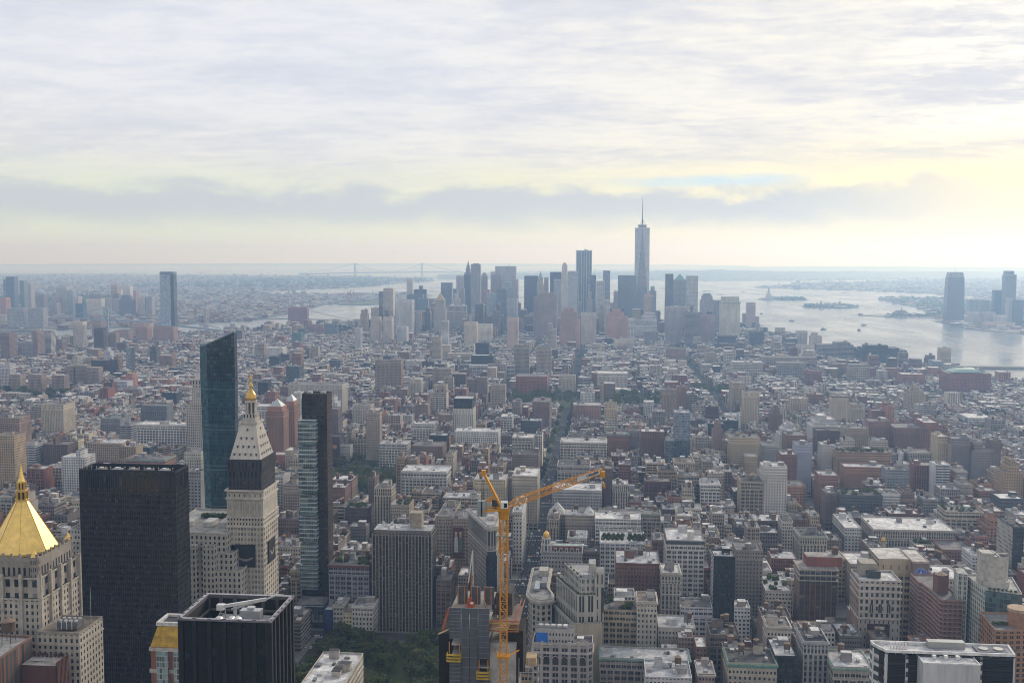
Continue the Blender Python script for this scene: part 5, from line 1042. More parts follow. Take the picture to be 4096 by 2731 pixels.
# gold pyramid tower, bottom left
def gold_pyramid():
    cx, cy = -343.5, 600; P = []
    lime = (.47, .43, .37); L1 = Sty(lime, 3.3, 3.9, .42, .56, .92); dk = (.30, .27, .235)
    P.append(('wall', None, prism(rect(-366, -321, 576, 622), 0, 116, L1, 1)))
    up = prism(rect(-365, -322, 577, 621), 116, 128, L1.but(bay=5.2, flo=12, ww=.5, wh=.7, col=(.43, .39, .34)), 3)
    up.poly_walls(rect(-364, -323, 578, 620), 128, 137, Sty(dk, 3.2, 9, .45, .55), 4); up.cap(rect(-364, -323, 578, 620), 137, R_, dk); P.append(('upper_wall', None, up))
    for z in (70, 98, 115.5, 127.5):
        b = MB(); b.band(rect(-366, -321, 576, 622) if z < 116 else rect(-365, -322, 577, 621), z - .6, z + .5, .7, P_, (.40, .365, .31)); P.append(('belt_course', None, b))
    for k in range(5):     # stone piers running up the two faces seen
        for (x, y) in ((-366 + 11.25 * k, 575.6), (-320.6, 576 + 11.5 * k)): P.append(('pier', None, boxm(x - .9, x + .9, y - .7, y + .7, 0, 130, P_, (.45, .41, .355), False)))
    t = MB(); parapet(t, rect(-364, -323, 578, 620), 137, 2.2, dk)
    for k in range(9):
        for (x, y) in ((-363.6 + 5 * k, 578.2), (-323.2, 578.4 + 5 * k)): t.box(x - .5, x + .5, y - .5, y + .5, 139.2, 141.4, P_, dk)
    P.append(('parapet', None, t))
    g = MB(); O = octagon(cx, cy, 19.5); O2 = octagon(cx, cy, 3.4)
    g.poly_walls(O, 138.0, 139.2, Sty(GOLD, **BLANK), 0, G_)
    for k in range(8):
        j = (k + 1) % 8; A, B, C, D = (*O[k], 139.2), (*O[j], 139.2), (*O2[j], 167.5), (*O2[k], 167.5); n = 7
        for i in range(n):     # gilded sheets in horizontal courses, a hair out of line
            q0, q1 = i / n, (i + 1) / n
            lerp = lambda a, b, q: tuple(a[w_] + (b[w_] - a[w_]) * q for w_ in range(3))
            r0, r1 = random.uniform(.92, 1.05), random.uniform(.9, 1.04)
            g.face([lerp(A, D, q0), lerp(B, C, q0), lerp(B, C, q1), lerp(A, D, q1)], G_, tuple(v * r0 for v in GOLD))
    P.append(('pyramid_roof', None, g))
    rib = MB()
    for k in range(8): rib.bar((*O[k], 139.4), (*O2[k], 167.6), .35, G_, (.62, .40, .09))
    P.append(('roof_rib', 'pyramid_roof', rib))
    l = MB(); l.band(octagon(cx, cy, 3.4), 167.3, 168.3, .5, G_, GOLD)
    for r, z0, z1 in ((3.0, 168.3, 173.0), (2.3, 174.0, 178.2)):
        for k in range(8):
            a = math.pi / 8 + k * math.pi / 4; x, y = cx + r * math.cos(a), cy + r * math.sin(a); l.bar((x, y, z0), (x, y, z1), .8, G_, (.74, .46, .09))
        l.cyl(cx, cy, r * .62, r * .62, z0, z1, 8, P_, (.10, .07, .03)); l.band(octagon(cx, cy, r), z1 - .2, z1 + .7, .4, G_, GOLD); l.cap(octagon(cx, cy, r), z1 + .6, G_, GOLD)
    P.append(('lantern', None, l))
    s = MB(); s.lathe(cx, cy, [(2.2, 178.8), (1.5, 181), (.7, 185), (.05, 190)], 8, G_, GOLD); P.append(('spire', 'lantern', s))
    for (x, y) in ((-325.5, 579.5), (-325.5, 618.5), (-361.5, 579.5)):
        t = MB(); t.poly_walls(octagon(x, y, 2.9), 126, 139.5, Sty(dk, 1.1, 4.2, .45, .6), 9); t.cap(octagon(x, y, 2.9), 139.5, P_, dk); P.append(('corner_turret', None, t))
        c = MB(); c.lathe(x, y, [(2.4, 139.6), (1.0, 141.8), (.35, 143.2), (.05, 145.2)], 8, G_, GOLD); P.append(('turret_cap', 'corner_turret', c))
    w_ = prism(rect(-318, -293, 566, 594), 0, 99, L1.but(col=(.44, .405, .35)), 12, (.2, .17, .13)); parapet(w_, rect(-318, -293, 566, 594), 99, 1.6, (.30, .27, .23)); P.append(('front_wing', None, w_))
    b = MB(); b.band(rect(-318, -293, 566, 594), 92.5, 93.4, .5, P_, (.38, .34, .29)); P.append(('wing_belt', 'front_wing', b))
    for k in range(4):
        c = MB(); x = -309.6 + 3.1 * k; c.box(x, x + 2.8, 572, 581, 100.2, 104, P_, (.12, .12, .13), True); c.cyl(x + 1.4, 574.3, 1.0, 1.0, 104, 104.8, 10, M_, (.6, .6, .6)); c.cyl(x + 1.4, 578.6, 1.0, 1.0, 104, 104.8, 10, M_, (.6, .6, .6)); c.bar((x, 571.8, 100), (x, 571.8, 105), .35, M_, (.75, .75, .75)); P.append(('cooling_tower', 'front_wing', c))
    f = MB(); f.cyl(-297, 588, .12, .08, 99, 120, 6, M_, (.75, .75, .75)); P.append(('flagpole', 'front_wing', f))
    own('gilded_tower', 'limestone tower under a big gold octagonal pyramid at the lower left', (cx, cy), P, foot=(-368, -292, 560, 624))
gold_pyramid()

# black slab
def black_slab():
    x0, x1, y0, y1, H = -349.6, -282.9, 681.5, 703, 170
    S = Sty((.042, .032, .024), 1.55, 3.75, .84, .58, .72, .05, (.016, .014, .013)); P = []
    P.append(('wall', None, prism(rect(x0, x1, y0, y1), 0, 157, S, 5, styles={1: S.but(bay=2.1, col=(.04, .037, .034))})))
    u = prism(rect(x0, x1, y0, y1), 157, 168, Sty((.02, .02, .02), 1.55, 11, .8, .9, .9, 0, (.018, .018, .02)), 6); u.cap(rect(x0 + .5, x1 - .5, y0 + .5, y1 - .5), 165.5, R_, (.05, .05, .05)); parapet(u, rect(x0, x1, y0, y1), 168, 1.6, (.02, .02, .02), .5); P.append(('plant_storey', None, u))
    pr = MB()
    for k in range(44): x = x0 + (x1 - x0) * k / 43; pr.box(x - .09, x + .09, y0 - .22, y0, 0, 168, P_, (.04, .031, .024))
    for k in range(11): y = y0 + (y1 - y0) * k / 10; pr.box(x1, x1 + .22, y - .09, y + .09, 0, 168, P_, (.032, .032, .033))
    P.append(('mullion', None, pr))
    rng = random.Random(4)
    for k in range(5):
        x = x0 + 8 + 11 * k; m = boxm(x, x + 6, y0 + 7, y0 + 13, 165.6, 168.5, P_, rng.choice([(.2, .17, .14), (.3, .3, .3), (.12, .12, .12)])); m.cyl(x + 3, y0 + 10, 1.5, 1.5, 168.5, 169.3, 12, M_, (.6, .6, .62)); P.append(('rooftop_unit', None, m))
    for k in range(20):
        x = x0 + 2 + 3.3 * k; m = MB(); m.cyl(x, y0 + .7, .1, .1, 169.6, 171.2, 5, M_, (.7, .7, .7)); m.box(x - .25, x + .25, y0 + .5, y0 + .9, 171.2, 171.6, M_, (.75, .75, .75)); P.append(('rail_lamp', None, m))
    own('office_tower', 'big plain black slab tower with faint rows of dark windows', (-316, 692), P, 'skyscraper', (x0, x1, y0, y1))
black_slab()

# white stepped limestone block behind it
def stepped_limestone():
    S = Sty((.50, .47, .42), 3.5, 4.3, .40, .56, 1.0, 0, (.03, .032, .035)); P = []
    lo = rect(-335, -262.5, 748, 835); mi = rect(-330, -269, 750, 830); hi = rect(-326, -275, 752, 826)
    for nm, pts, z0, z1, sd_ in (('lower_wall', lo, 0, 82, 1), ('middle_wall', mi, 82, 94, 2), ('upper_wall', hi, 94, 108, 3)):
        m = prism(pts, z0, z1, S, sd_, (.34, .33, .31)); parapet(m, pts, z1, 1.2, (.46, .43, .38)); P.append((nm, None, m))
    for k, (x, y) in enumerate(((-300, 751), (-286, 751), (-312, 751))): m = prism(rect(x - 4.5, x + 4.5, y - 5.5, y + 3), 0, 101, S, 7 + k, (.34, .33, .31)); P.append(('bay', None, m))
    for k, (y0, y1) in enumerate(((762, 780), (796, 812))): m = prism(rect(-275, -266, y0, y1), 82, 98, S, 17 + k, (.4, .38, .34)); P.append(('side_bay', None, m))
    for x in (-315, -300, -288): P.append(('rooftop_unit', None, boxm(x, x + 7, 772, 786, 108.2, 112, P_, (.5, .5, .48))))
    g = MB(); leaf_blobs(g, random.Random(3), [(-310 + 3 * k, 800, 110, 2.2) for k in range(8)], 60, .8); P.append(('roof_garden', None, g))
    own('office_block', 'white limestone block stepping down in notched bays between black slab and clock tower', (-298, 790), P, foot=(-335, -262, 744, 835))
stepped_limestone()

# clock tower with netted crown
def clock_tower():
    x0, x1, y0, y1 = -277.5, -250, 762, 797; cx, cy = -263.7, 779.5; P = []
    S = Sty((.52, .48, .41), 2.55, 4.0, .50, .54, .93, .14, (.05, .05, .055)); R0 = rect(x0, x1, y0, y1)
    P.append(('wall', None, prism(R0, 0, 112, S, 3, styles={1: S.but(bay=5, flo=4, ww=.66, wh=.64, mul=.06, gls=(.20, .18, .155))})))
    m = prism(R0, 112, 119, Sty((.52, .48, .41), 2.3, 3.5, .4, .5), 4)
    m.poly_walls(R0, 119, 133, Sty((.50, .46, .40), 4.6, 14, .5, .7, .8, .5, (.13, .12, .11)), 5); m.poly_walls(R0, 133, 139, Sty((.53, .49, .43), 4.2, 6, .18, .3), 6); P.append(('loggia', None, m))
    for z in (111.8, 118.8, 133, 139):
        b = MB(); b.band(R0, z - .6, z + .5, .8 if z < 139 else 1.3, P_, (.55, .51, .45)); P.append(('belt_course', None, b))
    a = MB()
    for k in range(5):
        x = x0 + 2.75 + 5.5 * k
        a.box(x - 2.0, x - 1.6, y0 - .5, y0, 120, 131, P_, (.55, .51, .45)); a.box(x + 1.6, x + 2.0, y0 - .5, y0, 120, 131, P_, (.55, .51, .45))
        for i in range(6):
            a0, a1 = math.pi * i / 6, math.pi * (i + 1) / 6; a.bar((x + 1.8 * math.cos(a0), y0 - .25, 131 + 1.8 * math.sin(a0)), (x + 1.8 * math.cos(a1), y0 - .25, 131 + 1.8 * math.sin(a1)), .45, P_, (.55, .51, .45))
    P.append(('arch', 'loggia', a))
    n = MB(); Q0, Q1 = rect(x0 + 1.2, x1 - 1.2, y0 + 1.2, y1 - 1.2), rect(x0 + .6, x1 - .6, y0 + .6, y1 - .6); N = Sty((.055, .05, .05), 2.7, 7, .5, .55, .8, 0, (.03, .028, .028))
    n.poly_walls(Q0, 139.5, 153, N, 8); n.poly_walls(Q1, 153, 162, N.but(col=(.045, .04, .04), flo=9, wh=.4), 9); n.cap(Q1, 162, P_, (.05, .05, .05)); P.append(('scaffold_netting', None, n))
    r = MB(); B, T = rect(x0 + 2, x1 - 2, y0 + 2, y1 - 2), rect(cx - 5.8, cx + 5.8, cy - 7, cy + 7); q = Sty((.50, .47, .42), **BLANK)
    for i in range(4): r.wall(B[i], B[(i + 1) % 4], 162, 188, q, i, at=T[i], bt=T[(i + 1) % 4])
    P.append(('pyramid_roof', None, r))
    for z, n_ in ((165.5, 5), (171, 4), (177, 3), (183, 1)):
        f = (z - 162) / 26
        for k in range(n_):
            x = cx + (k - (n_ - 1) / 2) * 4.2; y = y0 + 2 + f * (cy - 9 - y0); d = MB(); d.box(x - .8, x + .8, y - .5, y + 1.6, z - 1, z + 1.2, P_, (.50, .47, .42)); d.box(x - .5, x + .5, y - .62, y - .5, z - .7, z + .9, P_, (.05, .05, .05)); P.append(('dormer', 'pyramid_roof', d))
            y = cy + (k - (n_ - 1) / 2) * 5; x = x1 - 2 - f * (x1 - 2 - cx - 5.8); d = MB(); d.box(x - 1.6, x + .5, y - .8, y + .8, z - 1, z + 1.2, P_, (.54, .51, .46)); d.box(x + .5, x + .62, y - .5, y + .5, z - .7, z + .9, P_, (.06, .06, .06)); P.append(('dormer', 'pyramid_roof', d))
    l = MB(); l.band(T, 187.2, 189.2, 1.2, P_, (.48, .45, .40)); l.cap(T, 188.6, P_, (.4, .38, .34)); l.poly_walls(rect(cx - 4.8, cx + 4.8, cy - 5, cy + 5), 188.6, 194, Sty((.45, .42, .37), 2.4, 5, .4, .5), 2); l.cap(rect(cx - 4.8, cx + 4.8, cy - 5, cy + 5), 194, P_, (.4, .38, .34))
    for k in range(8):
        a_ = math.pi / 8 + k * math.pi / 4; l.bar((cx + 3.6 * math.cos(a_), cy + 3.6 * math.sin(a_), 194), (cx + 3.6 * math.cos(a_), cy + 3.6 * math.sin(a_), 203), 1.0, P_, (.50, .47, .42))
    l.cyl(cx, cy, 2.4, 2.4, 194, 203, 8, P_, (.12, .11, .10)); l.band(octagon(cx, cy, 3.9), 202.6, 204, .5, P_, (.50, .47, .42)); l.cap(octagon(cx, cy, 3.9), 203.8, P_, (.4, .38, .33)); P.append(('lantern', None, l))
    d = MB(); d.lathe(cx, cy, [(3.9, 204), (4.1, 206), (3.6, 208.6), (2.4, 210.8), (1.0, 212.2), (.9, 214)], 14, G_, (.60, .37, .09)); P.append(('gold_dome', 'lantern', d))
    f = MB(); f.lathe(cx, cy, [(.9, 214), (2.0, 214.6), (1.5, 216.2), (.9, 218), (1.3, 219.5), (.9, 222), (.3, 224), (.3, 226), (.05, 227)], 8, G_, (.52, .36, .12)); P.append(('finial', 'lantern', f))
    b = MB(); b.box(cx - 7.5, cx + 7.5, y0 - .9, y0 - .3, 81.5, 98.5, P_, (.02, .02, .02), True); P.append(('black_banner', None, b))
    c = MB()
    for k in range(9): t = k / 8; x = cx - 5 + 10 * t; c.box(x - .8, x + .8, y0 - 1.0, y0 - .93, 88 - 2.0 * math.sin(math.pi * t), 88.9 - 1.3 * math.sin(math.pi * t), P_, (.33, .33, .31))
    P.append(('clock_ring', 'black_banner', c))
    b = MB(); b.box(x1 + .3, x1 + .9, cy - 8, cy + 8, 81.5, 98.5, P_, (.02, .02, .02), True); P.append(('black_banner', None, b))
    c = MB()
    for k in range(9): t = k / 8; y = cy - 4 + 8 * t; c.box(x1 + .93, x1 + 1.0, y - .7, y + .7, 90 - 3.4 * math.sin(math.pi * t), 91 - 2.7 * math.sin(math.pi * t), P_, (.40, .40, .38))
    P.append(('clock_ring', 'black_banner', c))
    own('clock_tower', 'white marble tower with black netting below its pyramid and gold lantern', (cx, cy), P, 'skyscraper', (x0, x1, y0, y1))
clock_tower()

# dark glass wedge
def glass_wedge():
    Y = 960.0; xa = at_y(*src('M', 215, 250), Y); xb = at_y(*src('M', 275, 226), Y); xc = at_y(*src('M', 515, 118), Y); xd = at_y(*src('M', 540, 150), Y)
    S = Sty((.035, .07, .078), 3.1, 3.9, .93, .84, .8, .05, (.012, .045, .055)); P = []
    T = [(xb[0], Y), (xc[0], Y), (xd[0] * (1 + 14 / Y), Y + 14), (xd[0] - 13, Y + 26), (xa[0], Y + 26), (xa[0] * (1 + 8 / Y), Y + 8)]; cx, cy = (xa[0] + xd[0]) / 2, Y + 13
    B = [(cx + (p[0] - cx) * .84, cy + (p[1] - cy) * .84) for p in T]; Z = [xb[1], xc[1], xd[1] + 2, xd[1] + 2, xa[1] + 2, xa[1]]
    g = MB(); lit = S.but(gls=(.035, .10, .115)); side = [S, S, lit, S, S, lit]  # two facets take a brighter glass colour, light painted in
    lv = [0, .25, .5, .75, 1.0]
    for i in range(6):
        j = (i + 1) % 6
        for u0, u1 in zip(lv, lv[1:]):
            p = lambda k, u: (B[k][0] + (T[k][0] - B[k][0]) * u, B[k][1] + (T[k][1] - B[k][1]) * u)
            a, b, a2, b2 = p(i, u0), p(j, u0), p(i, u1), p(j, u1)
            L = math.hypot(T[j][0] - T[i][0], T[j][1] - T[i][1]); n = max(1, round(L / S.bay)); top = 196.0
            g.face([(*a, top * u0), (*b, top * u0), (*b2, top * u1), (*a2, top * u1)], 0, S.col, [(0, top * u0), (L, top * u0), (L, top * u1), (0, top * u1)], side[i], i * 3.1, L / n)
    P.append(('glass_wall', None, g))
    u = MB(); E = S.but(ww=.96, wh=.95, gls=(.009, .022, .026))
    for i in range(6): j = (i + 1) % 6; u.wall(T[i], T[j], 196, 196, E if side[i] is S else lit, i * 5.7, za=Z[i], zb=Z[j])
    u.face([(*T[i], Z[i]) for i in range(6)], P_, (.03, .04, .045)); P.append(('crown', None, u))
    for z in (40, 74, 78, 112, 116, 150, 154, 188): m = MB(); f = z / 196; m.band([(B[k][0] + (T[k][0] - B[k][0]) * f, B[k][1] + (T[k][1] - B[k][1]) * f) for k in range(6)], z, z + .5, .12, M_, (.10, .16, .17)); P.append(('floor_band', None, m))
    m = MB()
    for a, b in ((0, 1), (5, 0), (1, 2)): m.bar((*T[a], Z[a]), (*T[b], Z[b]), .5, M_, (.12, .18, .19))
    P.append(('crown_edge', None, m))
    q = prism(rect(cx - 20, cx + 26, Y - 14, Y + 40), 0, 22, DG, 4, TAR); P.append(('podium', None, q))
    own('glass_tower', 'tall dark teal glass tower with a slanted wedge top', (cx, cy), P, 'skyscraper', (cx - 20, cx + 26, Y - 14, Y + 40))
glass_wedge()

# bronze tower hung with glass cubes
def cube_tower():
    Y = 890.0; a = at_y(*src('M', 1105, 655), Y); b = at_y(*src('M', 1322, 640), Y); c0 = at_y(*src('M', 1075, 870), Y - 5); c1 = at_y(*src('M', 1228, 870), Y - 5); H = a[1]; P = []
    S = Sty((.035, .027, .02), 3, 3.6, .8, .72, .8, .08, (.022, .017, .012))
    w_ = prism(rect(a[0], b[0], Y, Y + 17), 0, H - 1, S, 3, TAR, styles={1: S.but(col=(.075, .055, .04), ww=.6)}); parapet(w_, rect(a[0], b[0], Y, Y + 17), H - 1, 1.4, (.03, .025, .02)); P.append(('bronze_wall', None, w_))
    for x in (a[0] + 3, b[0] - 7): P.append(('rooftop_unit', None, boxm(x, x + 4, Y + 5, Y + 10, H - .8, H + 1.4, P_, (.4, .4, .4))))
    G = Sty((.30, .34, .34), 3.4, 3.75, .96, .80, .9, .07, (.06, .115, .125)); z1 = c0[1]; z = 24.0; k = 0
    while z < z1 - 4:
        h = min(19.2 if k % 2 else 22.8, z1 - z); q = 1.1 if k % 2 else 0
        m = prism(rect(c0[0] - .4 + q * .6, c1[0] - q * .4, Y - 5.5 + q * .6, Y - .05), z + 1.4, z + h, G, 11 + k, (.6, .62, .63))
        for f in range(1, 6):
            if f * 3.75 < h - 2.0: m.band(rect(c0[0] - .4 + q * .6, c1[0] - q * .4, Y - 5.5 + q * .6, Y - .05), z + 1.4 + f * 3.75 - .3, z + 1.4 + f * 3.75 + .15, .12, P_, (.62, .66, .66))
        P.append(('glass_cube', None, m)); z += h; k += 1
    L = at_y(*src('B', 265, 1045), 862); Rr = at_y(*src('B', 452, 1045), 862)
    m = prism(rect(L[0], Rr[0], 862, 884), 12, L[1], Sty((.10, .13, .14), 5, 5, .9, .8, .8, .06, (.05, .085, .085)), 5, GREY); m.poly_walls(rect(L[0], Rr[0], 862, 884), 5, 12, Sty((.27, .29, .31), 1.2, 7, .92, .95, .9, 0, (.2, .215, .23)), 6); m.poly_walls(rect(L[0], Rr[0], 862, 884), 0, 5, DG, 7)
    m.band(rect(L[0], Rr[0], 862, 884), 18.5, 19.2, .5, P_, (.36, .40, .40)); P.append(('glass_podium', None, m))
    s = boxm(L[0] + 1, L[0] + 6, 861.5, 861.9, 3.6, 4.6, P_, (.55, .48, .06)); P.append(('shop_sign', 'glass_podium', s))
    own('apartment_tower', 'slender bronze glass tower with pale balcony cubes stacked up its front', ((a[0] + b[0]) / 2, Y + 8), P, 'skyscraper', (L[0], b[0], 862, Y + 17))
cube_tower()

# brown slab with rows of balconies
def balcony_slab():
    Y = 861.0; a = at_y(*src('B', 784, 545), Y); b = at_y(*src('B', 1184, 550), Y); H = a[1]; x0, x1 = a[0], b[0]; P = []
    S = Sty((.20, .175, .15), (x1 - x0) / 18, 3.05, .84, .66, .35, .06, (.022, .024, .028)); Rr = rect(x0, x1, Y, Y + 22)
    w_ = prism(Rr, 0, H - 4, S, 2); w_.poly_walls(rect(x0 + .8, x1 - .8, Y + .8, Y + 21), H - 4, H, Sty((.19, .17, .15), 3, 4, .5, .4), 3); w_.cap(rect(x0 + .8, x1 - .8, Y + .8, Y + 21), H, R_, SILVER); w_.band(Rr, H - 4.6, H - 3.8, .3, P_, (.23, .2, .17)); P.append(('wall', None, w_))
    bay = (x1 - x0) / 18
    for k in range(19):
        x = x0 + k * bay; P.append(('pier', None, boxm(x - .42, x + .42, Y - 1.0, Y, 0, H - 3.2, P_, (.28, .245, .205), False)))
    for k in (1, 5, 6, 11, 12, 16):
        m = MB(); x = x0 + k * bay
        for f in range(26): z = 4 + 3.05 * f; m.box(x + .36, x + bay - .36, Y - 1.3, Y - .02, z - .2, z, P_, (.25, .22, .19), True); m.box(x + .36, x + bay - .36, Y - 1.35, Y - 1.25, z, z + 1.0, P_, (.10, .09, .085))
        P.append(('balcony_stack', None, m))
    P.append(('lift_house', None, boxm(x0 + 30, x0 + 40, Y + 8, Y + 18, H, H + 13, P_, (.34, .295, .235))))
    rng = random.Random(8)
    for k in range(14): x = rng.uniform(x0 + 2, x1 - 4); y = Y + rng.uniform(3, 17); P.append(('rooftop_unit', None, boxm(x, x + rng.uniform(1, 3), y, y + rng.uniform(1, 3), H + .1, H + rng.uniform(1, 3), M_, (.55, .55, .56))))
    own('apartment_tower', 'wide brown grey apartment slab with balconies above the park trees', ((x0 + x1) / 2, Y + 11), P, 'skyscraper', (x0, x1, Y, Y + 22))
balcony_slab()

# black pinstripe tower with an open crown, bottom
def crown_tower():
    z = 180.0; a = at_z(*src('AA', 222, 752), z); b = at_z(*src('AA', 1396, 792), z); c = at_z(*src('AA', 1702, 470), z)
    x0, x1, y0, y1 = a[0], b[0], (a[1] + b[1]) / 2, c[1]; P = []; blk = (.016, .016, .019)
    S = Sty((.02, .02, .022), (x1 - x0) / 6, 3.6, .64, .93, .6, 0, (.012, .015, .016)); Rr = rect(x0, x1, y0, y1)
    P.append(('wall', None, prism(Rr, 0, z - 12, S, 4, TAR, F_)))
    for k in range(7):
        x = x0 + (x1 - x0) * k / 6; x_ = min(max(x, x0 + .75), x1 - .75); P.append(('pier', None, boxm(x_ - .75, x_ + .75, y0 - .75, y0 + .05, 0, z, P_, blk)))
        y = y0 + (y1 - y0) * k / 6; y_ = min(max(y, y0 + .75), y1 - .75); P.append(('pier', None, boxm(x1 - .05, x1 + .75, y_ - .7, y_ + .7, 0, z, P_, (.03, .03, .034))))
        P.append(('pier', None, boxm(x0 - .75, x0 + .05, y_ - .7, y_ + .7, 0, z, P_, blk)))
        P.append(('pier', None, boxm(x_ - .7, x_ + .7, y1 - .9, y1, z - 12, z - .6, P_, (.10, .095, .09))))
    g = MB()
    for k in range(6):
        xa, xb = x0 + (x1 - x0) * k / 6 + .75, x0 + (x1 - x0) * (k + 1) / 6 - .75
        g.face([(xa, y0 - .1, z - 34), (xb, y0 - .1, z - 34), (xb, y0 - .1, z - .5), (xa, y0 - .1, z - .5)], D_, (.012, .015, .017))
        if k: g.face([(xa + .6, y0 - .12, z - 60), (xb - .6, y0 - .12, z - 60), (xb - .6, y0 - .12, z - 35), (xa + .6, y0 - .12, z - 35)], P_, (.05, .05, .055))
        ya, yb = y0 + (y1 - y0) * k / 6 + .75, y0 + (y1 - y0) * (k + 1) / 6 - .75
        g.face([(x1 + .1, ya, z - 80), (x1 + .1, yb, z - 80), (x1 + .1, yb, z - .5), (x1 + .1, ya, z - .5)], D_, (.012, .015, .017))
    P.append(('tall_pane', None, g))
    r = MB(); Q = offset(Rr, .8); I = offset(Rr, -.7)
    for i in range(4):
        j = (i + 1) % 4; hi_ = .75 if i == 0 else 1.6
        r.face([(*Q[i], z), (*Q[j], z), (*I[j], z), (*I[i], z)], P_, (.34, .33, .36)); r.face([(*I[j], z - 1.4), (*I[i], z - 1.4), (*I[i], z), (*I[j], z)], P_, (.12, .115, .12)); r.face([(*Q[i], z - .7), (*Q[j], z - .7), (*Q[j], z), (*Q[i], z)], P_, (.17, .165, .18)); r.face([(*I[i], z - 1.4), (*I[j], z - 1.4), (*Q[j], z - .7), (*Q[i], z - .7)], P_, (.05, .05, .05))
    P.append(('crown_ring', None, r))
    i2 = MB(); J = offset(Rr, -.5)
    for i in (1, 2, 3): j = (i + 1) % 4; i2.face([(*J[j], z - 12), (*J[i], z - 12), (*J[i], z - 1), (*J[j], z - 1)], P_, (.022, .022, .022))
    i2.bar((x0 + 1, y1 - 1.2, z - 6), (x1 - 1, y1 - 1.2, z - 6), .8, P_, (.13, .125, .115)); i2.bar((x0 + 1.2, y0 + 1, z - 6), (x0 + 1.2, y1 - 1, z - 6), .8, P_, (.13, .125, .115)); i2.bar((x1 - 1.2, y0 + 1, z - 6), (x1 - 1.2, y1 - 1, z - 6), .8, P_, (.13, .125, .115)); P.append(('crown_wall', None, i2))
    d = boxm(x0 + 9, x1 - 6, y0 + 4, y1 - 7, z - 12, z - 5.6, P_, (.30, .30, .31)); P.append(('plant_deck', None, d))
    for (x, y, r_) in ((x0 + 12, y0 + 7, 1.6), (x0 + 16.5, y0 + 8, 1.5), (x0 + 19, y0 + 7.5, 1.6)):
        m = MB(); n = 14
        A = [(x + r_ * math.cos(2 * math.pi * k / n), y - 1.6, z - 3.4 + r_ * math.sin(2 * math.pi * k / n)) for k in range(n)]; B = [(p[0], y + 1.6, p[2]) for p in A]
        for k in range(n): j = (k + 1) % n; m.face([A[k], A[j], B[j], B[k]], M_, (.62, .62, .62))
        m.face(list(reversed(A)), P_, (.16, .165, .17)); m.face(B, M_, (.4, .4, .4)); m.box(x - 1.2, x + 1.2, y - 1.3, y + 1.3, z - 5.6, z - 4.6, P_, (.3, .3, .3)); P.append(('exhaust_drum', 'plant_deck', m))
    m = boxm(x0 + 17, x0 + 25, y1 - 12, y1 - 8, z - 5.5, z - 2.4, M_, (.5, .52, .53)); m.cyl(x0 + 21, y1 - 10, 1.6, 1.6, z - 2.4, z - 1.4, 14, M_, (.5, .5, .5)); P.append(('chiller', 'plant_deck', m))
    m = MB()
    for x in (x0 + 10.5, x0 + 12.3): m.bar((x, y0 + 14, z - 5.6), (x, y0 + 14, z + 1.2), .3, M_, (.4, .4, .41))
    for q in (-3, -.5, 1.1): m.bar((x0 + 10.5, y0 + 14, z + q), (x0 + 12.3, y0 + 14, z + q), .3, M_, (.4, .4, .41))
    m.bar((x0 + 9.4, y0 + 11, z - 5.6), (x0 + 10.5, y0 + 14, z - 2), .2, M_, (.4, .4, .41)); m.bar((x0 + 14, y0 + 11, z - 5.6), (x0 + 12.3, y0 + 14, z - 2), .2, M_, (.4, .4, .41)); P.append(('gantry', 'plant_deck', m))
    own('hotel_tower', 'black pinstriped tower with an open crown of machinery at the bottom edge', ((x0 + x1) / 2, (y0 + y1) / 2), P, 'skyscraper', (x0 - 1, x1 + 1, y0 - 1, y1 + 1))
    # the white telescopic cleaning crane standing on its deck
    C = []; bx, by = x0 + 17.2, y0 + 11; W = (.66, .67, .68); t0 = (bx - 5, by - 1, z + 1.2); t1 = (bx + 11.5, by + 2, z + 3.6); t2 = (bx + 15.5, by + 3, z + 5.2)
    m = MB(); m.cyl(bx, by, .7, .7, z - 5.5, z + 1.6, 10, M_, (.5, .5, .5)); C.append(('mast', None, m))
    m = MB(); m.bar(t0, t1, 1.1, M_, W); C.append(('boom', None, m)); m = MB(); m.bar((t0[0] + 4, t0[1], t0[2] - .9), (t1[0] - 3, t1[1], t1[2] - .9), .7, M_, (.42, .43, .45)); C.append(('boom_truss', 'boom', m)); m = MB(); m.bar(t1, t2, .5, M_, W); m.bar((t2[0] - 3.4, t2[1], t2[2] + .3), (t2[0] + 3.6, t2[1], t2[2] - .2), .25, M_, W); C.append(('spreader', 'boom', m))
    m = boxm(t0[0] - 1.5, t0[0] + 1, t0[1] - 1, t0[1] + 1, t0[2] - 1.2, t0[2] + .9, M_, (.75, .75, .76)); C.append(('counterweight', None, m))
    own('cleaning_crane', 'white window cleaning crane leaning over the open black crown', (bx, by), C, 'crane')
crown_tower()

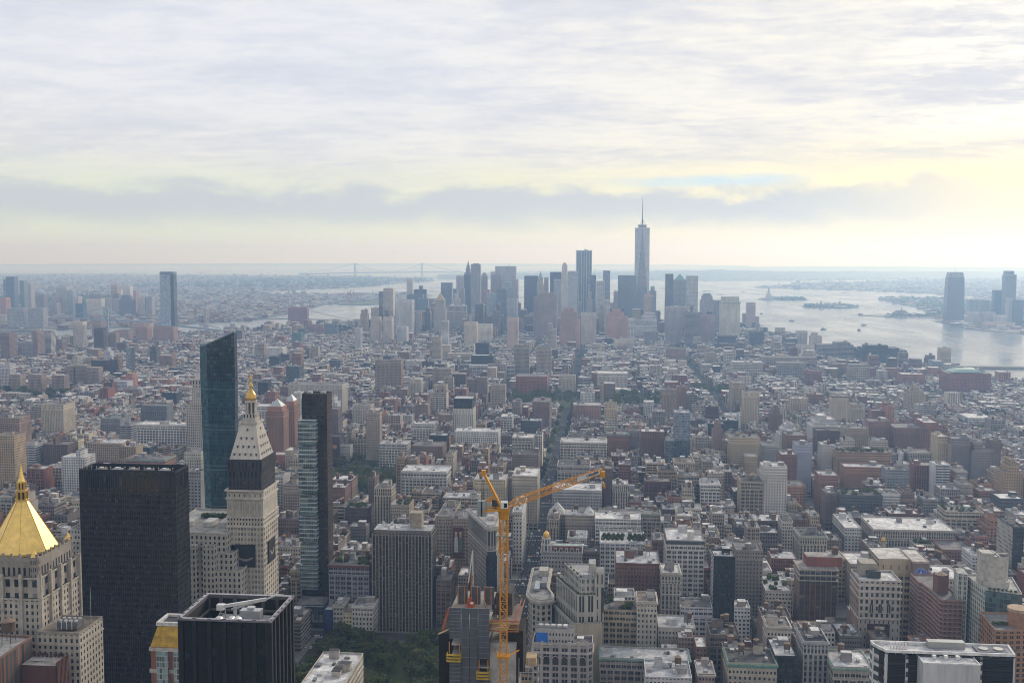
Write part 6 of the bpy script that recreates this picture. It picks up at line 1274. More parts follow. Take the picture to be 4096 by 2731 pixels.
# gilt mansard house beside it
def mansard():
    P = []; x0, x1, y0, y1 = -252.8, -226, 568.7, 590; S = Sty((.27, .13, .095), 3, 3.4, .0, .0); st = (.45, .42, .38)
    w_ = prism(rect(x0, x1, y0, y1), 0, 93, S, 1); P.append(('wall', None, w_))
    b = prism(rect(x0 + 4, x0 + 10.5, y0 - 2, y0), 0, 91, Sty((.42, .46, .46), 1.6, 3.4, .86, .82, .9, 0, (.20, .27, .28)), 2, st); P.append(('glass_bay', None, b))
    b = prism(rect(x0 + 14, x0 + 20.5, y0 - 2, y0), 0, 91, Sty((.42, .46, .46), 1.6, 3.4, .86, .82, .9, 0, (.20, .27, .28)), 2, st); P.append(('glass_bay', None, b))
    for z in (79, 91.5): m = MB(); m.band(rect(x0, x1, y0, y1), z - .8, z + 1.1, .7, P_, st); P.append(('cornice', None, m))
    r = MB(); B, T = rect(x0 - .2, x1, y0 - .2, y1), rect(x0 + 3.2, x1 - 3, y0 + 3.5, y1 - 4); q = Sty((.56, .34, .045), **BLANK)
    for i in range(4):
        for k in range(8):
            f0, f1 = k / 8, (k + .93) / 8; p = lambda A, C, f: (A[0] + (C[0] - A[0]) * f, A[1] + (C[1] - A[1]) * f, 93 + 11.5 * f)
            j = (i + 1) % 4; kk = random.uniform(.88, 1.1); r.face([p(B[i], T[i], f0), p(B[j], T[j], f0), p(B[j], T[j], f1 + .009), p(B[i], T[i], f1 + .009)], P_, (.46 * kk, .29 * kk, .045 * kk))
    P.append(('mansard_roof', None, r))
    m = MB(); m.band(T, 104.2, 106.2, .9, P_, (.58, .57, .55)); parapet(m, T, 104.6, 1.6, (.58, .57, .55), .8); m.cap(T, 104.8, R_, TAR); P.append(('roof_rim', None, m))
    own('mansard_tower', 'red brick tower with a golden tiled mansard roof beside the black crown', ((x0 + x1) / 2, (y0 + y1) / 2), P, foot=(x0, x1, y0 - 2, y1))
    P = []; x0, x1, y0, y1 = -345, -317.5, 528, 560
    w_ = prism(rect(x0, x1, y0, y1), 0, 99, Sty((.19, .085, .07), 3.2, 3.4, 0, 0), 1, (.35, .35, .35), styles={1: Sty((.19, .085, .07), 4.2, 60, .55, .5, 1, 0, (.09, .12, .11))}); parapet(w_, rect(x0, x1, y0, y1), 99, 1.2, (.22, .13, .11)); P.append(('wall', None, w_))
    st, b, r = tank_parts(random.Random(2), x1 - 9, y1 - 8, 97, 1.6); 
    for m, n_, pa in ((b, 'water_tank', None), (r, 'tank_roof', 'water_tank'), (st, 'tank_stand', 'water_tank')): P.append((n_, pa, m))
    for k in range(4): m = MB(); m.bar((x1 - 14, y0 + 4 + k * 1.6, 100), (x1 - 7, y0 + 5 + k * 1.6, 100), .9, M_, (.7, .7, .7)); P.append(('duct', None, m))
    own('brick_building', 'plain dark red brick wall building with a dark tank in the bottom left corner', ((x0 + x1) / 2, (y0 + y1) / 2), P, foot=(x0, x1, y0, y1))
    P = []; x0, x1, y0, y1 = -316.5, -296, 546, 559; S = Sty((.11, .055, .05), 2.6, 3.6, .4, .6, .8, 0, (.10, .14, .12))
    w_ = prism(rect(x0, x1, y0, y1), 0, 89, S.but(**BLANK), 1, (.33, .31, .29), styles={1: S}); P.append(('wall', None, w_)); m = MB()
    for k in range(9): m.box(x0 + .4 + 2.35 * k, x0 + 1.6 + 2.35 * k, y1 - .8, y1, 89, 91.2, P_, (.10, .05, .045)); m.box(x1 - .5, x1 + .4, y0 + 1.45 * k, y0 + .8 + 1.45 * k, 0, 91, P_, (.12, .06, .05))
    P.append(('crenel', None, m)); m = MB(); m.bar((x0 + 3, y0 + 5, 90), (x0 + 11, y0 + 5.5, 90), 1.0, M_, (.6, .6, .6)); P.append(('duct', None, m))
    own('brick_building', 'low maroon building with crenels along its roof in front of the gold pyramid tower', ((x0 + x1) / 2, (y0 + y1) / 2), P, foot=(x0, x1, y0, y1))
mansard()
# flat iron wedge
def flatiron():
    pts = [(-95.5, 877.5), (-92.5, 876.2), (-88.2, 879.5), (-87.4, 941), (-119, 936)]; P = []; H = 87
    S = Sty((.33, .305, .275), 2.6, 3.9, .5, .5, .9)
    w_ = MB(); w_.poly_walls(pts, 0, 14, S.but(bay=4, flo=7, ww=.6, wh=.7), 1); w_.poly_walls(pts, 14, 66, S, 2, styles={0: Sty((.035, .036, .045), **BLANK), 1: Sty((.03, .03, .04), **BLANK)}); w_.poly_walls(pts, 66, H - 4, S.but(bay=3.4, flo=17, ww=.5, wh=.8, spf=.7), 3)
    w_.cap(pts, H - .5, R_, (.42, .40, .39)); P.append(('wall', None, w_))
    c = MB(); c.band(pts, H - 4, H - 2.2, .7, P_, (.42, .40, .37)); c.band(pts, H - 2.2, H, 1.9, P_, (.48, .46, .43)); parapet(c, pts, H, 1.3, (.46, .44, .42)); P.append(('cornice', None, c))
    for z in (14, 65.5): b = MB(); b.band(pts, z, z + 1, .5, P_, (.42, .40, .36)); P.append(('belt_course', None, b))
    n = MB(); Q = [(-96.4, 877.4), (-92.8, 875.2), (-87.4, 878.8)]; n.wall(Q[0], Q[1], 18, 62, Sty((.03, .032, .045), 2, 4, .4, .9, .8, 0, (.022, .022, .03)), 1); n.wall(Q[1], Q[2], 18, 62, Sty((.028, .03, .045), 2, 4, .4, .9, .8, 0, (.02, .02, .03)), 2); n.wall((-110.4, 916), Q[0], 18, 62, Sty((.03, .03, .035), **BLANK), 3) if 0 else None; P.append(('scaffold_netting', None, n))
    for (x0, x1, y0, y1, h) in ((-106, -94, 925, 933, 5), (-98, -92, 900, 907, 3)): P.append(('bulkhead', None, boxm(x0, x1, y0, y1, H - .4, H + h, P_, (.5, .48, .46))))
    own('flatiron_building', 'triangular stone building with a narrow netted prow beside the crane mast', (-98, 915), P, foot=(-120, -87, 876, 942))
flatiron()

# tower under construction with its climbing screens
CX0, CX1, CY = -53.2, -29.6, 366.0
def site_tower():
    H = 190.0; P = []; con = (.37, .36, .35); mid = -39.0
    core = MB(); core.box(mid, CX1, CY + .6, CY + 24, 0, H - 13, P_, con); P.append(('concrete_core', None, core))
    for k in range(46): 
        z = 4 * k
        if z > H - 6: break
        P.append(('floor_slab', None, boxm(CX0 + .6, mid - .1, CY + .3, CY + 24, z, z + .45, P_, (.44, .43, .42))))
    for x in (CX0 + .9, -48.4, -44.1, mid - .7): P.append(('column', None, boxm(x - .5, x + .5, CY + .15, CY + 1.2, 0, H - 30, P_, (.47, .46, .45))))
    m = MB(); m.wall((CX0 + .8, CY + 1.3), (mid - .2, CY + 1.3), 0, H - 33, Sty((.16, .035, .03), .9, 4, .12, .97, 1, 0, (.34, .33, .32)), 2); P.append(('red_backing', None, m))
    x = CX0; sc = Sty((.10, .11, .135), **BLANK)
    for (a, b, zs) in ((CX0, -49.1, ((H - 11, H), (H - 32, H - 19))), (-48.9, -46.1, ((H - 32, H),)), (-45.9, -43.1, ((H - 32, H),)), (-42.9, mid, ((H - 18, H), (H - 32, H - 25)))):
        for z0, z1 in zs: m = MB(); m.poly_walls(rect(a, b, CY - .9, CY - .6), z0, z1, sc, a, 0); m.cap(rect(a, b, CY - .9, CY - .6), z1, M_, (.3, .3, .32)); [m.bar((a, CY - .95, z0 + (z1 - z0) * q / 9), (b, CY - .95, z0 + (z1 - z0) * q / 9), .09, M_, (.3, .31, .33)) for q in range(10)]; P.append(('climbing_screen', None, m))
    for (a, b, z) in ((CX0 - .6, -49, H - 18.5), (-43.2, mid + .1, H - 24.5)):
        m = MB()
        for q in (0, 1.1, 2.2): m.bar((a, CY - 3, z + q), (b, CY - 3, z + q), .55, P_, (.50, .34, .05)); m.bar((a, CY - 3, z + q), (a, CY - .5, z + q), .4, P_, (.50, .34, .05)); m.bar((b, CY - 3, z + q), (b, CY - .5, z + q), .4, P_, (.50, .34, .05))
        m.box(a, b, CY - 3, CY - .6, z - .2, z, P_, (.33, .25, .12), True)
        for xx in (a + .6, b - .6): m.bar((xx, CY - .7, z), (xx, CY - .7, z + 6), .35, P_, (.42, .20, .06))
        P.append(('loading_platform', None, m))
    m = boxm(CX0 + .3, mid, CY - .5, CY - .1, H - 37, H - 31.5, P_, (.012, .012, .02)); P.append(('black_skirt', None, m))
    m = boxm(-57.5, -54, CY + 3, CY + 16, H - 31, H - 11, P_, (.02, .019, .019)); P.append(('side_netting', None, m)); m = MB(); m.bar((-55.5, CY + 4, H - 45), (-55.5, CY + 4, H - 31), .3, M_, (.7, .7, .7)); P.append(('hanging_pole', None, m))
    m = boxm(mid + .3, CX1 + .6, CY + 1, CY + 23, H - 28, H - 14, P_, (.035, .03, .028)); P.append(('core_netting', None, m)); m = boxm(CX1 - 3, CX1 + 2.3, CY + 3, CY + 17, H - 24, H - 9, P_, (.028, .024, .022)); P.append(('side_netting', None, m))
    m = boxm(mid, CX1 + 1, CY + .2, CY + 20, H - 6, H - 5.5, P_, (.20, .16, .14)); 
    for q in range(5): m.bar((mid, CY, H - 4.6 - q * .9), (CX1 + 1, CY, H - 4.6 - q * .9), .4, P_, ((.36, .12, .07), (.42, .28, .08))[q % 2])
    P.append(('core_form_deck', None, m)); P.append(('core_form', None, boxm(mid + 1.5, CX1 - 2.2, CY + 9, CY + 19, H - 5.4, H + 2.6, P_, (.07, .055, .05))))
    dk = boxm(CX0, mid, CY, CY + 24, H - 2.3, H - 1.8, P_, (.26, .24, .22)); P.append(('working_deck', None, dk))
    for x in (-51.6, -46.9, -42): m = MB(); m.box(x, x + 3.6, CY + 9, CY + 10, H - 1.8, H + 4.5, P_, (.10, .10, .115)); [m.bar((x + q, CY + 8.8, H - 1.8), (x + q, CY + 8.8, H + 5), .3, P_, (.45, .2, .06)) for q in (.3, 2.6)]; P.append(('wall_form', None, m))
    m = boxm(-47.8, -45.2, CY + 5, CY + 7, H - 1.8, H - .2, P_, (.42, .09, .04)); m.box(-47.3, -46, CY + 5.5, CY + 7, H - .2, H + 1.4, P_, (.42, .1, .04)); m.box(-46.4, -45.4, CY + 4.9, CY + 5, H - .5, H + .2, P_, (.8, .8, .8)); P.append(('orange_machine', None, m))
    m = MB(); m.bar((CX1 - 1, CY, H - 5), (CX1 + 1.5, CY + 6, H + 1.5), .4, P_, (.45, .2, .15)); m.bar((CX1 + .6, CY, H - 5), (CX1 + 2.6, CY + 6, H + 1.5), .3, P_, (.45, .2, .14)); P.append(('red_ladder', None, m))
    m = MB(); m.bar((CX0 - 2.8, CY + 2, H - 9), (CX0 - .4, CY + 1, H - 1), .9, P_, (.46, .15, .08)); m.bar((CX0 - 4, CY, H - 10), (CX0, CY, H - 8), .45, P_, (.5, .36, .2)); P.append(('raking_prop', None, m))
    for k in range(16): m = MB(); x = CX0 + .9 + .9 * k; m.bar((x, CY - .4, H - 1.8), (x, CY - .4, H + random.uniform(.6, 1.5)), .14, P_, (.4, .16, .08)); P.append(('rebar_post', None, m))
    own('tower_under_construction', 'unfinished concrete tower wrapped in grey screens beside the yellow crane', ((CX0 + CX1) / 2, CY + 12), P, 'construction site', (CX0 - 4, CX1 + 6, CY - 3, CY + 26))
    P = []; m = MB(); x0, x1, y0, y1 = -28.4, -21.8, CY - 2, CY + 4
    for (x, y) in ((x0, y0), (x1, y0), (x0, y1), (x1, y1), ((x0 + x1) / 2, y0)): m.bar((x, y, 0), (x, y, H - 17), .22, M_, (.42, .42, .42))
    for k in range(43): [m.bar((a[0], a[1], 4 * k), (b[0], b[1], 4 * k), .18, M_, (.42, .42, .42)) for a, b in (((x0, y0), (x1, y0)), ((x1, y0), (x1, y1)))]
    P.append(('mast_frame', None, m))
    for k in range(34): P.append(('blue_panel', None, boxm(x0 + .3, x1 - .3, y0 + .4, y1 - .3, 4 * k + .3, 4 * k + 3.6, P_, (.045, .055, .10))))
    P.append(('top_gate', None, boxm(x0 + 2.4, x1 - .6, y0 + .5, y1, H - 20, H - 17, P_, (.45, .33, .2))))
    own('hoist_tower', 'scaffold hoist with dark blue panels standing at the right of the unfinished tower', (-25, CY + 1), P, 'hoist', (x0, x1, y0, y1))
    P = []; m = MB(); m.bar((-47.5, CY + 12, H - 2), (-46.6, CY + 12, H + 8), .6, M_, (.45, .16, .07)); P.append(('mast', None, m)); m = MB(); m.bar((-48, CY + 12, H + 5), (-46.5, CY + 12, H + 17), .4, M_, (.7, .7, .68)); m.bar((-46.5, CY + 12, H + 17), (-46.3, CY + 12, H + 3), .35, M_, (.7, .7, .68)); P.append(('folded_boom', None, m))
    own('concrete_boom', 'folded pale concrete boom rising above the orange machine', (-47, CY + 12), P, 'boom')
site_tower()

# yellow tower crane
def lattice(m, a, b, w0, w1, n, t, col, up=(0, 0, 1)):
    """a square lattice girder from a to b"""
    a, b = Vector(a), Vector(b); d = (b - a).normalized(); s = d.cross(Vector(up)).normalized(); u = s.cross(d)
    C = lambda f: [a + (b - a) * f + s * q[0] * (w0 + (w1 - w0) * f) / 2 + u * q[1] * (w0 + (w1 - w0) * f) / 2 for q in ((-1, -1), (1, -1), (1, 1), (-1, 1))]
    for k in range(4): m.bar(C(0)[k], C(1)[k], t, M_, col)
    for i in range(n):
        A, B = C(i / n), C((i + 1) / n)
        for k in range(4):
            j = (k + 1) % 4; m.bar(A[k], B[j], t * .6, M_, col) if i % 2 else m.bar(A[j], B[k], t * .6, M_, col); m.bar(A[k], A[j], t * .6, M_, col)
def tower_crane():
    Y = 352.0; Yl = (.64, .29, .02); mx = at_y(*src('U', 960, 1000), Y)[0]; zt = at_y(*src('AC', 640, 800), Y)[1]; P = []
    m = MB(); lattice(m, (mx, Y, 0), (mx, Y, zt - 5), 2.3, 2.3, 84, .24, Yl, (0, 1, 0)); P.append(('mast', None, m))
    c = MB(); zc = at_y(*src('U', 960, 1215), Y)[1]; c.box(mx - 2.2, mx + 2.2, Y - 1.8, Y + 1.8, zc - .5, zc + .3, M_, Yl, True); c.bar((mx - 1.5, Y, zc), (mx - 4.3, CY + .6, zc - 3.4), .4, M_, Yl); c.bar((mx + 1.5, Y, zc), (mx + 4.1, CY + .6, zc - 3.4), .4, M_, Yl); P.append(('collar', 'mast', c))
    c = MB(); lattice(c, (mx, Y, zt - 14), (mx, Y, zt - 3), 2.9, 2.9, 6, .3, (.66, .31, .02), (0, 1, 0)); c.box(mx - 2.4, mx + 2.4, Y - 2.4, Y + 2.4, zt - 8.4, zt - 8.1, M_, (.35, .36, .33), True); P.append(('climbing_frame', 'mast', c))
    c = MB(); c.cyl(mx, Y, 1.7, 1.9, zt - 3, zt, 14, M_, Yl); c.box(mx - 2, mx + 2, Y - 1.7, Y + 1.7, zt, zt + 1.2, M_, Yl, True); P.append(('slewing_ring', None, c))
    A = lambda x, y, d=0: (lambda q: (q[0], Y + d, q[1]))(at_y(*src('AC', x, y), Y + d))
    k = MB(); a, b = A(330, 800), A(690, 770)
    for d in (-1.2, 1.2): k.bar((a[0], Y + d, a[2]), (b[0], Y + d, b[2]), .7, M_, Yl); k.bar((a[0], Y + d, a[2] + 1.4), (b[0], Y + d, b[2] + .8), .3, M_, Yl)
    k.box(a[0], b[0], Y - 1.2, Y + 1.2, a[2] + .2, a[2] + .5, M_, (.5, .27, .03), True); lattice(k, A(340, 690), A(500, 590), 1.2, 1.0, 5, .25, Yl); P.append(('counter_jib', None, k))
    for x in (275, 305, 335): q = A(x, 745); m = boxm(q[0] - .8, q[0] + .9, Y - 1.5, Y + 1.5, q[2] - 3, q[2] + 2.2, P_, (.27, .31, .32)); P.append(('ballast_block', 'counter_jib', m)) if x != 305 else None
    w_ = MB(); q = A(525, 690); w_.cyl(q[0], Y, 1.4, 1.4, q[2] - 1.3, q[2] + 1.3, 12, M_, (.06, .06, .065)); w_.box(q[0] - 3.4, q[0] - 1.2, Y - 1, Y + 1, q[2] - 1.5, q[2] + .3, M_, (.4, .4, .41)); P.append(('winch', 'counter_jib', w_))
    f = MB(); top, foot = A(335, 215), A(610, 735)
    for d in (-1.1, 1.1): f.bar((top[0], Y + d * .3, top[2]), (foot[0], Y + d, foot[2]), .75, M_, Yl)
    f.box(top[0] - .8, top[0] + .7, Y - .7, Y + .7, top[2] - 1, top[2] + 1, M_, Yl, True); P.append(('a_frame', None, f))
    r = MB(); b2 = A(310, 700)
    for d in (-.5, .5): r.bar((top[0] - .2 + d * .5, Y + d, top[2]), (b2[0] + d * .6, Y + d, b2[2]), .16, M_, (.03, .03, .03))
    P.append(('stay_cable', 'a_frame', r))
    cab = boxm(A(612, 0)[0], A(718, 0)[0], Y - 2.6, Y - .8, A(0, 730)[2], A(0, 628)[2], M_, (.75, .76, .76)); cab.box(A(664, 0)[0], A(712, 0)[0], Y - 2.68, Y - 2.6, A(0, 712)[2], A(0, 645)[2], D_, (.02, .022, .025)); P.append(('cab', None, cab))
    j = MB(); ja, jm, jt = A(690, 745), A(860, 655), A(2200, 168, 14); lattice(j, ja, jm, .9, 2.1, 4, .22, Yl); lattice(j, jm, A(1760, 330, 9), 2.1, 2.0, 16, .22, Yl); lattice(j, A(1760, 330, 9), jt, 2.0, 1.3, 8, .2, Yl); P.append(('jib', None, j))
    s = MB(); p0, p1 = A(1800, 300, 9.4), A(2150, 185, 13.2); s.face([(p0[0], p0[1] - 1.2, p0[2] - .9), (p1[0], p1[1] - 1.0, p1[2] - .7), (p1[0], p1[1] - 1.0, p1[2] + .6), (p0[0], p0[1] - 1.2, p0[2] + .8)], P_, (.62, .62, .63)); s.face([(p0[0], p0[1] - 1.18, p0[2] + .8), (p1[0], p1[1] - .98, p1[2] + .6), (p1[0], p1[1] - .98, p1[2] - .7), (p0[0], p0[1] - 1.18, p0[2] - .9)], P_, (.62, .62, .63)); P.append(('sign_board', 'jib', s))
    h = MB(); h.box(jt[0] - .8, jt[0] + .8, jt[1] - .8, jt[1] + .8, jt[2] - 2.6, jt[2] - .4, M_, Yl, True); h.bar((jt[0] + .5, jt[1], jt[2] - 2.6), (jt[0] + .5, jt[1], jt[2] - 4.6), .12, M_, (.05, .05, .05)); h.box(jt[0] + .1, jt[0] + .9, jt[1] - .3, jt[1] + .3, jt[2] - 6.2, jt[2] - 4.6, M_, Yl, True); P.append(('hook_block', 'jib', h))
    root = own('tower_crane', 'yellow luffing tower crane swung out over the avenue', (mx, Y), P, 'crane', (mx - 3, mx + 3, Y - 3, Y + 3))
    jib = [c for c in root.children if c.name.startswith('jib')][0]
    ang = math.atan2(p1[2] - p0[2], p1[0] - p0[0]); lettering(jib, 'lettering', 'LIEBHERR', 1.15, (p0[0] + (p1[0] - p0[0]) * .42 - mx, p0[1] + (p1[1] - p0[1]) * .42 - 1.30 - Y, p0[2] + (p1[2] - p0[2]) * .42 - .38), (math.pi / 2, -ang, math.atan2(p1[1] - p0[1], p1[0] - p0[0])), (.02, .02, .02))
def lettering(parent, name, text, size, loc, rot, col, align='LEFT'):
    cu = bpy.data.curves.new(name, 'FONT'); cu.body = text; cu.size = size; cu.extrude = .02; cu.align_x = align; cu.offset = size * .02
    tmp = bpy.data.objects.new(name, cu); COL.objects.link(tmp); me = bpy.data.meshes.new_from_object(tmp.evaluated_get(bpy.context.evaluated_depsgraph_get())); bpy.data.objects.remove(tmp)
    a = me.attributes.new('col', 'FLOAT_COLOR', 'FACE'); a.data.foreach_set('color', list((*col, 1)) * len(me.polygons)); me.materials.clear(); me.materials.append(MAT_P)
    o = bpy.data.objects.new(name, me); COL.objects.link(o); o.location = loc; o.rotation_euler = rot
    if parent is not None: o.parent = parent
    return o
tower_crane()

# stepped stone and glass block with planted terraces
def terraces():
    P = []; st = (.42, .395, .355); bf = Sty((.43, .38, .29), **BLANK)
    A, B, C, D = (-19, 736), (1.1, 740), (1.1, 782), (-37, 782)
    G = Sty(st, 3.4, 19, .62, .80, .9, .12, (.03, .05, .05)); W = Sty(st, 3.6, 5.4, .5, .56, .9, .06, (.06, .10, .10))
    lo = MB(); lo.wall(A, B, 0, 55, bf, 1); lo.wall(D, A, 0, 38, W, 2); lo.wall(D, A, 38, 55, G.but(flo=18), 3); lo.wall(B, C, 0, 55, bf, 4); lo.wall(C, D, 0, 55, bf, 5); lo.cap([A, B, C, D], 54, R_, (.3, .28, .25)); parapet(lo, [A, B, C, D], 55, .9, st); P.append(('lower_wall', None, lo))
    M = [(-16.6, 739.5), (-4, 741.8), (-4, 781), (-33.4, 781)]; m = MB(); m.wall(M[0], M[1], 54, 74, Sty(st, 6.2, 20, .56, .84, .9, .1, (.025, .04, .042)), 6); m.wall(M[3], M[0], 54, 74, G.but(flo=20), 7); m.wall(M[1], M[2], 54, 74, bf.but(col=st), 8); m.cap(M, 74, R_, (.3, .3, .3)); parapet(m, M, 74, .9, st); P.append(('middle_wall', None, m))
    U = [(-14.2, 742.5), (-4.2, 744.3), (-4.2, 780), (-27, 780)]; m = MB(); m.wall(U[0], U[1], 74, 85, W, 9); m.wall(U[3], U[0], 74, 85, W.but(bay=3.0), 10); m.wall(U[1], U[2], 74, 85, bf.but(col=st), 11); m.cap(U, 85, R_, (.36, .36, .36)); parapet(m, U, 85, .9, st); P.append(('upper_wall', None, m))
    s = prism(rect(-3.9, 2.2, 742, 756), 0, 91, Sty(st, 3.0, 9, .3, .75, 1, 0, (.03, .04, .04)), 12, (.2, .2, .2)); P.append(('lift_shaft', None, s)); g = boxm(.2, 2.0, 741.85, 742, 62, 80, D_, (.03, .05, .05)); P.append(('shaft_window', 'lift_shaft', g))
    s = prism(rect(-9, -3.9, 752, 764), 85, 94, Sty((.45, .42, .38), **BLANK), 13, (.4, .4, .4)); P.append(('bulkhead', None, s))
    rng = random.Random(6)
    for k in range(4): P.append(('vent_pipe', None, boxm(-8 + k * 1.1, -7.5 + k * 1.1, 746, 746.5, 85, 88 + rng.random(), M_, (.7, .7, .7)))); P.append(('cooling_unit', None, boxm(-14 + k * 1.7, -12.7 + k * 1.7, 748, 752, 85.1, 87.2, M_, (.62, .62, .6))))
    for (a, b, z, n) in ((A, B, 54.6, 10), (D, A, 54.6, 13), (M[3], M[0], 74.6, 10), (M[0], M[1], 74.6, 5), (U[3], U[0], 85.3, 5)):
        g = MB(); leaf_blobs(g, rng, [(a[0] + (b[0] - a[0]) * (k + .5) / n + .9, a[1] + (b[1] - a[1]) * (k + .5) / n + .9, z + .6, rng.uniform(.6, 1.1)) for k in range(n)], 34, .42); P.append(('planting', None, g))
    own('office_block', 'stone block with tall glass slots and planted terraces stepping back', (-17, 760), P, foot=(-38, 2.3, 735, 783))
terraces()

def corner_blocks():
    # arcaded block with a blue tarpaulin
    P = []; x0, x1, Y, H = -44.4, -5.0, 680.6, 60; st = (.36, .33, .315); pts = [(x0, Y), (x1 - 3, Y), (x1, Y + 3), (x1, Y + 17), (x0, Y + 17)]
    w_ = MB(); w_.poly_walls(pts, 0, H, Sty(st, 6.4, 4.2, .62, .62, .9, .05), 2); w_.cap(pts, H - .6, R_, (.2, .19, .18)); parapet(w_, pts, H, 1.5, (.40, .37, .36), .6); P.append(('wall', None, w_))
    for k in range(6):
        xa = x0 + 3.4 + 5.9 * k; a = MB(); a.box(xa - 2, xa + 2, Y - .12, Y - .02, H - 13, H - 9, D_, (.03, .035, .04))
        for i in range(8): t0, t1 = math.pi * i / 8, math.pi * (i + 1) / 8; a.face([(xa, Y - .12, H - 9), (xa + 2 * math.cos(t0), Y - .12, H - 9 + 1.6 * math.sin(t0)), (xa + 2 * math.cos(t1), Y - .12, H - 9 + 1.6 * math.sin(t1))], D_, (.03, .035, .04)); a.bar((xa + 2.1 * math.cos(t0), Y - .15, H - 9 + 1.7 * math.sin(t0)), (xa + 2.1 * math.cos(t1), Y - .15, H - 9 + 1.7 * math.sin(t1)), .35, P_, (.43, .40, .38))
        P.append(('arched_window', None, a))
        P.append(('crenel', None, boxm(xa + 2.2, xa + 3.7, Y - .1, Y + .7, H + 1.5, H + 2.3, P_, (.40, .37, .36))))
    c = MB(); c.band(pts, H - 5.6, H - 4.2, .9, P_, (.43, .40, .39)); P.append(('cornice', None, c))
    P.append(('penthouse', None, prism(rect(x0 + 2, x0 + 27, Y + 5, Y + 15), H - .5, H + 9, Sty((.42, .40, .39), 2, 4.5, .4, .4), 4, (.16, .16, .17)))); P.append(('blue_tarpaulin', None, boxm(x0 + 2.3, x0 + 9.6, Y + 4.5, Y + 4.9, H + .2, H + 6.5, P_, (.02, .16, .62))))
    P.append(('canopy', None, boxm(x0 + 29, x0 + 33.5, Y + 6, Y + 10, H + 2.5, H + 3.1, P_, (.7, .7, .7))))
    for k in range(5): P.append(('rooftop_unit', None, boxm(x0 + 4 + 4 * k, x0 + 6.6 + 4 * k, Y + 8, Y + 11, H + 9.1, H + 10.6, M_, (.4 + .07 * k, .42 + .06 * k, .42 + .06 * k))))
    own('office_block', 'stone arcaded block with a bright blue tarpaulin on its roof', (-25, 688), P, foot=(x0, x1, Y, Y + 17))
    # corner block with a bowed cornice
    P = []; pts = [(-35.5, 786), (-37.6, 850), (-54.5, 850), (-54.5, 786), (-50.5, 775), (-44, 770)]; pts = [(-44, 768), (-36, 772), (-36.5, 784), (-41, 800), (-41, 850), (-54.5, 850), (-54.5, 784), (-51, 773)]; H = 60; st = (.42, .39, .34)
    w_ = MB(); w_.poly_walls(pts, 0, H, Sty(st, 4.2, 4.4, .46, .6, .9), 3); w_.cap(pts, H - .5, R_, (.25, .25, .25)); parapet(w_, pts, H, 1.4, st, .5); P.append(('wall', None, w_)); c = MB(); c.band(pts, H - 3, H - 1.6, .8, P_, st); c.band(pts, H - 1.6, H + .2, 1.7, P_, (.45, .42, .37)); P.append(('cornice', None, c))
    P.append(('skylight', None, boxm(-50.5, -46.5, 792, 812, H, H + 2, M_, (.34, .38, .38)))); P.append(('bulkhead', None, boxm(-45.5, -41.5, 800, 816, H, H + 4, P_, (.22, .22, .24)))); P.append(('bulkhead', None, boxm(-49, -42, 828, 840, H, H + 5, P_, (.4, .38, .36))))
    own('office_block', 'pale stone avenue corner block with bowed cornice and roof skylight', (-46, 810), P, foot=(-54.5, -36, 768, 850))
    # ornate red and white front
    P = []; x0, x1, y0, y1, H = 193.4, 224, 807, 835, 70; st = (.50, .45, .40)
    w_ = MB(); w_.poly_walls(rect(x0, x1, y0, y1), 0, 42, Sty((.30, .22, .18), 4, 4, .0, .0), 1, styles={0: Sty((.47, .43, .39), 3.4, 6, .25, .4)}); w_.poly_walls(rect(x0, x1, y0, y1), 42, H, Sty(st, 3.8, 5.2, .46, .58), 2, styles={3: Sty((.30, .23, .185), 6, 5, .3, .4)}); w_.cap(rect(x0, x1, y0, y1), H - .4, R_, (.6, .6, .6)); parapet(w_, rect(x0, x1, y0, y1), H, 1.2, st); P.append(('wall', None, w_))
    r = MB(); r.wall((x0 + 6.5, y0 - .25), (x1 - 7.5, y0 - .25), 3, 38, Sty((.085, .035, .03), 4, 8.2, .42, .42, 1, .08), 3); P.append(('red_brick_panel', None, r)); P.append(('balcony', None, boxm(x0 + 12, x0 + 19, y0 - 1.4, y0 - .3, 34, 36, P_, (.6, .57, .5))))
    for k in range(3):
        xa = x0 + 9.3 + 6.3 * k; a = boxm(xa - 1.3, xa + 1.3, y0 - .3, y0 - .05, 46.5, 52, D_, (.02, .03, .03))
        for i in range(8): t0, t1 = math.pi * i / 8, math.pi * (i + 1) / 8; a.face([(xa, y0 - .3, 52), (xa + 1.3 * math.cos(t0), y0 - .3, 52 + 1.4 * math.sin(t0)), (xa + 1.3 * math.cos(t1), y0 - .3, 52 + 1.4 * math.sin(t1))], D_, (.02, .03, .03))
        for q in (-1.5, 0, 1.5): a.bar((xa + q, y0 - .35, 46), (xa + q, y0 - .35, 52.5), .3, P_, st)
        P.append(('arched_window', None, a))
    for z in (42, 57.5, 62.5, 67): c = MB(); c.band(rect(x0, x1, y0, y1), z - .5, z + .4, .6, P_, (.56, .51, .46)); P.append(('belt_course', None, c))
    P.append(('bulkhead', None, boxm(x0 + 8, x0 + 18, y0 + 10, y0 + 22, H, H + 5, P_, (.06, .07, .065)))); P.append(('bulkhead', None, boxm(x0 + 4, x0 + 16, y0 + 14, y0 + 27, H, H + 10, P_, (.33, .30, .25))))
    own('lodge_building', 'ornate white and red brick building with three arched windows', (209, 820), P, foot=(x0, x1, y0, y1))
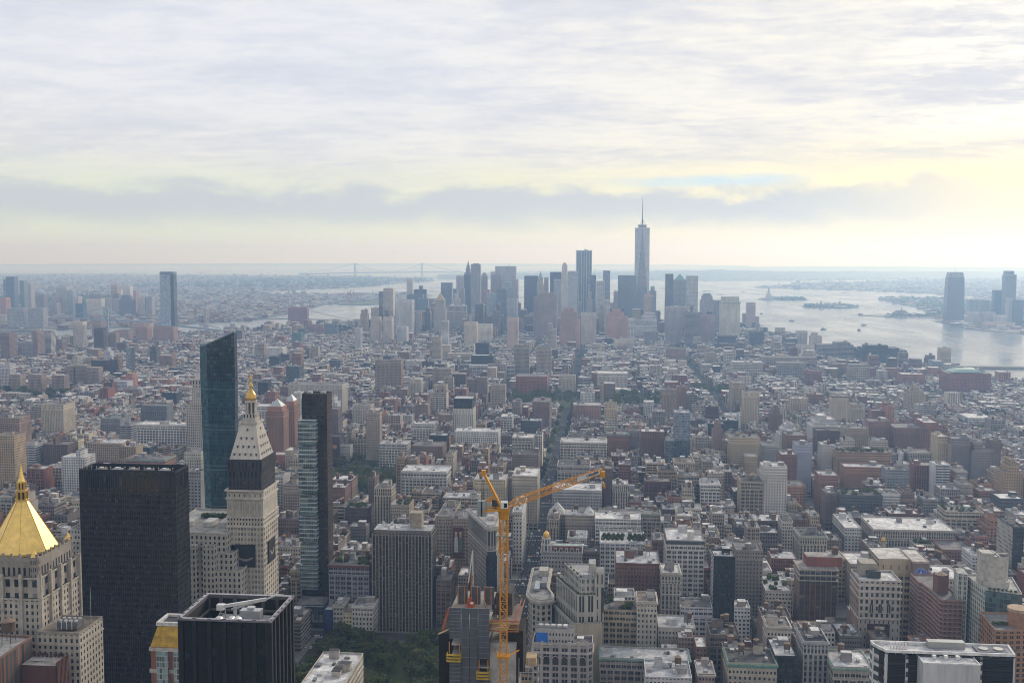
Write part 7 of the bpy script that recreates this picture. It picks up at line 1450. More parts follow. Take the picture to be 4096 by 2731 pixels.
    # emblem building behind it
    P = []; H = 72.5; w_ = prism(rect(221, 245.6, 860, 895), 0, H, TW.but(col=(.44, .36, .25), bay=5, flo=5), 5, (.55, .53, .5), styles={}); P.append(('wall', None, w_)); P.append(('plain_crown', None, prism(rect(221, 245.6, 859.7, 859.95), H - 11, H + .8, Sty((.46, .385, .27), 7, 12, .12, .3), 6)))
    e = prism(rect(245.6, 257.5, 853.5, 890), 0, H + .5, Sty((.22, .155, .135), 3, 3.4, 0, 0), 7, (.5, .48, .45)); P.append(('brick_end', None, e)); c = MB(); c.band(rect(245.6, 257.5, 853.5, 890), H - .5, H + 1, .5, P_, (.45, .36, .30)); P.append(('cornice', 'brick_end', c))
    em = MB(); ex, ez, n = 251.6, H - 8.6, 28; pt = lambda r, k: (ex + r * math.cos(2 * math.pi * k / n), 853.3, ez + r * math.sin(2 * math.pi * k / n))
    for k in range(n):
        em.face([(ex, 853.3, ez), pt(4.5, k), pt(4.5, k + 1)], P_, (.03, .12, .50)); q = lambda p, d: (p[0], p[1] - d, p[2]); em.face([q(pt(4.5, k), .02), q(pt(4.5, k + 1), .02), q(pt(4.75, k + 1), .02), q(pt(4.75, k), .02)], P_, (.5, .52, .6)); em.face([q(pt(3.0, k), .03), q(pt(3.0, k + 1), .03), q(pt(2.85, k + 1), .03), q(pt(2.85, k), .03)], P_, (.5, .52, .6))
    P.append(('round_emblem', None, em)); g = MB()   # square and compasses round a letter
    for a, b in (((ex, ez + 2.2), (ex - 1.5, ez - 1.6)), ((ex, ez + 2.2), (ex + 1.5, ez - 1.6)), ((ex - 2.0, ez - .1), (ex, ez - 2.2)), ((ex + 2.0, ez - .1), (ex, ez - 2.2))): g.bar((a[0], 853.2, a[1]), (b[0], 853.2, b[1]), .34, P_, (.66, .66, .68))
    P.append(('square_and_compasses', 'round_emblem', g))
    root = own('lodge_building', 'tan tower block with a blue round emblem on its brick end', (239, 875), P, foot=(221, 257.5, 853, 895))
    emb = [c for c in root.children[:] for c in ([c] if c.name.startswith('round_emblem') else [])][0]
    lettering(emb, 'lettering', 'G', 1.3, (ex - 239, 853.15 - 875, ez - .45), (math.pi / 2, 0, 0), (.66, .66, .68), 'CENTER')
    for word, top_ in (('MASONIC', True), ('HALL', False)):
        for k, ch in enumerate(word):
            sp = .40; a = math.pi / 2 - (k - (len(word) - 1) / 2) * sp if top_ else -math.pi / 2 + (k - (len(word) - 1) / 2) * sp
            rr = 3.35 if top_ else 4.15; lettering(emb, 'lettering', ch, 1.15, (ex + rr * math.cos(a) - 239, 853.2 - 875, ez + rr * math.sin(a)), (math.pi / 2, -(a - math.pi / 2) if top_ else -(a + math.pi / 2), 0), (.66, .66, .68), 'CENTER')
    # red brick flats with rounded balcony corners
    P = []; H = 70; pts = [(236.5, 806), (238.4, 804), (240.2, 786), (240.4, 767.5), (242, 765.5), (255.2, 765.5), (255.2, 828), (236.5, 828)]; rb = (.24, .125, .10)
    w_ = prism(pts, 0, H, Sty(rb, 3.0, 3.25, .5, .5, 1, .05), 3, (.14, .13, .13)); parapet(w_, pts, H, 1.2, (.32, .2, .17)); P.append(('wall', None, w_))
    for f in range(21): m = MB(); m.band(pts[:7] + pts[7:], 3.25 * f + 2.6, 3.25 * f + 2.95, .35, P_, (.42, .33, .29)); P.append(('floor_line', None, m))
    t = prism(rect(243, 251, 784, 794), H, H + 12.5, Sty((.20, .11, .09), **BLANK), 4); P.append(('roof_tower', None, t)); c = MB(); c.cyl(247, 789, 4.6, 0, H + 12.5, H + 15, 8, P_, (.38, .27, .19)); P.append(('tank_roof', 'roof_tower', c))
    own('apartment_tower', 'red brick flats with rounded banded corners and a tank tower', (247, 796), P, 'apartment house', (236, 256, 765, 828))
    # green glass and white grid tower with the concrete drum
    P = []; H = 85; pts = [(263.3, 745.5), (284.5, 737), (292, 775), (260.5, 781)]; gw = Sty((.52, .52, .47), 3.2, 3.5, .62, .72, .85, .08, (.07, .11, .105))
    w_ = prism(pts, 0, H, gw, 3, (.4, .4, .38), styles={0: Sty((.12, .16, .16), 2.4, 3.5, .9, .8, .8, .05, (.06, .10, .105))}); parapet(w_, pts, H, 1.1, (.5, .5, .46)); P.append(('wall', None, w_)); dcol = (.47, .44, .40)
    P.append(('green_wing', None, prism([(252.5, 770), (259, 768), (260.4, 781), (254.5, 784)], 0, H + 4, gw.but(ww=.5), 6, (.4, .4, .4))))
    d = MB(); d.cyl(274, 759, 9.6, 9.6, H, H + 4, 24, P_, dcol); d.cyl(274, 759, 8.4, 8.4, H + 4, H + 22, 24, P_, dcol, False); d.cap([(274 + 7.7 * math.cos(k * .26), 759 + 7.7 * math.sin(k * .26)) for k in range(24)], H + 20, P_, (.1, .1, .1)); d.cap(octagon(274, 759, 2), H + 20.4, M_, (.45, .45, .45)); P.append(('concrete_drum', None, d)); d = boxm(264, 272, 756, 766, H, H + 23, P_, dcol); P.append(('drum_shoulder', 'concrete_drum', d))
    for a in (0, math.pi / 2): m = MB(); m.bar((274 - 8 * math.cos(a), 759 - 8 * math.sin(a), H + 22), (274 + 8 * math.cos(a), 759 + 8 * math.sin(a), H + 22), 1.0, P_, dcol); P.append(('drum_beam', 'concrete_drum', m))
    g = MB(); leaf_blobs(g, random.Random(5), [(266 + 2.5 * k, 744.8 - .9 * k, H + 1.2, 1.1) for k in range(7)], 40, .5); P.append(('planting', None, g))
    own('apartment_tower', 'green glass and white grid tower topped by a round concrete drum', (274, 760), P, 'apartment house', (252, 292, 737, 784))
    # orange brick at the edge
    P = []; ob = (.33, .18, .10); pts = [(254.2, 700), (258, 698.5), (285, 704), (285, 735), (256.5, 735)]; w_ = prism(pts, 0, 72, Sty(ob, 4.6, 3.5, .55, .6, 1, .06, (.03, .035, .035)), 2, (.2, .2, .2)); parapet(w_, pts, 72, 1.3, (.36, .2, .12)); P.append(('wall', None, w_)); d = MB(); d.cyl(273, 712, 6.5, 6.5, 72, 84, 18, P_, ob); d.cyl(273, 712, 6.9, 6.9, 82.5, 84.4, 18, P_, (.42, .3, .21)); P.append(('round_crown', None, d))
    g = MB(); leaf_blobs(g, random.Random(9), [(257.5 + 1.6 * k, 712, 73.5, 1.2) for k in range(6)], 40, .5); P.append(('planting', None, g)); P.append(('lower_wing', None, prism([(263, 697), (290, 702), (290, 704), (263, 699)], 0, 60, Sty(ob, 4, 3.5, .55, .6), 3, GREY)))
    own('apartment_tower', 'orange brick tower with a round crown in the lower right corner', (270, 716), P, 'apartment house', (254, 290, 697, 735))
    # dark glass grid with red penthouse
    P = []; x0, x1, Y, H = 160.8, 190.5, 869, 60; S = Sty((.20, .09, .07), 4.2, 4.3, .74, .80, .6, .05, (.04, .05, .045)); R0 = rect(x0, x1, Y, Y + 26); w_ = prism(R0, 0, H - 9, S, 2); w_.poly_walls(rect(x0, x1, Y + 1.5, Y + 26), H - 9, H, Sty((.30, .28, .24), 4.2, 4.5, .8, .7, .8, .05), 3); w_.cap(rect(x0, x1, Y + 1.5, Y + 26), H, R_, (.3, .28, .25)); P.append(('wall', None, w_))
    for z in (H - 9, H - 4.5, H): c = MB(); c.band(R0, z - .4, z + .3, 1.0, P_, (.42, .37, .31)); P.append(('floor_ledge', None, c))
    P.append(('red_penthouse', None, prism(rect(x0 + 7, x1 + 5.8, Y + 9, Y + 24), H, H + 8, Sty((.26, .10, .075), **BLANK), 4, (.3, .27, .25)))); st, b, r = tank_parts(random.Random(1), x1 + 2, Y + 20, H + 5, 1.2); P += [('water_tank', None, b), ('tank_roof', 'water_tank', r), ('tank_stand', 'water_tank', st)]
    own('office_block', 'dark red framed glass block with terraces and a red brick penthouse', (176, 882), P, foot=(x0, x1 + 6, Y, Y + 26))
    # white frame with black louvres
    P = []; z, x0, x1, y0, wh = 140, 125.5, 180.5, 472, (.62, .62, .63); lv = Sty((.03, .03, .034), 60, .7, 1, .7, 1, 0, (.02, .02, .022)); pts = [(x0, y0), (x1, y0), (x1 + 1.5, y0 + 12), (x0 - 4, y0 + 12), (x0 - 3.9, y0 + 7.5)]
    w_ = prism(pts, 0, z - 1, Sty(wh, 8, 4, .8, .62, 1, .03, (.05, .06, .065)), 1); w_.cap(pts, z - .4, R_, (.6, .6, .6)); P.append(('wall', None, w_))
    for (a, b) in ((x0 + .8, x0 + 8.4), (x0 + 9.6, x0 + 16.5), (x0 + 34.5, x0 + 40), (x0 + 41.2, x1 - .8)):
        for (za, zb) in ((z - 14.5, z - 1), (z - 29, z - 15.5)): m = MB(); m.wall((a, y0 - .12), (b, y0 - .12), za, zb, lv, a); P.append(('louvre', None, m))
    for (za, zb) in ((z - 14.5, z - 1), (z - 29, z - 15.5)): m = MB(); m.wall((x0 - 3.6, y0 + 7.2), (x0 - .6, y0 + .9), za, zb, lv, 3); P.append(('louvre', None, m))
    r = MB(); parapet(r, pts, z - .4, 1.2, (.66, .66, .66), .9); P.append(('roof_rim', None, r)); b = prism(rect(x0 + 13.5, x0 + 37.5, y0 - 8.5, y0 + 4), 0, z - 1.6, Sty((.50, .50, .51), **BLANK), 7, (.66, .66, .66)); parapet(b, rect(x0 + 13.5, x0 + 37.5, y0 - 8.5, y0 + 4), z - 1.6, .5, (.66, .66, .66)); P.append(('stone_shaft', None, b))
    P.append(('fan_deck', None, boxm(x1 - 15, x1 - 2, y0 + 2.5, y0 + 10, z - .3, z + .5, P_, (.16, .17, .19))))
    for k in range(2): m = MB(); m.cyl(x1 - 11.5 + 6.4 * k, y0 + 6.2, 2.1, 2.1, z + .5, z + .9, 16, M_, (.3, .3, .3)); P.append(('fan', 'fan_deck', m))
    for k in range(6): P.append(('vent_pipe', None, boxm(x0 + 3 + 1.3 * k, x0 + 3.6 + 1.3 * k, y0 + 5, y0 + 5.6, z - .3, z + 2.4, M_, (.7, .7, .7))))
    for k in range(3): P.append(('rooftop_unit', None, boxm(x0 + 19 + 5 * k, x0 + 20.6 + 5 * k, y0 - 3, y0 - 1.6, z - 1.5, z + .1, M_, (.7, .7, .7))))
    P.append(('pipe_rack', None, boxm(x0 + 20, x0 + 36, y0 + 7, y0 + 11, z - .3, z + 2.6, M_, (.33, .34, .34))))
    own('office_tower', 'white framed tower top with big black louvres in the bottom right', (153, 484), P, 'skyscraper', (x0 - 4, x1 + 2, y0 - 9, y0 + 12))
corner_blocks()
# ------------------------------------------------------------------ pieces that single out some of the surveyed buildings
def plus(key, part, mb, mats=None):
    return mb.build(part, ROOT[key][0])
def pyr(m, x0, x1, y0, y1, z0, z1, mat, col, top=0.0):
    cx, cy = (x0 + x1) / 2, (y0 + y1) / 2; B = rect(x0, x1, y0, y1); T = [(cx + (p[0] - cx) * top, cy + (p[1] - cy) * top) for p in B]
    for i in range(4):
        j = (i + 1) % 4
        m.face([(*B[i], z0), (*B[j], z0), (*T[j], z1), (*T[i], z1)] if top else [(*B[i], z0), (*B[j], z0), (cx, cy, z1)], mat, col)
    if top: m.cap(T, z1, mat, col)
    return m
r, w0, d0, h0 = ROOT['grey granite corner']
t = MB(); x, y = -w0 / 2 + 4.5, -d0 / 2 + 4.5; wt = (.62, .61, .58)
for rr, z0, z1 in ((4.4, h0, h0 + 6.5), (3.6, h0 + 6.5, h0 + 12)):
    t.cyl(x, y, rr * .7, rr * .7, z0, z1, 8, P_, (.16, .16, .17)); [t.bar((x + rr * math.cos(a), y + rr * math.sin(a), z0), (x + rr * math.cos(a), y + rr * math.sin(a), z1), 1.2, P_, wt) for a in [math.pi / 8 + k * math.pi / 4 for k in range(8)]]
    t.band(octagon(x, y, rr), z1 - .6, z1 + .4, .5, P_, wt); t.cap(octagon(x, y, rr), z1 + .2, P_, wt)
tu = plus('grey granite corner', 'turret', t); g = MB(); g.lathe(x, y, [(2.7, h0 + 12.3), (3.0, h0 + 14), (2.5, h0 + 16.2), (1.3, h0 + 17.8), (.15, h0 + 18.5), (.08, h0 + 23)], 14, G_, (.80, .50, .10)); g.build('gold_dome', tu)
for k in range(5): m = MB(); xx = -w0 / 2 + 13 + 5 * k; m.box(xx - 1.3, xx + 1.3, -d0 / 2 - .3, -d0 / 2 + 3, h0 + .2, h0 + 4, P_, wt); m.box(xx - .8, xx + .8, -d0 / 2 - .36, -d0 / 2 - .3, h0 + .8, h0 + 3.4, D_, (.03, .03, .03)); plus('grey granite corner', 'dormer', m)
m = MB(); m.box(-w0 / 2 + 10, w0 / 2, -d0 / 2 + .6, -d0 / 2 + 6, h0, h0 + 5.5, P_, (.17, .075, .065)); m.box(-w0 / 2 + 10, w0 / 2, -d0 / 2 + 3, -d0 / 2 + 9, h0 + 5.5, h0 + 5.8, R_, (.35, .47, .44)); plus('grey granite corner', 'mansard', m)
for key in ('orange brown brick', 'farther orange brown'):
    r, w0, d0, h0 = ROOT[key]; m = MB(); m.box(-w0 * .42, w0 * .42, -d0 * .42, d0 * .42, h0, h0 + 7, P_, (.34, .17, .12)); plus(key, 'crown_storey', m); plus(key, 'glass_pyramid', pyr(MB(), -w0 * .36, w0 * .36, -d0 * .36, d0 * .36, h0 + 7, h0 + 17, M_, (.36, .40, .41)))
r, w0, d0, h0 = ROOT['brick corner block']; plus('brick corner block', 'pyramid_roof', pyr(MB(), -w0 * .5, w0 * .5, -d0 * .5, d0 * .3, h0 + .2, h0 + 13, R_, (.60, .60, .58)))
r, w0, d0, h0 = ROOT['tan pair of']; plus('tan pair of', 'white_gable', pyr(MB(), w0 * .1, w0 * .5, -d0 * .4, d0 * .2, h0 + .2, h0 + 9, R_, (.60, .60, .58)))
r, w0, d0, h0 = ROOT['tan loft whose']; p = MB(); p.box(-w0 / 2 + 1, w0 / 2 - 4.5, -d0 / 2 - .35, -d0 / 2 - .1, h0 - 37, h0 - 7, P_, (.10, .045, .04), True); q = plus('tan loft whose', 'poster', p)
for k, (fx, c1, c2) in enumerate(((-3.6, (.52, .50, .47), (.45, .32, .25)), (.6, (.10, .16, .13), (.42, .28, .2)))):
    m = MB(); xx = fx; F = lambda x0, x1, z0, z1, c: m.face([(xx + x0, -d0 / 2 - .4, z0), (xx + x1, -d0 / 2 - .4, z0), (xx + x1 * .8, -d0 / 2 - .4, z1), (xx + x0 * .8, -d0 / 2 - .4, z1)], P_, c)
    F(-1.9, 1.9, h0 - 31, h0 - 17, c1); F(-1.2, 1.2, h0 - 16.9, h0 - 13, c2); F(-1.3, 1.3, h0 - 13, h0 - 11.4, (.5, .42, .3)); m.build('poster_figure', q)
r, w0, d0, h0 = ROOT['dark wall building']; m = MB(); [m.face([(1, -d0 / 2 - .2, h0 - 14), (1 + 3.4 * math.cos(a), -d0 / 2 - .2, h0 - 14 + 3.4 * math.sin(a)), (1 + 3.4 * math.cos(a + .45), -d0 / 2 - .2, h0 - 14 + 3.4 * math.sin(a + .45))], P_, (.50, .27, .08)) for a in [k * .449 for k in range(14)]]; plus('dark wall building', 'sun_mural', m)
r, w0, d0, h0 = ROOT['white office tower']; m = prism(rect(-w0 * .44, w0 * .44, -d0 * .44, d0 * .44), h0, h0 + 17, DG, 3, SILVER); plus('white office tower', 'glass_crown', m)
r, w0, d0, h0 = ROOT['black and white']
for k in range(9):
    m = MB(); xx = -w0 / 2 + 3 + w0 * .1 * k + (3 if k > 4 else 0); leaf_blobs(m, random.Random(k), [(xx, -d0 / 2 + 6, h0 + 4.5, 2.4), (xx + 1, -d0 / 2 + 7, h0 + 7, 1.9)], 130, .6); plus('black and white', 'roof_tree', m)
r, w0, d0, h0 = ROOT['huge red brick']; m = MB(); pyr(m, -w0 * .4, w0 * .4, -d0 * .4, d0 * .4, h0 + 2, h0 + 8, M_, (.20, .33, .30), .6); plus('huge red brick', 'green_roof', m)
r, w0, d0, h0 = ROOT['grey tower carrying']; plus('grey tower carrying', 'pyramid_roof', pyr(MB(), -w0 * .42, w0 * .42, -d0 * .42, d0 * .42, h0, h0 + 28, P_, (.17, .33, .29)))
r, w0, d0, h0 = ROOT['grey tower with'] if 'grey tower with' in ROOT else ROOT['pale grey tower']
m = MB(); m.lathe(0, 0, [(w0 * .36, h0), (w0 * .33, h0 + 5), (w0 * .22, h0 + 10), (0.01, h0 + 12)], 16, P_, (.20, .36, .33))
for k in ROOT:
    if ROOT[k][0]['label'].startswith('grey tower with a green copper dome'): r, w0, d0, h0 = ROOT[k]; m = MB(); m.lathe(0, 0, [(w0 * .36, h0), (w0 * .33, h0 + 6), (w0 * .22, h0 + 11), (0.01, h0 + 13)], 16, P_, (.20, .36, .33)); plus(k, 'copper_dome', m)
for k in ROOT:
    lb = ROOT[k][0]['label']; r, w0, d0, h0 = ROOT[k]
    if 'sloping hip roof right' in lb: plus(k, 'hip_roof', pyr(MB(), -w0 / 2, w0 / 2, -d0 / 2, d0 / 2, h0, h0 + 19, P_, (.22, .21, .23), .45))
    if 'chamfered hat by' in lb: plus(k, 'hat_roof', pyr(MB(), -w0 * .38, w0 * .38, -d0 * .4, d0 * .4, h0, h0 + 12, P_, (.17, .19, .19), .6))
    if 'roof mast' in lb: m = MB(); m.cyl(w0 * .15, 0, 1.6, .4, h0, h0 + 16, 6, M_, (.3, .3, .32)); plus(k, 'mast', m)
    if 'lantern top' in lb: m = MB(); m.box(-6, 6, -7, 7, h0, h0 + 10, P_, (.42, .39, .36)); plus(k, 'lantern', m)
    if 'tiny crane' in lb: m = MB(); m.bar((0, 0, h0), (0, 0, h0 + 8), 1.6, M_, (.3, .2, .2)); m.bar((0, 0, h0 + 6), (7, 0, h0 + 26), 1.2, M_, (.35, .2, .2)); plus(k, 'roof_crane', m)
    if 'sloping pyramid block' in lb: plus(k, 'sloped_roof', pyr(MB(), -w0 / 2, w0 / 2, -d0 / 2, d0 / 2, h0, h0 + 26, P_, (.11, .11, .14), .5))
# roof letter, clock spire of the power company, gold domed church
m = MB(); x, z = at_y(*src('F', 62, 1258), 1380); m.box(x - 4, x + 4, 1381, 1382, 30, z + 3, P_, (.05, .05, .055), True); s = own('roof_sign', 'white letter sign on a dark roof panel behind the clock tower', (x, 1381), [('panel', None, m)], 'sign'); lettering(s, 'letter', 'W', 6.5, (0, -.4, z - 3.6), (math.pi / 2, 0, 0), (.75, .75, .75), 'CENTER')
P = []; cx, Y = -594, 1523; S = Sty((.45, .42, .37), 3, 4, .42, .55)
P.append(('lower_wall', None, prism(rect(cx - 18, cx + 14, Y - 4, Y + 24), 0, 92, S, 1, GREY))); P.append(('shaft', None, prism(rect(cx - 11, cx + 9, Y, Y + 20), 92, 116, S.but(ww=.2), 2, GREY))); m = prism(rect(cx - 10, cx + 8, Y + 1, Y + 19), 116, 128, S.but(bay=4.5, flo=12, ww=.4, wh=.8), 3, GREY); m.band(rect(cx - 11, cx + 9, Y, Y + 20), 115, 117, 1, P_, S.col); m.band(rect(cx - 10, cx + 8, Y + 1, Y + 19), 127, 129, 1, P_, S.col); P.append(('loggia', None, m))
m = pyr(MB(), cx - 9, cx + 7, Y + 2, Y + 18, 129, 138, P_, (.48, .46, .43), .3); P.append(('pyramid_roof', None, m)); m = MB(); m.cyl(cx - 1, Y + 10, 2, 1.6, 138, 147, 8, P_, (.5, .48, .45)); m.cyl(cx - 1, Y + 10, 1.6, 0, 147, 150, 8, P_, (.4, .4, .38)); P.append(('lantern', None, m))
for (x, y) in ((cx - 1, Y - .3),): m = MB(); [m.face([(x, y, 106), (x + 3.4 * math.cos(a), y, 106 + 3.4 * math.sin(a)), (x + 3.4 * math.cos(a + .45), y, 106 + 3.4 * math.sin(a + .45))], P_, (.30, .31, .31)) for a in [k * .449 for k in range(14)]]; P.append(('clock_face', None, m))
own('clock_tower', 'pale stone clock tower with pyramid lantern peeping left of the dark glass wedge', (cx, Y + 10), P, 'skyscraper', (cx - 18, cx + 14, Y - 4, Y + 24))
P = []; x0, x1, y0, y1 = 281, 310, 1046, 1078; P.append(('wall', None, prism(rect(x0, x1, y0, y1), 0, 21, LS.but(col=(.40, .37, .33)), 1, GREY))); m = MB(); m.face([(x0 + 4, y0 + 4, 21), (x1, y0 + 4, 21), (x1, y0 + 16, 29), (x0 + 4, y0 + 16, 29)], P_, (.2, .2, .215)); m.face([(x1, y1 - 4, 21), (x0 + 4, y1 - 4, 21), (x0 + 4, y0 + 16, 29), (x1, y0 + 16, 29)], P_, (.2, .2, .215)); P.append(('gable_roof', None, m))
for (x, y, k) in ((284.5, 1094, 1.0), (287.5, 1048.5, .95)):
    m = MB(); m.cyl(x, y, 3.2, 3.2, 0 if k == 1 else 20, 25 if k == 1 else 23, 12, P_, (.55, .51, .42)); m.band(octagon(x, y, 3.4), 24 if k == 1 else 22.2, 25.2 if k == 1 else 23.4, .5, P_, (.6, .57, .5)); P.append(('cupola', None, m)); z = 25.2 if k == 1 else 23.4; g = MB(); g.lathe(x, y, [(3.2, z), (3.3, z + 1.5), (2.6, z + 3.6), (1.2, z + 5), (.2, z + 5.5), (.08, z + 8)], 14, G_, (.55, .36, .13)); P.append(('gold_dome', 'cupola', g))
own('domed_church', 'small church with two golden domes before the old department store', (295, 1062), P, 'church', (280, 310, 1046, 1097))

# ------------------------------------------------------------------ singular towers of the skyline
def tall(name, label, cx, cy, parts, foot=30, cat='skyscraper'): own(name, label, (cx, cy), parts, cat, (cx - foot, cx + foot, cy - foot, cy + foot))
Y = 4557.0; x = at_y(*src('W', 1070, 700), Y)[0]; lv = lambda y, yy=Y, r='W', xx=1070: at_y(*src(r, xx, y), yy)[1] - drop(x, yy); P = []; h = 31.0; zt = lv(442)
B = rect(x - h, x + h, Y - h, Y + h); q = h / math.sqrt(2) * 1.40; T = [(x, Y - q), (x + q, Y), (x, Y + q), (x - q, Y)]; gs = Sty((.20, .22, .25), 1.6, 4, .94, .9, .9, 0, (.12, .14, .17))
m = prism(B, 0, 56, gs, 1); P.append(('base', None, m))
for i in range(4):
    j = (i + 1) % 4; m = MB(); m.face([(*B[i], 56), (*B[j], 56), (*T[i], zt)], D_, (.13, .16, .21)); P.append(('glass_facet', None, m)); m = MB(); m.face([(*B[j], 56), (*T[j], zt), (*T[i], zt)], D_, (.30, .32, .36)); P.append(('glass_facet', None, m))  # one glass, its dark and pale reflections painted as facet colours
m = MB(); m.cap(T, zt, P_, (.3, .3, .32)); m.band(T, zt - 3, zt, .3, P_, (.45, .46, .48)); P.append(('parapet', None, m)); m = MB(); m.cyl(x, Y, 20, 20, zt + 7, zt + 9, 20, M_, (.17, .18, .2)); m.cyl(x, Y, 17, 17, zt, zt + 12, 12, M_, (.19, .2, .22), False); m.cyl(x, Y, 20, 20, zt + 10.6, zt + 12, 20, M_, (.17, .18, .2)); P.append(('antenna_ring', None, m)); zs = lv(88); m = MB(); m.lathe(x, Y, [(2.9, zt), (2.6, zt + 36), (3.6, zt + 38), (1.9, zt + 41), (1.5, zt + 80), (.5, zs)], 8, M_, (.13, .135, .16)); [m.bar((x + 13 * math.cos(a), Y + 13 * math.sin(a), zt + 10), (x, Y, zt + 38), .9, M_, (.16, .17, .19)) for a in (.3, 1.6, 2.8, 4.2, 5.4)]; P.append(('spire', None, m)); m = MB(); P.append(('base', None, m))
tall('skyscraper', 'tallest tower with faceted mirror glass and a needle spire', x, Y, P, 33)
Y = 4696.0; x = at_y(*src('W', 397, 800), Y)[0]; zt = lv(698, Y, 'W', 397); w_ = 33; P = []; gl = Sty((.20, .24, .29), 2, 4, .9, .8, .8, 0, (.11, .15, .20)); m = prism(rect(x - w_, x + w_, Y - 25, Y + 25), 0, zt - 8, gl, 1, GREY); P.append(('glass_wall', None, m))
for k in range(7): xx = x - w_ + 11 * k; m = boxm(xx - 1.1, xx + 1.1, Y - 26.2, Y - 25, 40, zt if k in (0, 6) else zt - 6, M_, (.45, .48, .52)); P.append(('truss_column', None, m))
m = MB(); m.box(x - w_ + 1, x + w_ - 1, Y - 24, Y + 24, zt - 8, zt - 3, P_, (.30, .33, .37)); m.box(x, x + 14, Y - 5, Y + 5, zt - 3, zt + 3, P_, (.5, .5, .5)); P.append(('roof_plant', None, m)); tall('skyscraper', 'blue glass tower with white corner trusses, second tallest of the skyline', x, Y, P, 33)
Y = 4456.0; x = at_y(*src('V', 1447, 300), Y)[0]; zt = lv(100, Y, 'V', 1447); rip = MB(); st = Sty((.36, .38, .41), 3, 3.4, .5, .55, .8, 0, (.12, .14, .17)); n = 12
pts = [(x - 20 + 40 * k / n, Y - 15 + 1.6 * math.sin(k * 2.1)) for k in range(n + 1)] + [(x + 20, Y + 15), (x - 20, Y + 15)]; rip.poly_walls(pts, 0, zt, st, 1); rip.cap(pts, zt, R_, GREY); P = [('rippled_wall', None, rip), ('roof_plant', None, boxm(x - 12, x + 14, Y - 8, Y + 8, zt, zt + 4, P_, (.3, .3, .31)))]; tall('apartment_tower', 'rippled pale steel tower taller than its neighbours', x, Y, P, 20)
Y = 4990.0; x = at_y(*src('V', 1366, 200), Y)[0]; zt = lv(52, Y, 'V', 1366); zb = lv(185, Y, 'V', 1366); c_ = Sty((.24, .22, .23), 3, 3.6, .4, .5); P = [('wall', None, prism(rect(x - 16, x + 16, Y - 15, Y + 15), 0, zb, c_, 1, GREY)), ('setback', None, prism(rect(x - 10, x + 10, Y - 10, Y + 10), zb, zb + 20, c_, 2, GREY)), ('setback', None, prism(rect(x - 7, x + 7, Y - 7, Y + 7), zb + 20, zb + 32, c_, 3, GREY))]; m = MB(); m.lathe(x, Y, [(6, zb + 32), (3, zb + 44), (1.2, zb + 52), (.4, zt)], 8, P_, (.24, .23, .25)); P.append(('spire', None, m)); tall('office_tower', 'dark gothic tower with a tapering crown and thin spire', x, Y, P, 16)
Y = 4425.0; x = at_y(*src('V', 2122, 300), Y)[0]; zt = lv(168, Y, 'V', 2122); zb = lv(240, Y, 'V', 2122); c_ = Sty((.50, .48, .43), 2.6, 3.8, .42, .7, .8); P = [('wall', None, prism(rect(x - 14, x + 14, Y - 13, Y + 13), 0, zb - 28, c_, 1, GREY)), ('setback', None, prism(rect(x - 10, x + 10, Y - 10, Y + 10), zb - 28, zb, c_, 2, GREY))]; m = pyr(MB(), x - 9, x + 9, Y - 9, Y + 9, zb, zb + 18, P_, (.22, .37, .31), .32); m.cyl(x, Y, 3, 0, zb + 18, zt, 8, P_, (.24, .38, .32)); P.append(('green_spire', None, m)); [P.append(('corner_pinnacle', None, (lambda q: (q.cyl(x + sx * 12, Y - 11, 1.8, 0, zb - 28, zb - 14, 6, P_, (.42, .42, .37)), q)[1])(MB()))) for sx in (-1, 1)]; tall('office_tower', 'cream gothic tower with a green copper spire', x, Y, P, 14)
Y = 4002.0; x = at_y(*src('V', 1075, 500), Y)[0]; zt = lv(398, Y, 'V', 1075); zb = lv(472, Y, 'V', 1075); c_ = Sty((.38, .36, .33), 3, 3.8, .4, .6); P = [('wall', None, prism(rect(x - 22, x + 22, Y - 18, Y + 18), 0, zb - 30, c_, 1, GREY)), ('setback', None, prism(rect(x - 18, x + 18, Y - 15, Y + 15), zb - 30, zb, c_, 2, GREY)), ('gold_pyramid', None, pyr(MB(), x - 16, x + 16, Y - 13, Y + 13, zb, zt, P_, (.42, .32, .17), .05))]; tall('courthouse_tower', 'grey courthouse tower under a small gold pyramid downtown', x, Y, P, 22)
Y = 4169.0; x = at_y(*src('V', 1254, 600), Y)[0]; zb = lv(532, Y, 'V', 1254); c_ = Sty((.40, .37, .34), 3, 3.8, .4, .6); P = [('wall', None, prism(rect(x - 37, x + 37, Y - 20, Y + 20), 0, zb - 30, c_, 1, GREY)), ('colonnade', None, prism(rect(x - 36, x + 36, Y - 19, Y + 19), zb - 30, zb, c_.but(bay=4.5, flo=30, ww=.45, wh=.8), 2, (.45, .44, .42)))]; [P.append(('pavilion', None, pyr(MB(), x + a - 8, x + a + 8, Y - 8, Y + 8, zb, zb + 8, P_, (.46, .46, .45), .1))) for a in (-22, 24)]; tall('municipal_tower', 'broad stone municipal tower with two pale roof pavilions', x, Y, P, 37)
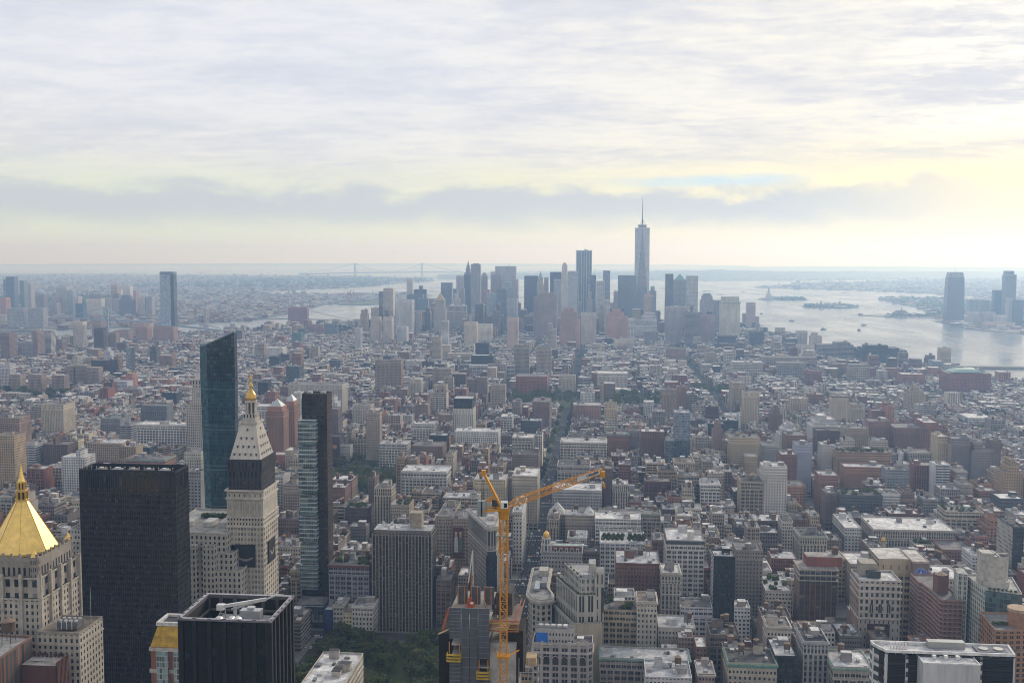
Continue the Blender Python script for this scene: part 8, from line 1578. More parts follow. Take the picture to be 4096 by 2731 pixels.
Y = 3911.0; a, b = at_y(*src('L', 2150, 400), Y)[0], at_y(*src('L', 2292, 400), Y)[0]; c = at_y(*src('L', 2336, 400), Y)[0]; zt = lv(128, Y, 'L', 2200); P = [('pale_glass_face', None, prism(rect(a, b, Y, Y + 30), 0, zt - 10, Sty((.30, .36, .47), 4, 6, .6, .6, .8, 0, (.36, .42, .55)), 1)), ('dark_edge', None, prism(rect(b, c, Y, Y + 30), 0, zt - 10, Sty((.07, .085, .12), 2, 4, .9, .8, .8, 0, (.05, .06, .09)), 2)), ('crown', None, prism(rect(a, c, Y, Y + 30), zt - 10, zt, Sty((.20, .24, .32), 2, 10, .9, .8, .8, 0, (.16, .2, .28)), 3, GREY))]; own('apartment_tower', 'lone tall pale blue glass slab standing by the east river', ((a + c) / 2, Y + 15), P, 'skyscraper', (a, c, Y, Y + 30))
Y = 5365.0; x = at_y(*src('J', 1248, 500), Y)[0]; zt = lv(272, Y, 'J', 1250); P = []; m = MB(); gl = Sty((.17, .19, .23), 2, 4, .9, .8, .8, 0, (.10, .12, .16)); 
for z0, z1, w1, w2 in ((0, 150, 42, 40), (150, zt - 26, 40, 37)):
    B, T = rect(x - w1, x + w1, Y - 25, Y + 25), rect(x - w2, x + w2, Y - 23, Y + 23); [m.wall(B[i], B[(i + 1) % 4], z0, z1, gl, i, at=T[i], bt=T[(i + 1) % 4]) for i in range(4)]
P.append(('glass_wall', None, m)); m = MB(); B, T = rect(x - 37, x + 37, Y - 23, Y + 23), rect(x - 32, x + 32, Y - 19, Y + 19); [m.wall(B[i], B[(i + 1) % 4], zt - 26, zt, Sty((.34, .36, .38), 9, 26, .35, .8, .8, 0, (.2, .22, .25)), i, at=T[i], bt=T[(i + 1) % 4]) for i in range(4)]; m.cap(T, zt, R_, GREY); P.append(('crown', None, m)); m = MB(); m.cyl(x, Y, .8, .3, zt, zt + 22, 5, M_, (.3, .3, .32)); P.append(('mast', None, m)); tall('office_tower', 'tapering blue grey tower alone on the jersey waterfront', x, Y, P, 42)
# ------------------------------------------------------------------ the city between the picked-out buildings
PAL_WARM = [(0.36, 0.27, 0.18), (0.44, 0.36, 0.25), (0.27, 0.18, 0.13), (0.52, 0.46, 0.36), (0.23, 0.11, 0.08), (0.31, 0.16, 0.11), (0.38, 0.33, 0.27), (0.58, 0.54, 0.47), (0.16, 0.12, 0.10), (0.22, 0.20, 0.19), (0.62, 0.60, 0.56), (0.10, 0.09, 0.085)]
PAL_BRICK = [(0.26, 0.11, 0.08), (0.33, 0.16, 0.11), (0.20, 0.095, 0.075), (0.38, 0.26, 0.18), (0.27, 0.19, 0.15), (0.42, 0.34, 0.26), (0.52, 0.48, 0.42), (0.15, 0.11, 0.10), (0.29, 0.27, 0.25), (0.62, 0.61, 0.59)]
PAL_PALE = [(0.50, 0.46, 0.38), (0.42, 0.38, 0.33), (0.60, 0.58, 0.54), (0.33, 0.31, 0.29), (0.32, 0.25, 0.19), (0.23, 0.20, 0.19), (0.32, 0.17, 0.12)]
def rand_style(rng, pal):
    c = rng.choice(pal); k = rng.uniform(.65, 1.2); c = tuple(min(.7, q * k) for q in c)
    t = rng.random()
    if t < .55: return Sty(c, rng.uniform(2.2, 3.4), rng.uniform(3.3, 4.1), rng.uniform(.44, .62), rng.uniform(.50, .66))
    if t < .75: return Sty(c, rng.uniform(4.0, 6.0), rng.uniform(3.6, 4.3), rng.uniform(.62, .76), rng.uniform(.50, .62), .75, .07)
    if t < .88: return Sty(c, rng.uniform(2.4, 3.2), rng.uniform(3.4, 4.0), rng.uniform(.45, .58), rng.uniform(.52, .66), .6)
    if t < .95: return Sty(c, rng.uniform(5, 8), rng.uniform(3.0, 3.6), .92, rng.uniform(.42, .52))
    return Sty((.06, .07, .08), 1.6, 3.6, .86, .8, .7, 0, (.03, .05, .06))
ROOFS = [GREY, TAR, TAR, (0.11, .11, .115), SILVER, SILVER, WHITE, WHITE, (.28, .25, .23), (.5, .5, .52)]
def in_view(x, y, m=0.06):
    fw = -x * math.sin(YAW) + y * math.cos(YAW); rt = x * math.cos(YAW) + y * math.sin(YAW)
    return fw > 90 and abs(rt) / fw < 2048 / FOC + m
def vis_low(x, y, z):
    """would the roof at height z lie below the bottom edge of the view"""
    d = math.hypot(x, y); return (EYE - z) / max(d, 1) < math.tan(PIT + math.atan(1365.5 / FOC)) + .16
def mean_h(x, y, rng):
    big = rng.random()
    if y > 4100:
        if x < -1500 or x > 900: return rng.uniform(15, 45)
        return rng.choice([rng.uniform(35, 75), rng.uniform(60, 125)]) if -950 < x < 420 else rng.uniform(20, 50)
    if y > 2750:
        if x > 250: return rng.uniform(15, 32) if big < .88 else rng.uniform(36, 55)
        if x > -700: return rng.uniform(15, 26) if big < .93 else rng.uniform(30, 45)
        return rng.uniform(12, 20) if big < .95 else rng.uniform(28, 48)
    if y > 1560:
        if -480 < x < -140: return rng.uniform(18, 36) if big < .92 else rng.uniform(40, 55)
        if -140 <= x < 330: return rng.uniform(11, 21) if big < .9 else rng.uniform(30, 48)
        if x >= 330: return rng.uniform(10, 16) if big < .94 else rng.uniform(24, 40)
        return rng.uniform(12, 20) if big < .95 else rng.uniform(28, 42)
    if -420 < x < 250: return rng.uniform(26, 55) if big < .8 else rng.uniform(14, 26)
    if 250 <= x < 480: return rng.uniform(18, 50) if big < .75 else rng.uniform(14, 20)
    if x >= 480: return rng.uniform(13, 19) if big < .78 else rng.uniform(25, 52)
    if x < -900: return rng.uniform(14, 20) if big < .75 else rng.uniform(30, 50)
    return rng.uniform(16, 30) if big < .6 else rng.uniform(30, 55)
city = MB(); USED = set()
def proj_u(x, y): return FOC * (x * math.cos(YAW) + y * math.sin(YAW)) / (y * math.cos(YAW) - x * math.sin(YAW))
SIGHT = [((a[0] + a[1]) / 2, a[2], 26 if a[2] > 900 else 16, (a[1] - a[0]) / 2, 110) for a in FOOT if a[2] < 1700] + [(-155, 690, 2, 58, 260), (-325, 1335, 3, 60, 300), (-40, 2190, 6, 150, 250), (-72, 1500, 2, 14, 600)]
def fill_lot(rng, x0, x1, y0, y1, H):
    if not free(x0, x1, y0, y1, 1.2): return
    cx, cy, wx_ = (x0 + x1) / 2, (y0 + y1) / 2, x1 - x0
    if not in_view(cx, cy, .13) or not vis_low(cx, cy, H + 8) or not inside(cx, cy, MANH): return
    for q in PARKS:
        if inside(cx, cy, q): return
    for (qx, qy, qh, qw, far) in SIGHT:      # keep the surveyed fronts in sight
        if 5 < qy - y1 < far and abs(cx / cy - qx / qy) < (qw + wx_ / 2) / qy: H = max(9, min(H, EYE - (EYE - qh) * y1 / qy))
    d = math.hypot(cx, cy); lod = 0 if d < 750 else (1 if d < 2300 else 2)
    sty = rand_style(rng, PAL_WARM if cx < 300 and cy < 1700 or 2700 < cy else PAL_BRICK if rng.random() < .8 else PAL_PALE)
    side = sty.but(**BLANK) if rng.random() < .55 else sty
    if rng.random() < .3: side = side.but(col=rng.choice([(.30, .20, .16), (.36, .34, .32), (.25, .21, .19), sty.col]))
    wx, wy = x1 - x0 - .15, y1 - y0
    tiers = [(0, 0, 0, 0, H)]
    if H > 38 and rng.random() < .45 and min(wx, wy) > 14:
        i = rng.uniform(2, 4); tiers = [(0, 0, 0, 0, H * rng.uniform(.6, .85)), (i * rng.random(), i * rng.random(), i, i, H)]
    p = pieces(rng, wx, wy, H, sty, side, roof=rng.choice(ROOFS), tiers=tiers, cornice=rng.choice([0, 0, .9, 1.3]) if lod < 2 else 0,
               tanks=(rng.choice([0, 1, 1, 2]) if H > 22 else 0) if lod < 2 else 0, bulk=rng.choice([1, 2, 3]) if lod < 2 else rng.choice([0, 1]),
               units=rng.choice([4, 6, 9, 12]) if lod == 0 else (rng.choice([3, 5, 7]) if lod == 1 else rng.choice([0, 1])), lod=lod, para=rng.uniform(.7, 1.4))
    if d < 820 and in_view(cx, cy, .01):
        near = sorted((math.hypot(q[0] - cx, q[1] - cy), l) for l, q in PICK.items())[0][1]; q = PICK[near]; e = sum(sty.col) / 3
        a, b = proj_u(cx, cy) - proj_u(q[0], q[1]), cy - q[1]
        rel = ('right of', 'left of')[a < 0] if abs(a) > 25 else ('behind', 'in front of')[b < 0]
        tone = 'red' if sty.col[0] > 1.6 * sty.col[2] and e < .22 else ('pale' if e > .38 else 'tan' if e > .27 else 'brown' if e > .15 else 'dark')
        lab = '%s %d storey loft %s the %s' % (tone, round(H / 3.9), rel, ' '.join(near.split()[:7]))
        k = 0
        while lab in USED: k += 1; lab = '%s %s %d storey loft %s the %s' % (('narrow', 'wide')[wx > 14] if k < 2 else ('corner', 'flat roofed', 'plain', 'older', 'boxy', 'weathered')[k % 6], tone, round(H / 3.9), rel, ' '.join(near.split()[:7]))
        USED.add(lab); make('loft_building', lab, (cx, cy, 1.15), p, group='lofts of the nearest blocks'); return
    for _, _, mb in p: city.add(mb, cx, cy, 1.15)
FIFTH, SIXTH = -72, 243
AVES = [-2600, -2400, -2200, -2000, -1800, -1590, -1390, -1180, -950, -740, -600, -460 + 73, -225, FIFTH, SIXTH, 485, 765, 1035, 1310, 1585, 1900]
# ------------------------------------------------------------------ avenue, vehicles, trees, people
for q, nm in ((PARKS[0], 'park_lawn'), (PARKS[1], 'park_lawn'), (PARKS[2], 'park_lawn'), (PARKS[3], 'park_lawn')):
    m = MB(); m.cap(q if q is not PARKS[3] else [q[0], q[1], q[2], q[3]], 1.19, 0, (1, 1, 1)); o = m.build(nm, mats=[MAT_PARK]); tag(o, kind='structure')
m = MB()
for n in range(30, 8, -1):
    y = (33.5 - n) * 80.5; rw = 13 if n in (23, 14) else 7
    for s in (-1, 1):
        for k in range(9): x = -85.5 + 3.0 * k; m.cap(rect(x, x + 1.5, y + s * (rw + 2) - 1.7, y + s * (rw + 2) + 1.7), 1.012, P_, (.55, .55, .54))
    y0 = y + rw + 6
    while y0 < y + 80.5 - rw - 6:
        for x in (-76, -72.4, -68.8): m.cap(rect(x - .1, x + .1, y0, y0 + 3), 1.012, P_, (.5, .5, .5))
        y0 += 9
    m.cap(rect(-80.3, -80.1, y + rw + 5, y + 75 - rw), 1.012, P_, (.55, .55, .55)); m.cap(rect(-84.2, -81.2, y + rw + 5, y + 75 - rw), 1.008, P_, (.12, .19, .15))
structure('road_markings', m)
def car_mesh(col, taxi=False, van=False):
    m = MB(); L, W = (2.3, .93) if not van else (3.1, 1.1); prof = [(-L, .35), (-L, .85), (-L * .62, 1.0), (-L * .42, 1.48), (L * .3, 1.48), (L * .6, .98), (L, .8), (L, .35)] if not van else [(-L, .4), (-L, 2.5), (L * .5, 2.5), (L * .72, 1.5), (L, 1.3), (L, .4)]
    for i in range(len(prof)):
        a, b = prof[i], prof[(i + 1) % len(prof)]; glass = not van and i in (2, 4) or van and i == 2
        m.face([(-W, a[0], a[1]), (W, a[0], a[1]), (W, b[0], b[1]), (-W, b[0], b[1])], D_ if glass else M_, (.03, .035, .04) if glass else col)
    for s in (-1, 1): m.face([(s * W, p[0], p[1]) for p in (prof if s > 0 else reversed(prof))], M_, col); [m.face([(s * W * 1.01, y + .33 * math.cos(a), .33 + .33 * math.sin(a)) for a in [k * math.pi / 4 for k in range(8)]], P_, (.02, .02, .02)) for y in (-L * .62, L * .62)]
    if taxi: m.box(-.3, .3, -.2, .1, 1.48, 1.7, P_, (.7, .7, .6))
    return m.mesh('car')
CARS = [('yellow taxi', car_mesh((.62, .36, .02), True)), ('white car', car_mesh((.62, .62, .62))), ('black car', car_mesh((.02, .02, .022))), ('grey car', car_mesh((.22, .23, .24))), ('red car', car_mesh((.36, .03, .025))), ('white van', car_mesh((.68, .68, .68), van=True))]
rng = random.Random(21)
def park(kind, x, y, rz=0.0, where='on the avenue between the flat iron wedge and the far lofts'):
    nm, me = CARS[kind]; o = bpy.data.objects.new(nm.replace(' ', '_'), me); COL.objects.link(o); o.location = (x, y, 1.0); o.rotation_euler = (0, 0, rz)
    return tag(o, 'small %s %s' % (nm, where), nm.split()[-1], '%ss %s' % (nm, where))
for i in range(74):
    lane = rng.choice([-78.2, -74.2, -70.6, -66.6, -62.8, -62.8]); y = 880 + (i + rng.random() * .8) * 9.5
    if abs((y + 40) % 80.5 - 40 - 40.25) < 9: y += 12
    park(rng.choice([0, 0, 1, 1, 2, 2, 2, 3, 3, 4, 5]), lane, y, rng.choice([0, math.pi]) * 0)
for i, (x, y) in enumerate(((1000, 1215), (930, 1240), (950, 1262), (905, 1255), (980, 1225))): q = seen_z('Q', x, y, 1.5); park((2, 0, 1, 1, 3)[i], q[0], q[1], (1.5, .2, .1, .3, .2)[i], 'at the crossing left of the park')
x, y = seen_z('Q', 1015, 1172, 2.0); v = bpy.data.objects.new('delivery_van', car_mesh((.7, .7, .7), van=True)); COL.objects.link(v); v.location = (x, y, 1.0); v.rotation_euler = (0, 0, -math.pi / 2); tag(v, 'white lettered delivery van parked by the grey glass podium', 'van'); lettering(v, 'lettering', 'FedEx', 1.5, (1.13, -2.9, 1.1), (math.pi / 2, 0, math.pi / 2), (.16, .05, .30))
x, y = seen_z('Q', 1305, 1197, 2.5); m = MB(); m.box(-6, 6, -1.3, 1.3, .4, 3.1, M_, (.66, .67, .68)); m.box(-5.8, 5.6, -1.33, 1.33, 1.6, 2.5, D_, (.03, .035, .04)); [m.cyl(xx, yy, .45, .45, .02, .4, 8, P_, (.02, .02, .02)) for xx in (-4, 3.8) for yy in (-1, 1)]; b = m.build('city_bus', None, (x, y, 1.0)); tag(b, 'white bus passing between the park trees and the balcony slab', 'bus')

def tree_meshes(seed, mat, h=13, n=34):
    rg = random.Random(seed); t, c = MB(), MB(); t.lathe(0, 0, [(.42, 0), (.3, h * .3), (.2, h * .5), (.06, h * .8)], 7, P_, (.05, .04, .03))
    blobs = []
    for k in range(n):
        a = rg.uniform(0, 6.283); z = h * rg.uniform(.32, .95); rr = h * .42 * math.sqrt(max(0.05, 1 - ((z / h - .58) / .45) ** 2)) * math.sqrt(rg.random()); p = (rr * math.cos(a), rr * math.sin(a), z); blobs.append((*p, rg.uniform(.9, 1.8)))
        if k < 9: t.bar((0, 0, h * rg.uniform(.25, .5)), p, .16, P_, (.05, .04, .03))
    leaf_blobs(c, rg, blobs, 46, .42); c.m = [mat] * len(c.m)
    return t.mesh('trunk'), c.mesh('crown')
TREES = [tree_meshes(k, 6 if k < 3 else 7) for k in range(4)]
def plant(x, y, s, k, label, group, z=1.19):
    r = thing('tree', label, 'tree', (x, y, z), rng.uniform(0, 6), group); r.scale = (s, s, s)
    for nm, me in zip(('trunk', 'crown'), TREES[k]): o = bpy.data.objects.new(nm, me); COL.objects.link(o); o.parent = r
def grove(poly, n, s, sp, label, skip=None):
    xs, ys = [p[0] for p in poly], [p[1] for p in poly]; got = []; it = 0
    while len(got) < n and it < 4000:
        it += 1; x, y = rng.uniform(min(xs), max(xs)), rng.uniform(min(ys), max(ys))
        if not inside(x, y, poly) or any((x - a) ** 2 + (y - b) ** 2 < sp * sp for a, b in got) or (skip and skip(x, y)): continue
        got.append((x, y)); k = rng.choice([0, 1, 2, 0, 1, 3]); plant(x, y, s * rng.uniform(.75, 1.25), k, label % ('yellowing ' if k == 3 else 'dark green '), (label % '').replace('  ', ' '))
grove(PARKS[0], 100, 1.2, 7.8, '%spark tree among the others below the balcony slab', lambda x, y: abs(x + 150) < 5 and 720 < y < 770 or abs(y - 845) < 12)
grove(PARKS[1], 34, 1.35, 11, '%ssquare tree among the others before the white glass bay store')
grove(PARKS[2], 50, 1.5, 13, '%ssquare tree among the others near the slender campanile', lambda x, y: -64 < x < 14)
grove(PARKS[3], 30, 1.5, 13, '%stree of the belt among brown housing towers')
grove(PARKS[4], 14, 1.5, 12, '%stree of the small green right of the tan prewar pair')
for i in range(44): plant(-72 + rng.choice([-11.5, 11.5]) + rng.uniform(-1, 1), 1440 + i * 18, rng.uniform(.7, 1.1), rng.choice([0, 1, 2]), 'dark green street tree in the line along the far avenue', 'street trees along the far avenue')
m = MB(); rg = random.Random(5)      # back-yard and kerb trees nobody could count
for _ in range(1500):
    y = rg.uniform(1300, 3600); x = rg.uniform(-.62 * y, .42 * y)
    if not in_view(x, y) or not free(x - 3, x + 3, y - 3, y + 3) or not inside(x, y, MANH): continue
    for _ in range(rg.choice([1, 2, 3])): leaf_blobs(m, rg, [(x + rg.uniform(-7, 7), y + rg.uniform(-7, 7), rg.uniform(9, 15), rg.uniform(3, 5))], 26, 1.5)
def wood(x0, x1, y0, y1, n, r0, poly=None, z=4):
    for _ in range(n):
        x, y = rg.uniform(x0, x1), rg.uniform(y0, y1)
        if poly and not inside(x, y, poly): continue
        leaf_blobs(m, rg, [(x, y, z + drop(x, y) + r0 * .5, r0 * rg.uniform(.7, 1.2))], 14, r0 * .5)

# ------------------------------------------------------------------ islands, bridges, harbour craft
def island(name, pts): sheet(name, pts, 2.5, MAT_PARK, 400)
LIB = [(1104, 7840), (1160, 7760), (1271, 7700), (1480, 7850), (1440, 7960), (1250, 8080), (1130, 8010)]; ELL = [(1214, 6755), (1300, 6640), (1369, 6606), (1540, 6700), (1563, 6790), (1480, 6930), (1300, 6920)]
island('island', LIB); island('island', ELL); island('island', [(-1659, 6575), (-1500, 6560), (-1050, 7000), (-900, 7500), (-1300, 7700), (-1700, 7200)])
wood(1200, 1440, 7760, 8000, 90, 11, LIB); wood(1230, 1560, 6640, 6920, 90, 10, ELL); wood(1750, 2600, 5900, 8200, 420, 13, NJ); wood(1480, 1760, 5690, 5850, 60, 9, NJ); wood(-4400, -1700, 9600, 13500, 500, 22, BKLN); wood(-4200, -3200, 6300, 7200, 260, 20, BKLN)
for c in ((330, 5600, 640, 5200, 60), (560, 3900, 800, 3700, 40)): wood(min(c[0], c[2]), max(c[0], c[2]), min(c[1], c[3]), max(c[1], c[3]), c[4], 8, MANH)
tag(m.build('trees_and_shrubbery'), 'loose green tree cover over back yards, islands and far shores', 'greenery', kind='stuff')
P = []; x, y = 1185, 7870; m = MB(); m.box(x - 46, x + 46, y - 40, y + 40, 2, 12, P_, (.33, .32, .3)); m = pyr(m, x - 20, x + 20, y - 20, y + 20, 12, 47, P_, (.36, .35, .33), .66); P.append(('pedestal', None, m))
m = MB(); m.lathe(x, y, [(7.5, 47), (6.8, 56), (5.6, 66), (5.9, 74), (4.2, 78), (1.6, 79.5), (2.0, 82), (1.6, 85), (2.6, 85.6), (.3, 87)], 12, P_, (.18, .30, .27)); m.bar((x - 4, y, 76), (x - 6.5, y, 92), 2.2, P_, (.18, .30, .27)); m.bar((x + 4.5, y, 74), (x + 5.5, y - 2, 66), 3.2, P_, (.18, .30, .27)); P.append(('robed_figure', None, m)); m = MB(); m.cyl(x - 6.6, y, 1.6, .2, 91, 96, 8, G_, GOLD); P.append(('torch', None, m)); own('statue', 'green robed statue raising a torch on a stone pedestal in the harbour', (x, y), P, 'statue')
P = []; m = MB(); m.box(1330, 1450, 6720, 6760, 2, 17, P_, (.30, .20, .17)); P.append(('wall', None, m)); [P.append(('corner_tower', None, (lambda q: (q.cyl(a, b, 5, 4, 2, 30, 8, P_, (.32, .22, .19), False), q.cyl(a, b, 5, 0, 30, 38, 8, P_, (.2, .3, .28)), q)[2])(MB()))) for a in (1334, 1446) for b in (6724, 6756)]; m = MB(); m.box(1400, 1470, 6630, 6660, 2, 14, P_, (.42, .41, .4)); P.append(('white_wing', None, m)); own('immigration_hall', 'brick hall with four corner towers on the middle island', (1390, 6740), P)
P = []; x, y = 1560, 5800; m = MB(); m.box(x - 40, x + 40, y - 16, y + 16, 2, 14, P_, (.25, .18, .16)); pyr(m, x - 40, x + 40, y - 16, y + 16, 14, 30, P_, (.17, .14, .14), .5); P.append(('wall', None, m)); m = MB(); m.cyl(x, y - 18, 4, 3, 14, 38, 8, P_, (.24, .18, .17)); m.cyl(x, y - 18, 3.4, 0, 38, 50, 8, P_, (.2, .17, .17)); P.append(('clock_turret', None, m)); own('ferry_terminal', 'gabled brick terminal with a pointed turret on the jersey spit', (x, y), P)
def cables(m, A, B, za, zb, sag, t, col, n=16, off=(0,)):
    for o_ in off:
        p = lambda f: (A[0] + (B[0] - A[0]) * f, A[1] + (B[1] - A[1]) * f + o_, za + (zb - za) * f - sag * 4 * f * (1 - f))
        for k in range(n): m.bar(p(k / n), p((k + 1) / n), t, M_, col)
def bridge(name, label, A, B, ht, hd, wt, col, ends, t, stone=False):
    P = []; d = (Vector(B) - Vector(A)).normalized(); z0 = drop(*A)
    for T in (A, B):
        m = MB(); s = Vector((-d.y, d.x)) * wt
        for q in (-1, 1): m.bar((T[0] + s.x * q, T[1] + s.y * q, z0), (T[0] + s.x * q, T[1] + s.y * q, z0 + ht), wt * (.8 if not stone else 1.1), P_, col)
        for z in (ht - wt * .4, hd + (ht - hd) * .45 if stone else ht * .62, hd - 5): m.bar((T[0] - s.x, T[1] - s.y, z0 + z), (T[0] + s.x, T[1] + s.y, z0 + z), wt * .6, P_, col)
        P.append(('tower', None, m))
    m = MB(); E0, E1 = ends; m.bar((*E0, z0 + hd * .8), (*A, z0 + hd), t * 4, P_, tuple(.8 * c for c in col)); m.bar((*A, z0 + hd), (*B, z0 + hd), t * 4, P_, tuple(.8 * c for c in col)); m.bar((*B, z0 + hd), (*E1, z0 + hd * .8), t * 4, P_, tuple(.8 * c for c in col)); P.append(('deck', None, m))
    for o_ in (-wt * .8, wt * .8):
        m = MB(); cables(m, A, B, z0 + ht, z0 + ht, ht - hd - t * 4, t, col, 20, (o_,)); cables(m, E0, A, z0 + hd, z0 + ht, (ht - hd) * .12, t, col, 8, (o_,)); cables(m, B, E1, z0 + ht, z0 + hd, (ht - hd) * .12, t, col, 8, (o_,)); P.append(('main_cable', None, m))
        m = MB()
        for k in range(1, 30): f = k / 30; xx, yy = A[0] + (B[0] - A[0]) * f, A[1] + (B[1] - A[1]) * f; m.bar((xx, yy + o_, z0 + hd), (xx, yy + o_, z0 + ht - (ht - hd - t * 4) * 4 * f * (1 - f)), t * .35, M_, col)
        P.append(('hanger', None, m))
    for _, _, mb in P: mb.v = [(p[0] - A[0], p[1] - A[1], p[2]) for p in mb.v]
    make(name, label, (A[0], A[1], 0), P, cat='bridge')
bridge('suspension_bridge', 'long far suspension bridge with two tall towers across the harbour mouth', (-3700, 15742), (-2853, 16667), 192, 52, 16, (.20, .24, .27), ((-4350, 15050), (-2300, 17300)), 4)
bridge('suspension_bridge', 'blue grey suspension bridge crossing the river behind the lone blue slab', (-2092, 4346), (-1690, 4059), 92, 37, 9, (.30, .37, .45), ((-2420, 4580), (-1420, 3880)), 1.6)
bridge('stone_bridge', 'stone towered bridge at the right of the lone blue slab', (-1719, 4509), (-1290, 4560), 77, 34, 11, (.33, .30, .27), ((-2050, 4560), (-1050, 4500)), 1.0, True)
def boat(name, label, r, px, py, L, W, H, col, hull=(.06, .07, .09), cat='boat'):
    x, y = seen_z(r, px, py, 0); m = MB(); pts = [(-L / 2, -W / 2), (L * .32, -W / 2), (L / 2, 0), (L * .32, W / 2), (-L / 2, W / 2)]; T = [(a, b) for a, b in pts]
    for i in range(5): j = (i + 1) % 5; m.face([(pts[i][0] * .94, pts[i][1] * .9, -.5), (pts[j][0] * .94, pts[j][1] * .9, -.5), (*T[j], H * .4), (*T[i], H * .4)], P_, hull)
    m.cap(T, H * .4, P_, (.3, .3, .3)); P = [('hull', None, m)]; m = MB(); m.box(-L * .42, L * .22, -W * .38, W * .38, H * .4, H * .75, M_, col); m.box(-L * .3, L * .1, -W * .3, W * .3, H * .75, H, M_, col); m.box(-L * .43, L * .23, -W * .39, W * .39, H * .5, H * .63, P_, (.05, .06, .07)); P.append(('cabin', None, m)); make(name, label, (x, y, drop(x, y)), P, cat=cat)
Wt = (.6, .6, .6)
for a in [('ferry', 'white ferry just below the brick island hall', 'N', 1140, 552), ('ferry', 'white ferry below the statue island, nearest the left shore', 'N', 785, 690), ('ferry', 'white ferry trailing a wake in the middle of the river', 'N', 1635, 740), ('ferry', 'ferry nearest the city shore above the river towers', 'N', 1160, 788), ('ferry', 'white ferry moored at the foot of the tapering jersey tower', 'J', 1200, 1080), ('tugboat', 'small tug leaving the riverside brick slabs', 'N', 430, 606), ('sailboat', 'tiny boat right of the ferry nearest the city', 'N', 1577, 798)]: boat(*a, *((25, 8, 8, Wt) if a[0] == 'ferry' else (15, 6, 7, (.4, .3, .28))))
for a in [('barge', 'long low barge below the container piers', 'N', 1415, 362, 75), ('barge', 'barge left of the statue', 'N', 215, 347, 34), ('barge', 'dark barge right of the striped river slab', 'W', 1858, 1120, 38), ('barge', 'small barge above the striped river slab', 'W', 1760, 1107, 34), ('barge', 'long thin barge beside the chamfered hat tower', 'W', 1820, 1173, 90), ('barge', 'long barge right of the chamfered hat tower', 'W', 1990, 1216, 85), ('cargo_ship', 'cargo ship anchored beneath the far bridge', 'V', 980, 242, 110), ('barge', 'barge below the anchored cargo ship', 'V', 985, 379, 48), ('cargo_ship', 'hazy ship near the horizon left of the far bridge', 'E', 1415, 158, 180)]: boat(*a, 14, 12 if 'ship' in a[0] else 5, (.33, .33, .35), (.16, .15, .15), 'ship')
m = MB(); A, B = seen_z('N', 450, 615, 0), seen_z('N', 2352, 832, 0); n = 30
for k in range(n): f0, f1 = k / n, (k + 1) / n; w0 = 4 + 9 * f0; p = lambda f, o_: (A[0] + (B[0] - A[0]) * f, A[1] + (B[1] - A[1]) * f + o_ + 40 * math.sin(3 * f), .25); m.face([p(f0, -w0), p(f1, -w0), p(f1, w0), p(f0, w0)], M_, (.5, .5, .5))
structure('wake', m)
m = MB(); [m.box(x, x + l, y, y + w_, -.4, h_, P_, (.24, .23, .22)) for x, y, l, w_, h_ in ((840, 3190, 190, 26, 4), (980, 3090, 210, 20, 6), (1000, 2620, 240, 34, 5), (985, 2480, 260, 40, 6), (960, 2330, 240, 22, 4))]; structure('pier', m)
for k, px in enumerate((133, 160)):
    x, y = seen_z('V', px, 505, 1); m = MB(); [m.bar((x + a, y, 0), (x + a * .6, y, 60), 3, M_, (.35, .12, .11)) for a in (-11, 11)]; m.bar((x - 30, y, 55), (x + 24, y, 60), 3, M_, (.35, .12, .11)); m.bar((x, y, 60), (x + 6, y, 92), 3, M_, (.35, .12, .11)); m.v = [(q[0] - x, q[1] - y, q[2]) for q in m.v]; o = m.build('dock_crane', None, (x, y, drop(x, y))); tag(o, ('left', 'right')[k] + ' one of two red dock cranes across the east river', 'crane', 'red dock cranes')

# ------------------------------------------------------------------ the builders on the unfinished tower
def worker_mesh():
    me = bpy.data.meshes.new('body'); V = [(0, 0, .95), (0, 0, 1.2), (0, 0, 1.42), (0, -.01, 1.53), (0, -.02, 1.68), (.1, 0, .9), (.13, -.03, .5), (.13, .02, .06), (.13, -.14, .03), (-.1, 0, .9), (-.14, .05, .5), (-.14, .12, .06), (-.14, -.02, .03), (.21, 0, 1.4), (.3, -.05, 1.13), (.27, -.24, .98), (-.21, 0, 1.4), (-.3, -.02, 1.13), (-.24, -.22, 1.02)]
    me.from_pydata(V, [(0, 1), (1, 2), (2, 3), (3, 4), (0, 5), (5, 6), (6, 7), (7, 8), (0, 9), (9, 10), (10, 11), (11, 12), (2, 13), (13, 14), (14, 15), (2, 16), (16, 17), (17, 18)], [])
    o = bpy.data.objects.new('tmp', me); COL.objects.link(o); md = o.modifiers.new('s', 'SKIN'); o.modifiers.new('b', 'SUBSURF').levels = 1
    for i, rr in enumerate((.15, .16, .17, .065, .115, .1, .075, .05, .045, .1, .075, .05, .045, .075, .05, .04, .075, .05, .04)): me.skin_vertices[0].data[i].radius = (rr, rr * .85); me.skin_vertices[0].data[i].use_root = i == 0
    r = bpy.data.meshes.new_from_object(o.evaluated_get(bpy.context.evaluated_depsgraph_get())); bpy.data.objects.remove(o); r.name = 'body'
    a = r.attributes.new('col', 'FLOAT_COLOR', 'FACE'); c = []
    for p in r.polygons: z, x = p.center.z, abs(p.center.x); c += [*((.42, .27, .2) if z > 1.5 or z < 1.06 and x > .2 and z > .9 else (.36, .60, .04) if z > .93 else (.05, .06, .10) if z > .1 else (.04, .03, .02)), 1]
    a.data.foreach_set('color', c); r.materials.append(MAT_P); return r
WM = worker_mesh(); HM = MB(); HM.lathe(0, -.02, [(.17, 1.72), (.135, 1.73), (.12, 1.8), (.07, 1.85), (.005, 1.86)], 10, P_, (.7, .7, .68)); HM = HM.mesh('hard_hat')
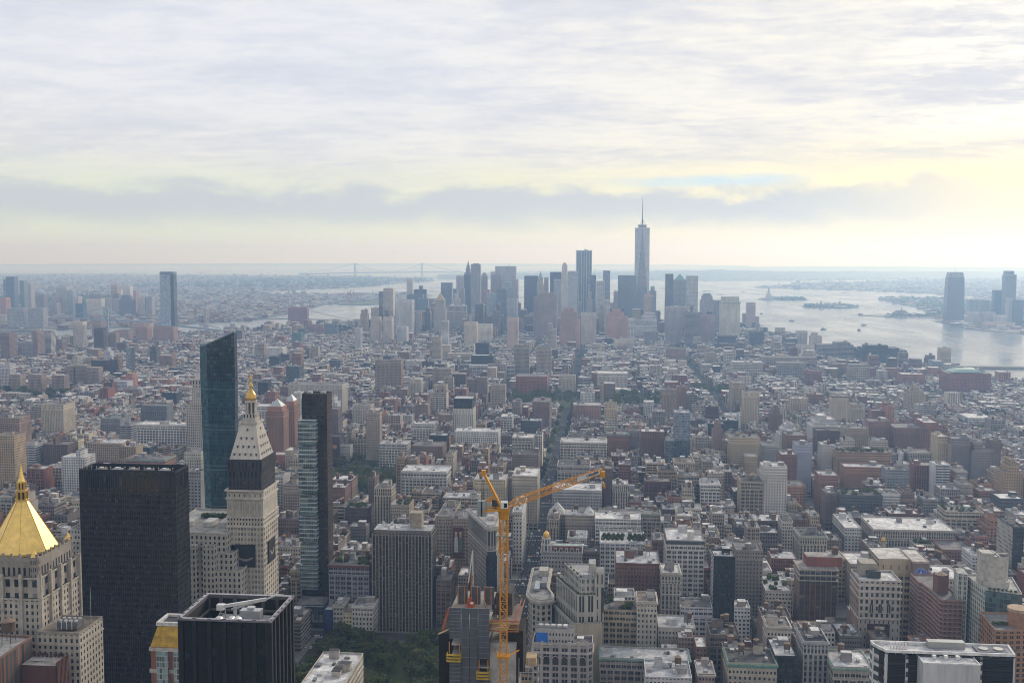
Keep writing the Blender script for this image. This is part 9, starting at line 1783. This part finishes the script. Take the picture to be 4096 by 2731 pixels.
for lb, x, y, z, rz in [('person in a yellow green vest at the left end of the working deck', -51.5, CY + 2, 188.2, .5), ('person in a yellow green vest right of the orange machine', -41, CY + 5, 188.2, 2.0), ('person in a yellow green vest just left of the crane mast', -38.2, CY + 1.2, 184.5, 0), ('person in a bright vest behind the crane mast, on the red deck', -36.5, CY + 3, 184.5, 1), ('person in a bright vest bending at the red ladder', CX1 - .6, CY + 2, 184.5, -1), ('person in a yellow green vest standing in the upper loading platform', -51.2, CY - 1.8, 171.5, .2)]:
    p = bpy.data.objects.new('person', WM); COL.objects.link(p); p.location = (x, y, z + 1.15); p.rotation_euler = (0, 0, rz); tag(p, lb, 'person', 'builders in bright vests'); h = bpy.data.objects.new('hard_hat', HM); COL.objects.link(h); h.parent = p
pave = MB()
def city_grid():
    rng = random.Random(11)
    rows = [(33.5 - n) * 80.5 for n in range(32, -22, -1)]
    for ai in range(len(AVES) - 1):
        xa, xb = AVES[ai] + (15 if AVES[ai] in (FIFTH, SIXTH) else 11), AVES[ai + 1] - (15 if AVES[ai + 1] in (FIFTH, SIXTH) else 11)
        for r in range(len(rows) - 1):
            ya, yb = rows[r] + 8.5, rows[r + 1] - 8.5
            if abs(rows[r] - 845) < 5 or abs(rows[r] - 1570) < 5: ya += 7
            cuts = [(xa, xb)]
            if ya > 1560 and xb - xa > 150: mid = (xa + xb) / 2 + rng.uniform(-15, 15); cuts = [(xa, mid - 7), (mid + 7, xb)]
            for (a, b) in cuts:
                if not any(in_view(x, y, .16) for x in (a, b) for y in (ya, yb)): continue
                if not inside((a + b) / 2, (ya + yb) / 2, MANH): continue
                if yb < 2400: pave.box(a - 4, b + 4, ya - 3.5, yb + 3.5, 0.9, 1.15, P_, (.17, .165, .16))
                ym = (ya + yb) / 2
                for side in (0, 1):
                    x = a
                    while x < b - 5:
                        big = rng.random()
                        w_ = rng.uniform(6.5, 9) if ((a > 480 or a < -900 or ya > 1600) and big < .72) else rng.uniform(9, 17) if big < .7 else rng.uniform(17, 34)
                        if b - x - w_ < 6: w_ = b - x
                        H = mean_h(x + w_ / 2, ym, rng)
                        if w_ < 9.5: H = min(H, rng.uniform(13, 24))
                        dep = min((yb - ya) / 2 - .2, rng.uniform(17, 30) if H < 25 else rng.uniform(26, 31))
                        if side == 0: fill_lot(rng, x, x + w_, ya, ya + dep, H)
                        else: fill_lot(rng, x, x + w_, yb - dep, yb, H)
                        x += w_
city_grid()
structure('pavement', pave)
def far_town(poly, n, hs, seed, pal, dmin=0, dmax=20000, size=(9, 40)):
    rng = random.Random(seed); k = 0; xs = [p[0] for p in poly]; ys = [p[1] for p in poly]; it = 0
    while k < n and it < n * 60:
        it += 1
        d = math.sqrt(rng.uniform(dmin ** 2, dmax ** 2)); a = rng.uniform(-R(31), R(26)); x, y = d * math.sin(a), d * math.cos(a)
        if not inside(x, y, poly) or not in_view(x, y, .02) or not free(x - 20, x + 20, y - 20, y + 20): continue
        if any(inside(x, y, q) for q in PARKS): continue
        k += 1; s1, s2 = rng.uniform(*size), rng.uniform(*size); h = rng.uniform(*hs) if rng.random() < .95 else rng.uniform(hs[1], hs[1] * 2.6)
        m = MB(); c = rng.choice(pal); st = Sty(c, 3, 3.4, .4, .5)
        m.box(-s1 / 2, s1 / 2, -s2 / 2, s2 / 2, -1, h, F_, rng.choice(ROOFS), sty=st)
        city.add(m, x, y, 2 + drop(x, y), rng.uniform(0, 1.5))
far_town(BKLN, 9000, (7, 15), 3, PAL_BRICK + PAL_PALE, 3500, 17000)
far_town(NJ, 3500, (6, 14), 4, PAL_PALE + PAL_BRICK, 4500, 19000, (10, 60))
far_town(STAT, 800, (6, 12), 5, PAL_PALE, 10000, 17000, (10, 40))
o = tag(city.build('city_buildings'), 'mass of smaller city buildings filling the blocks and far boroughs', 'city', kind='stuff')

# ------------------------------------------------------------------ hazy air
hz = MB(); hz.box(-44000, 44000, -1500, 46000, -420, 562, 0, (1, 1, 1), True)
hm = bpy.data.materials.new('haze'); hm.use_nodes = True; t = NT(hm.node_tree); t.n.clear()
pv = t.node('ShaderNodeVolumePrincipled'); pv.inputs['Color'].default_value = (0.38, 0.61, 1.0, 1); pv.inputs['Absorption Color'].default_value = (1, 1, 1, 1); pv.inputs['Density'].default_value = 1.1e-4; pv.inputs['Anisotropy'].default_value = 0.55
t.l.new(pv.outputs[0], t.node('ShaderNodeOutputMaterial').inputs['Volume'])
hme = bpy.data.meshes.new('haze'); hme.from_pydata(hz.v, [], hz.f); hme.materials.append(hm)
ho = bpy.data.objects.new('haze', hme); COL.objects.link(ho); tag(ho, kind='stuff')
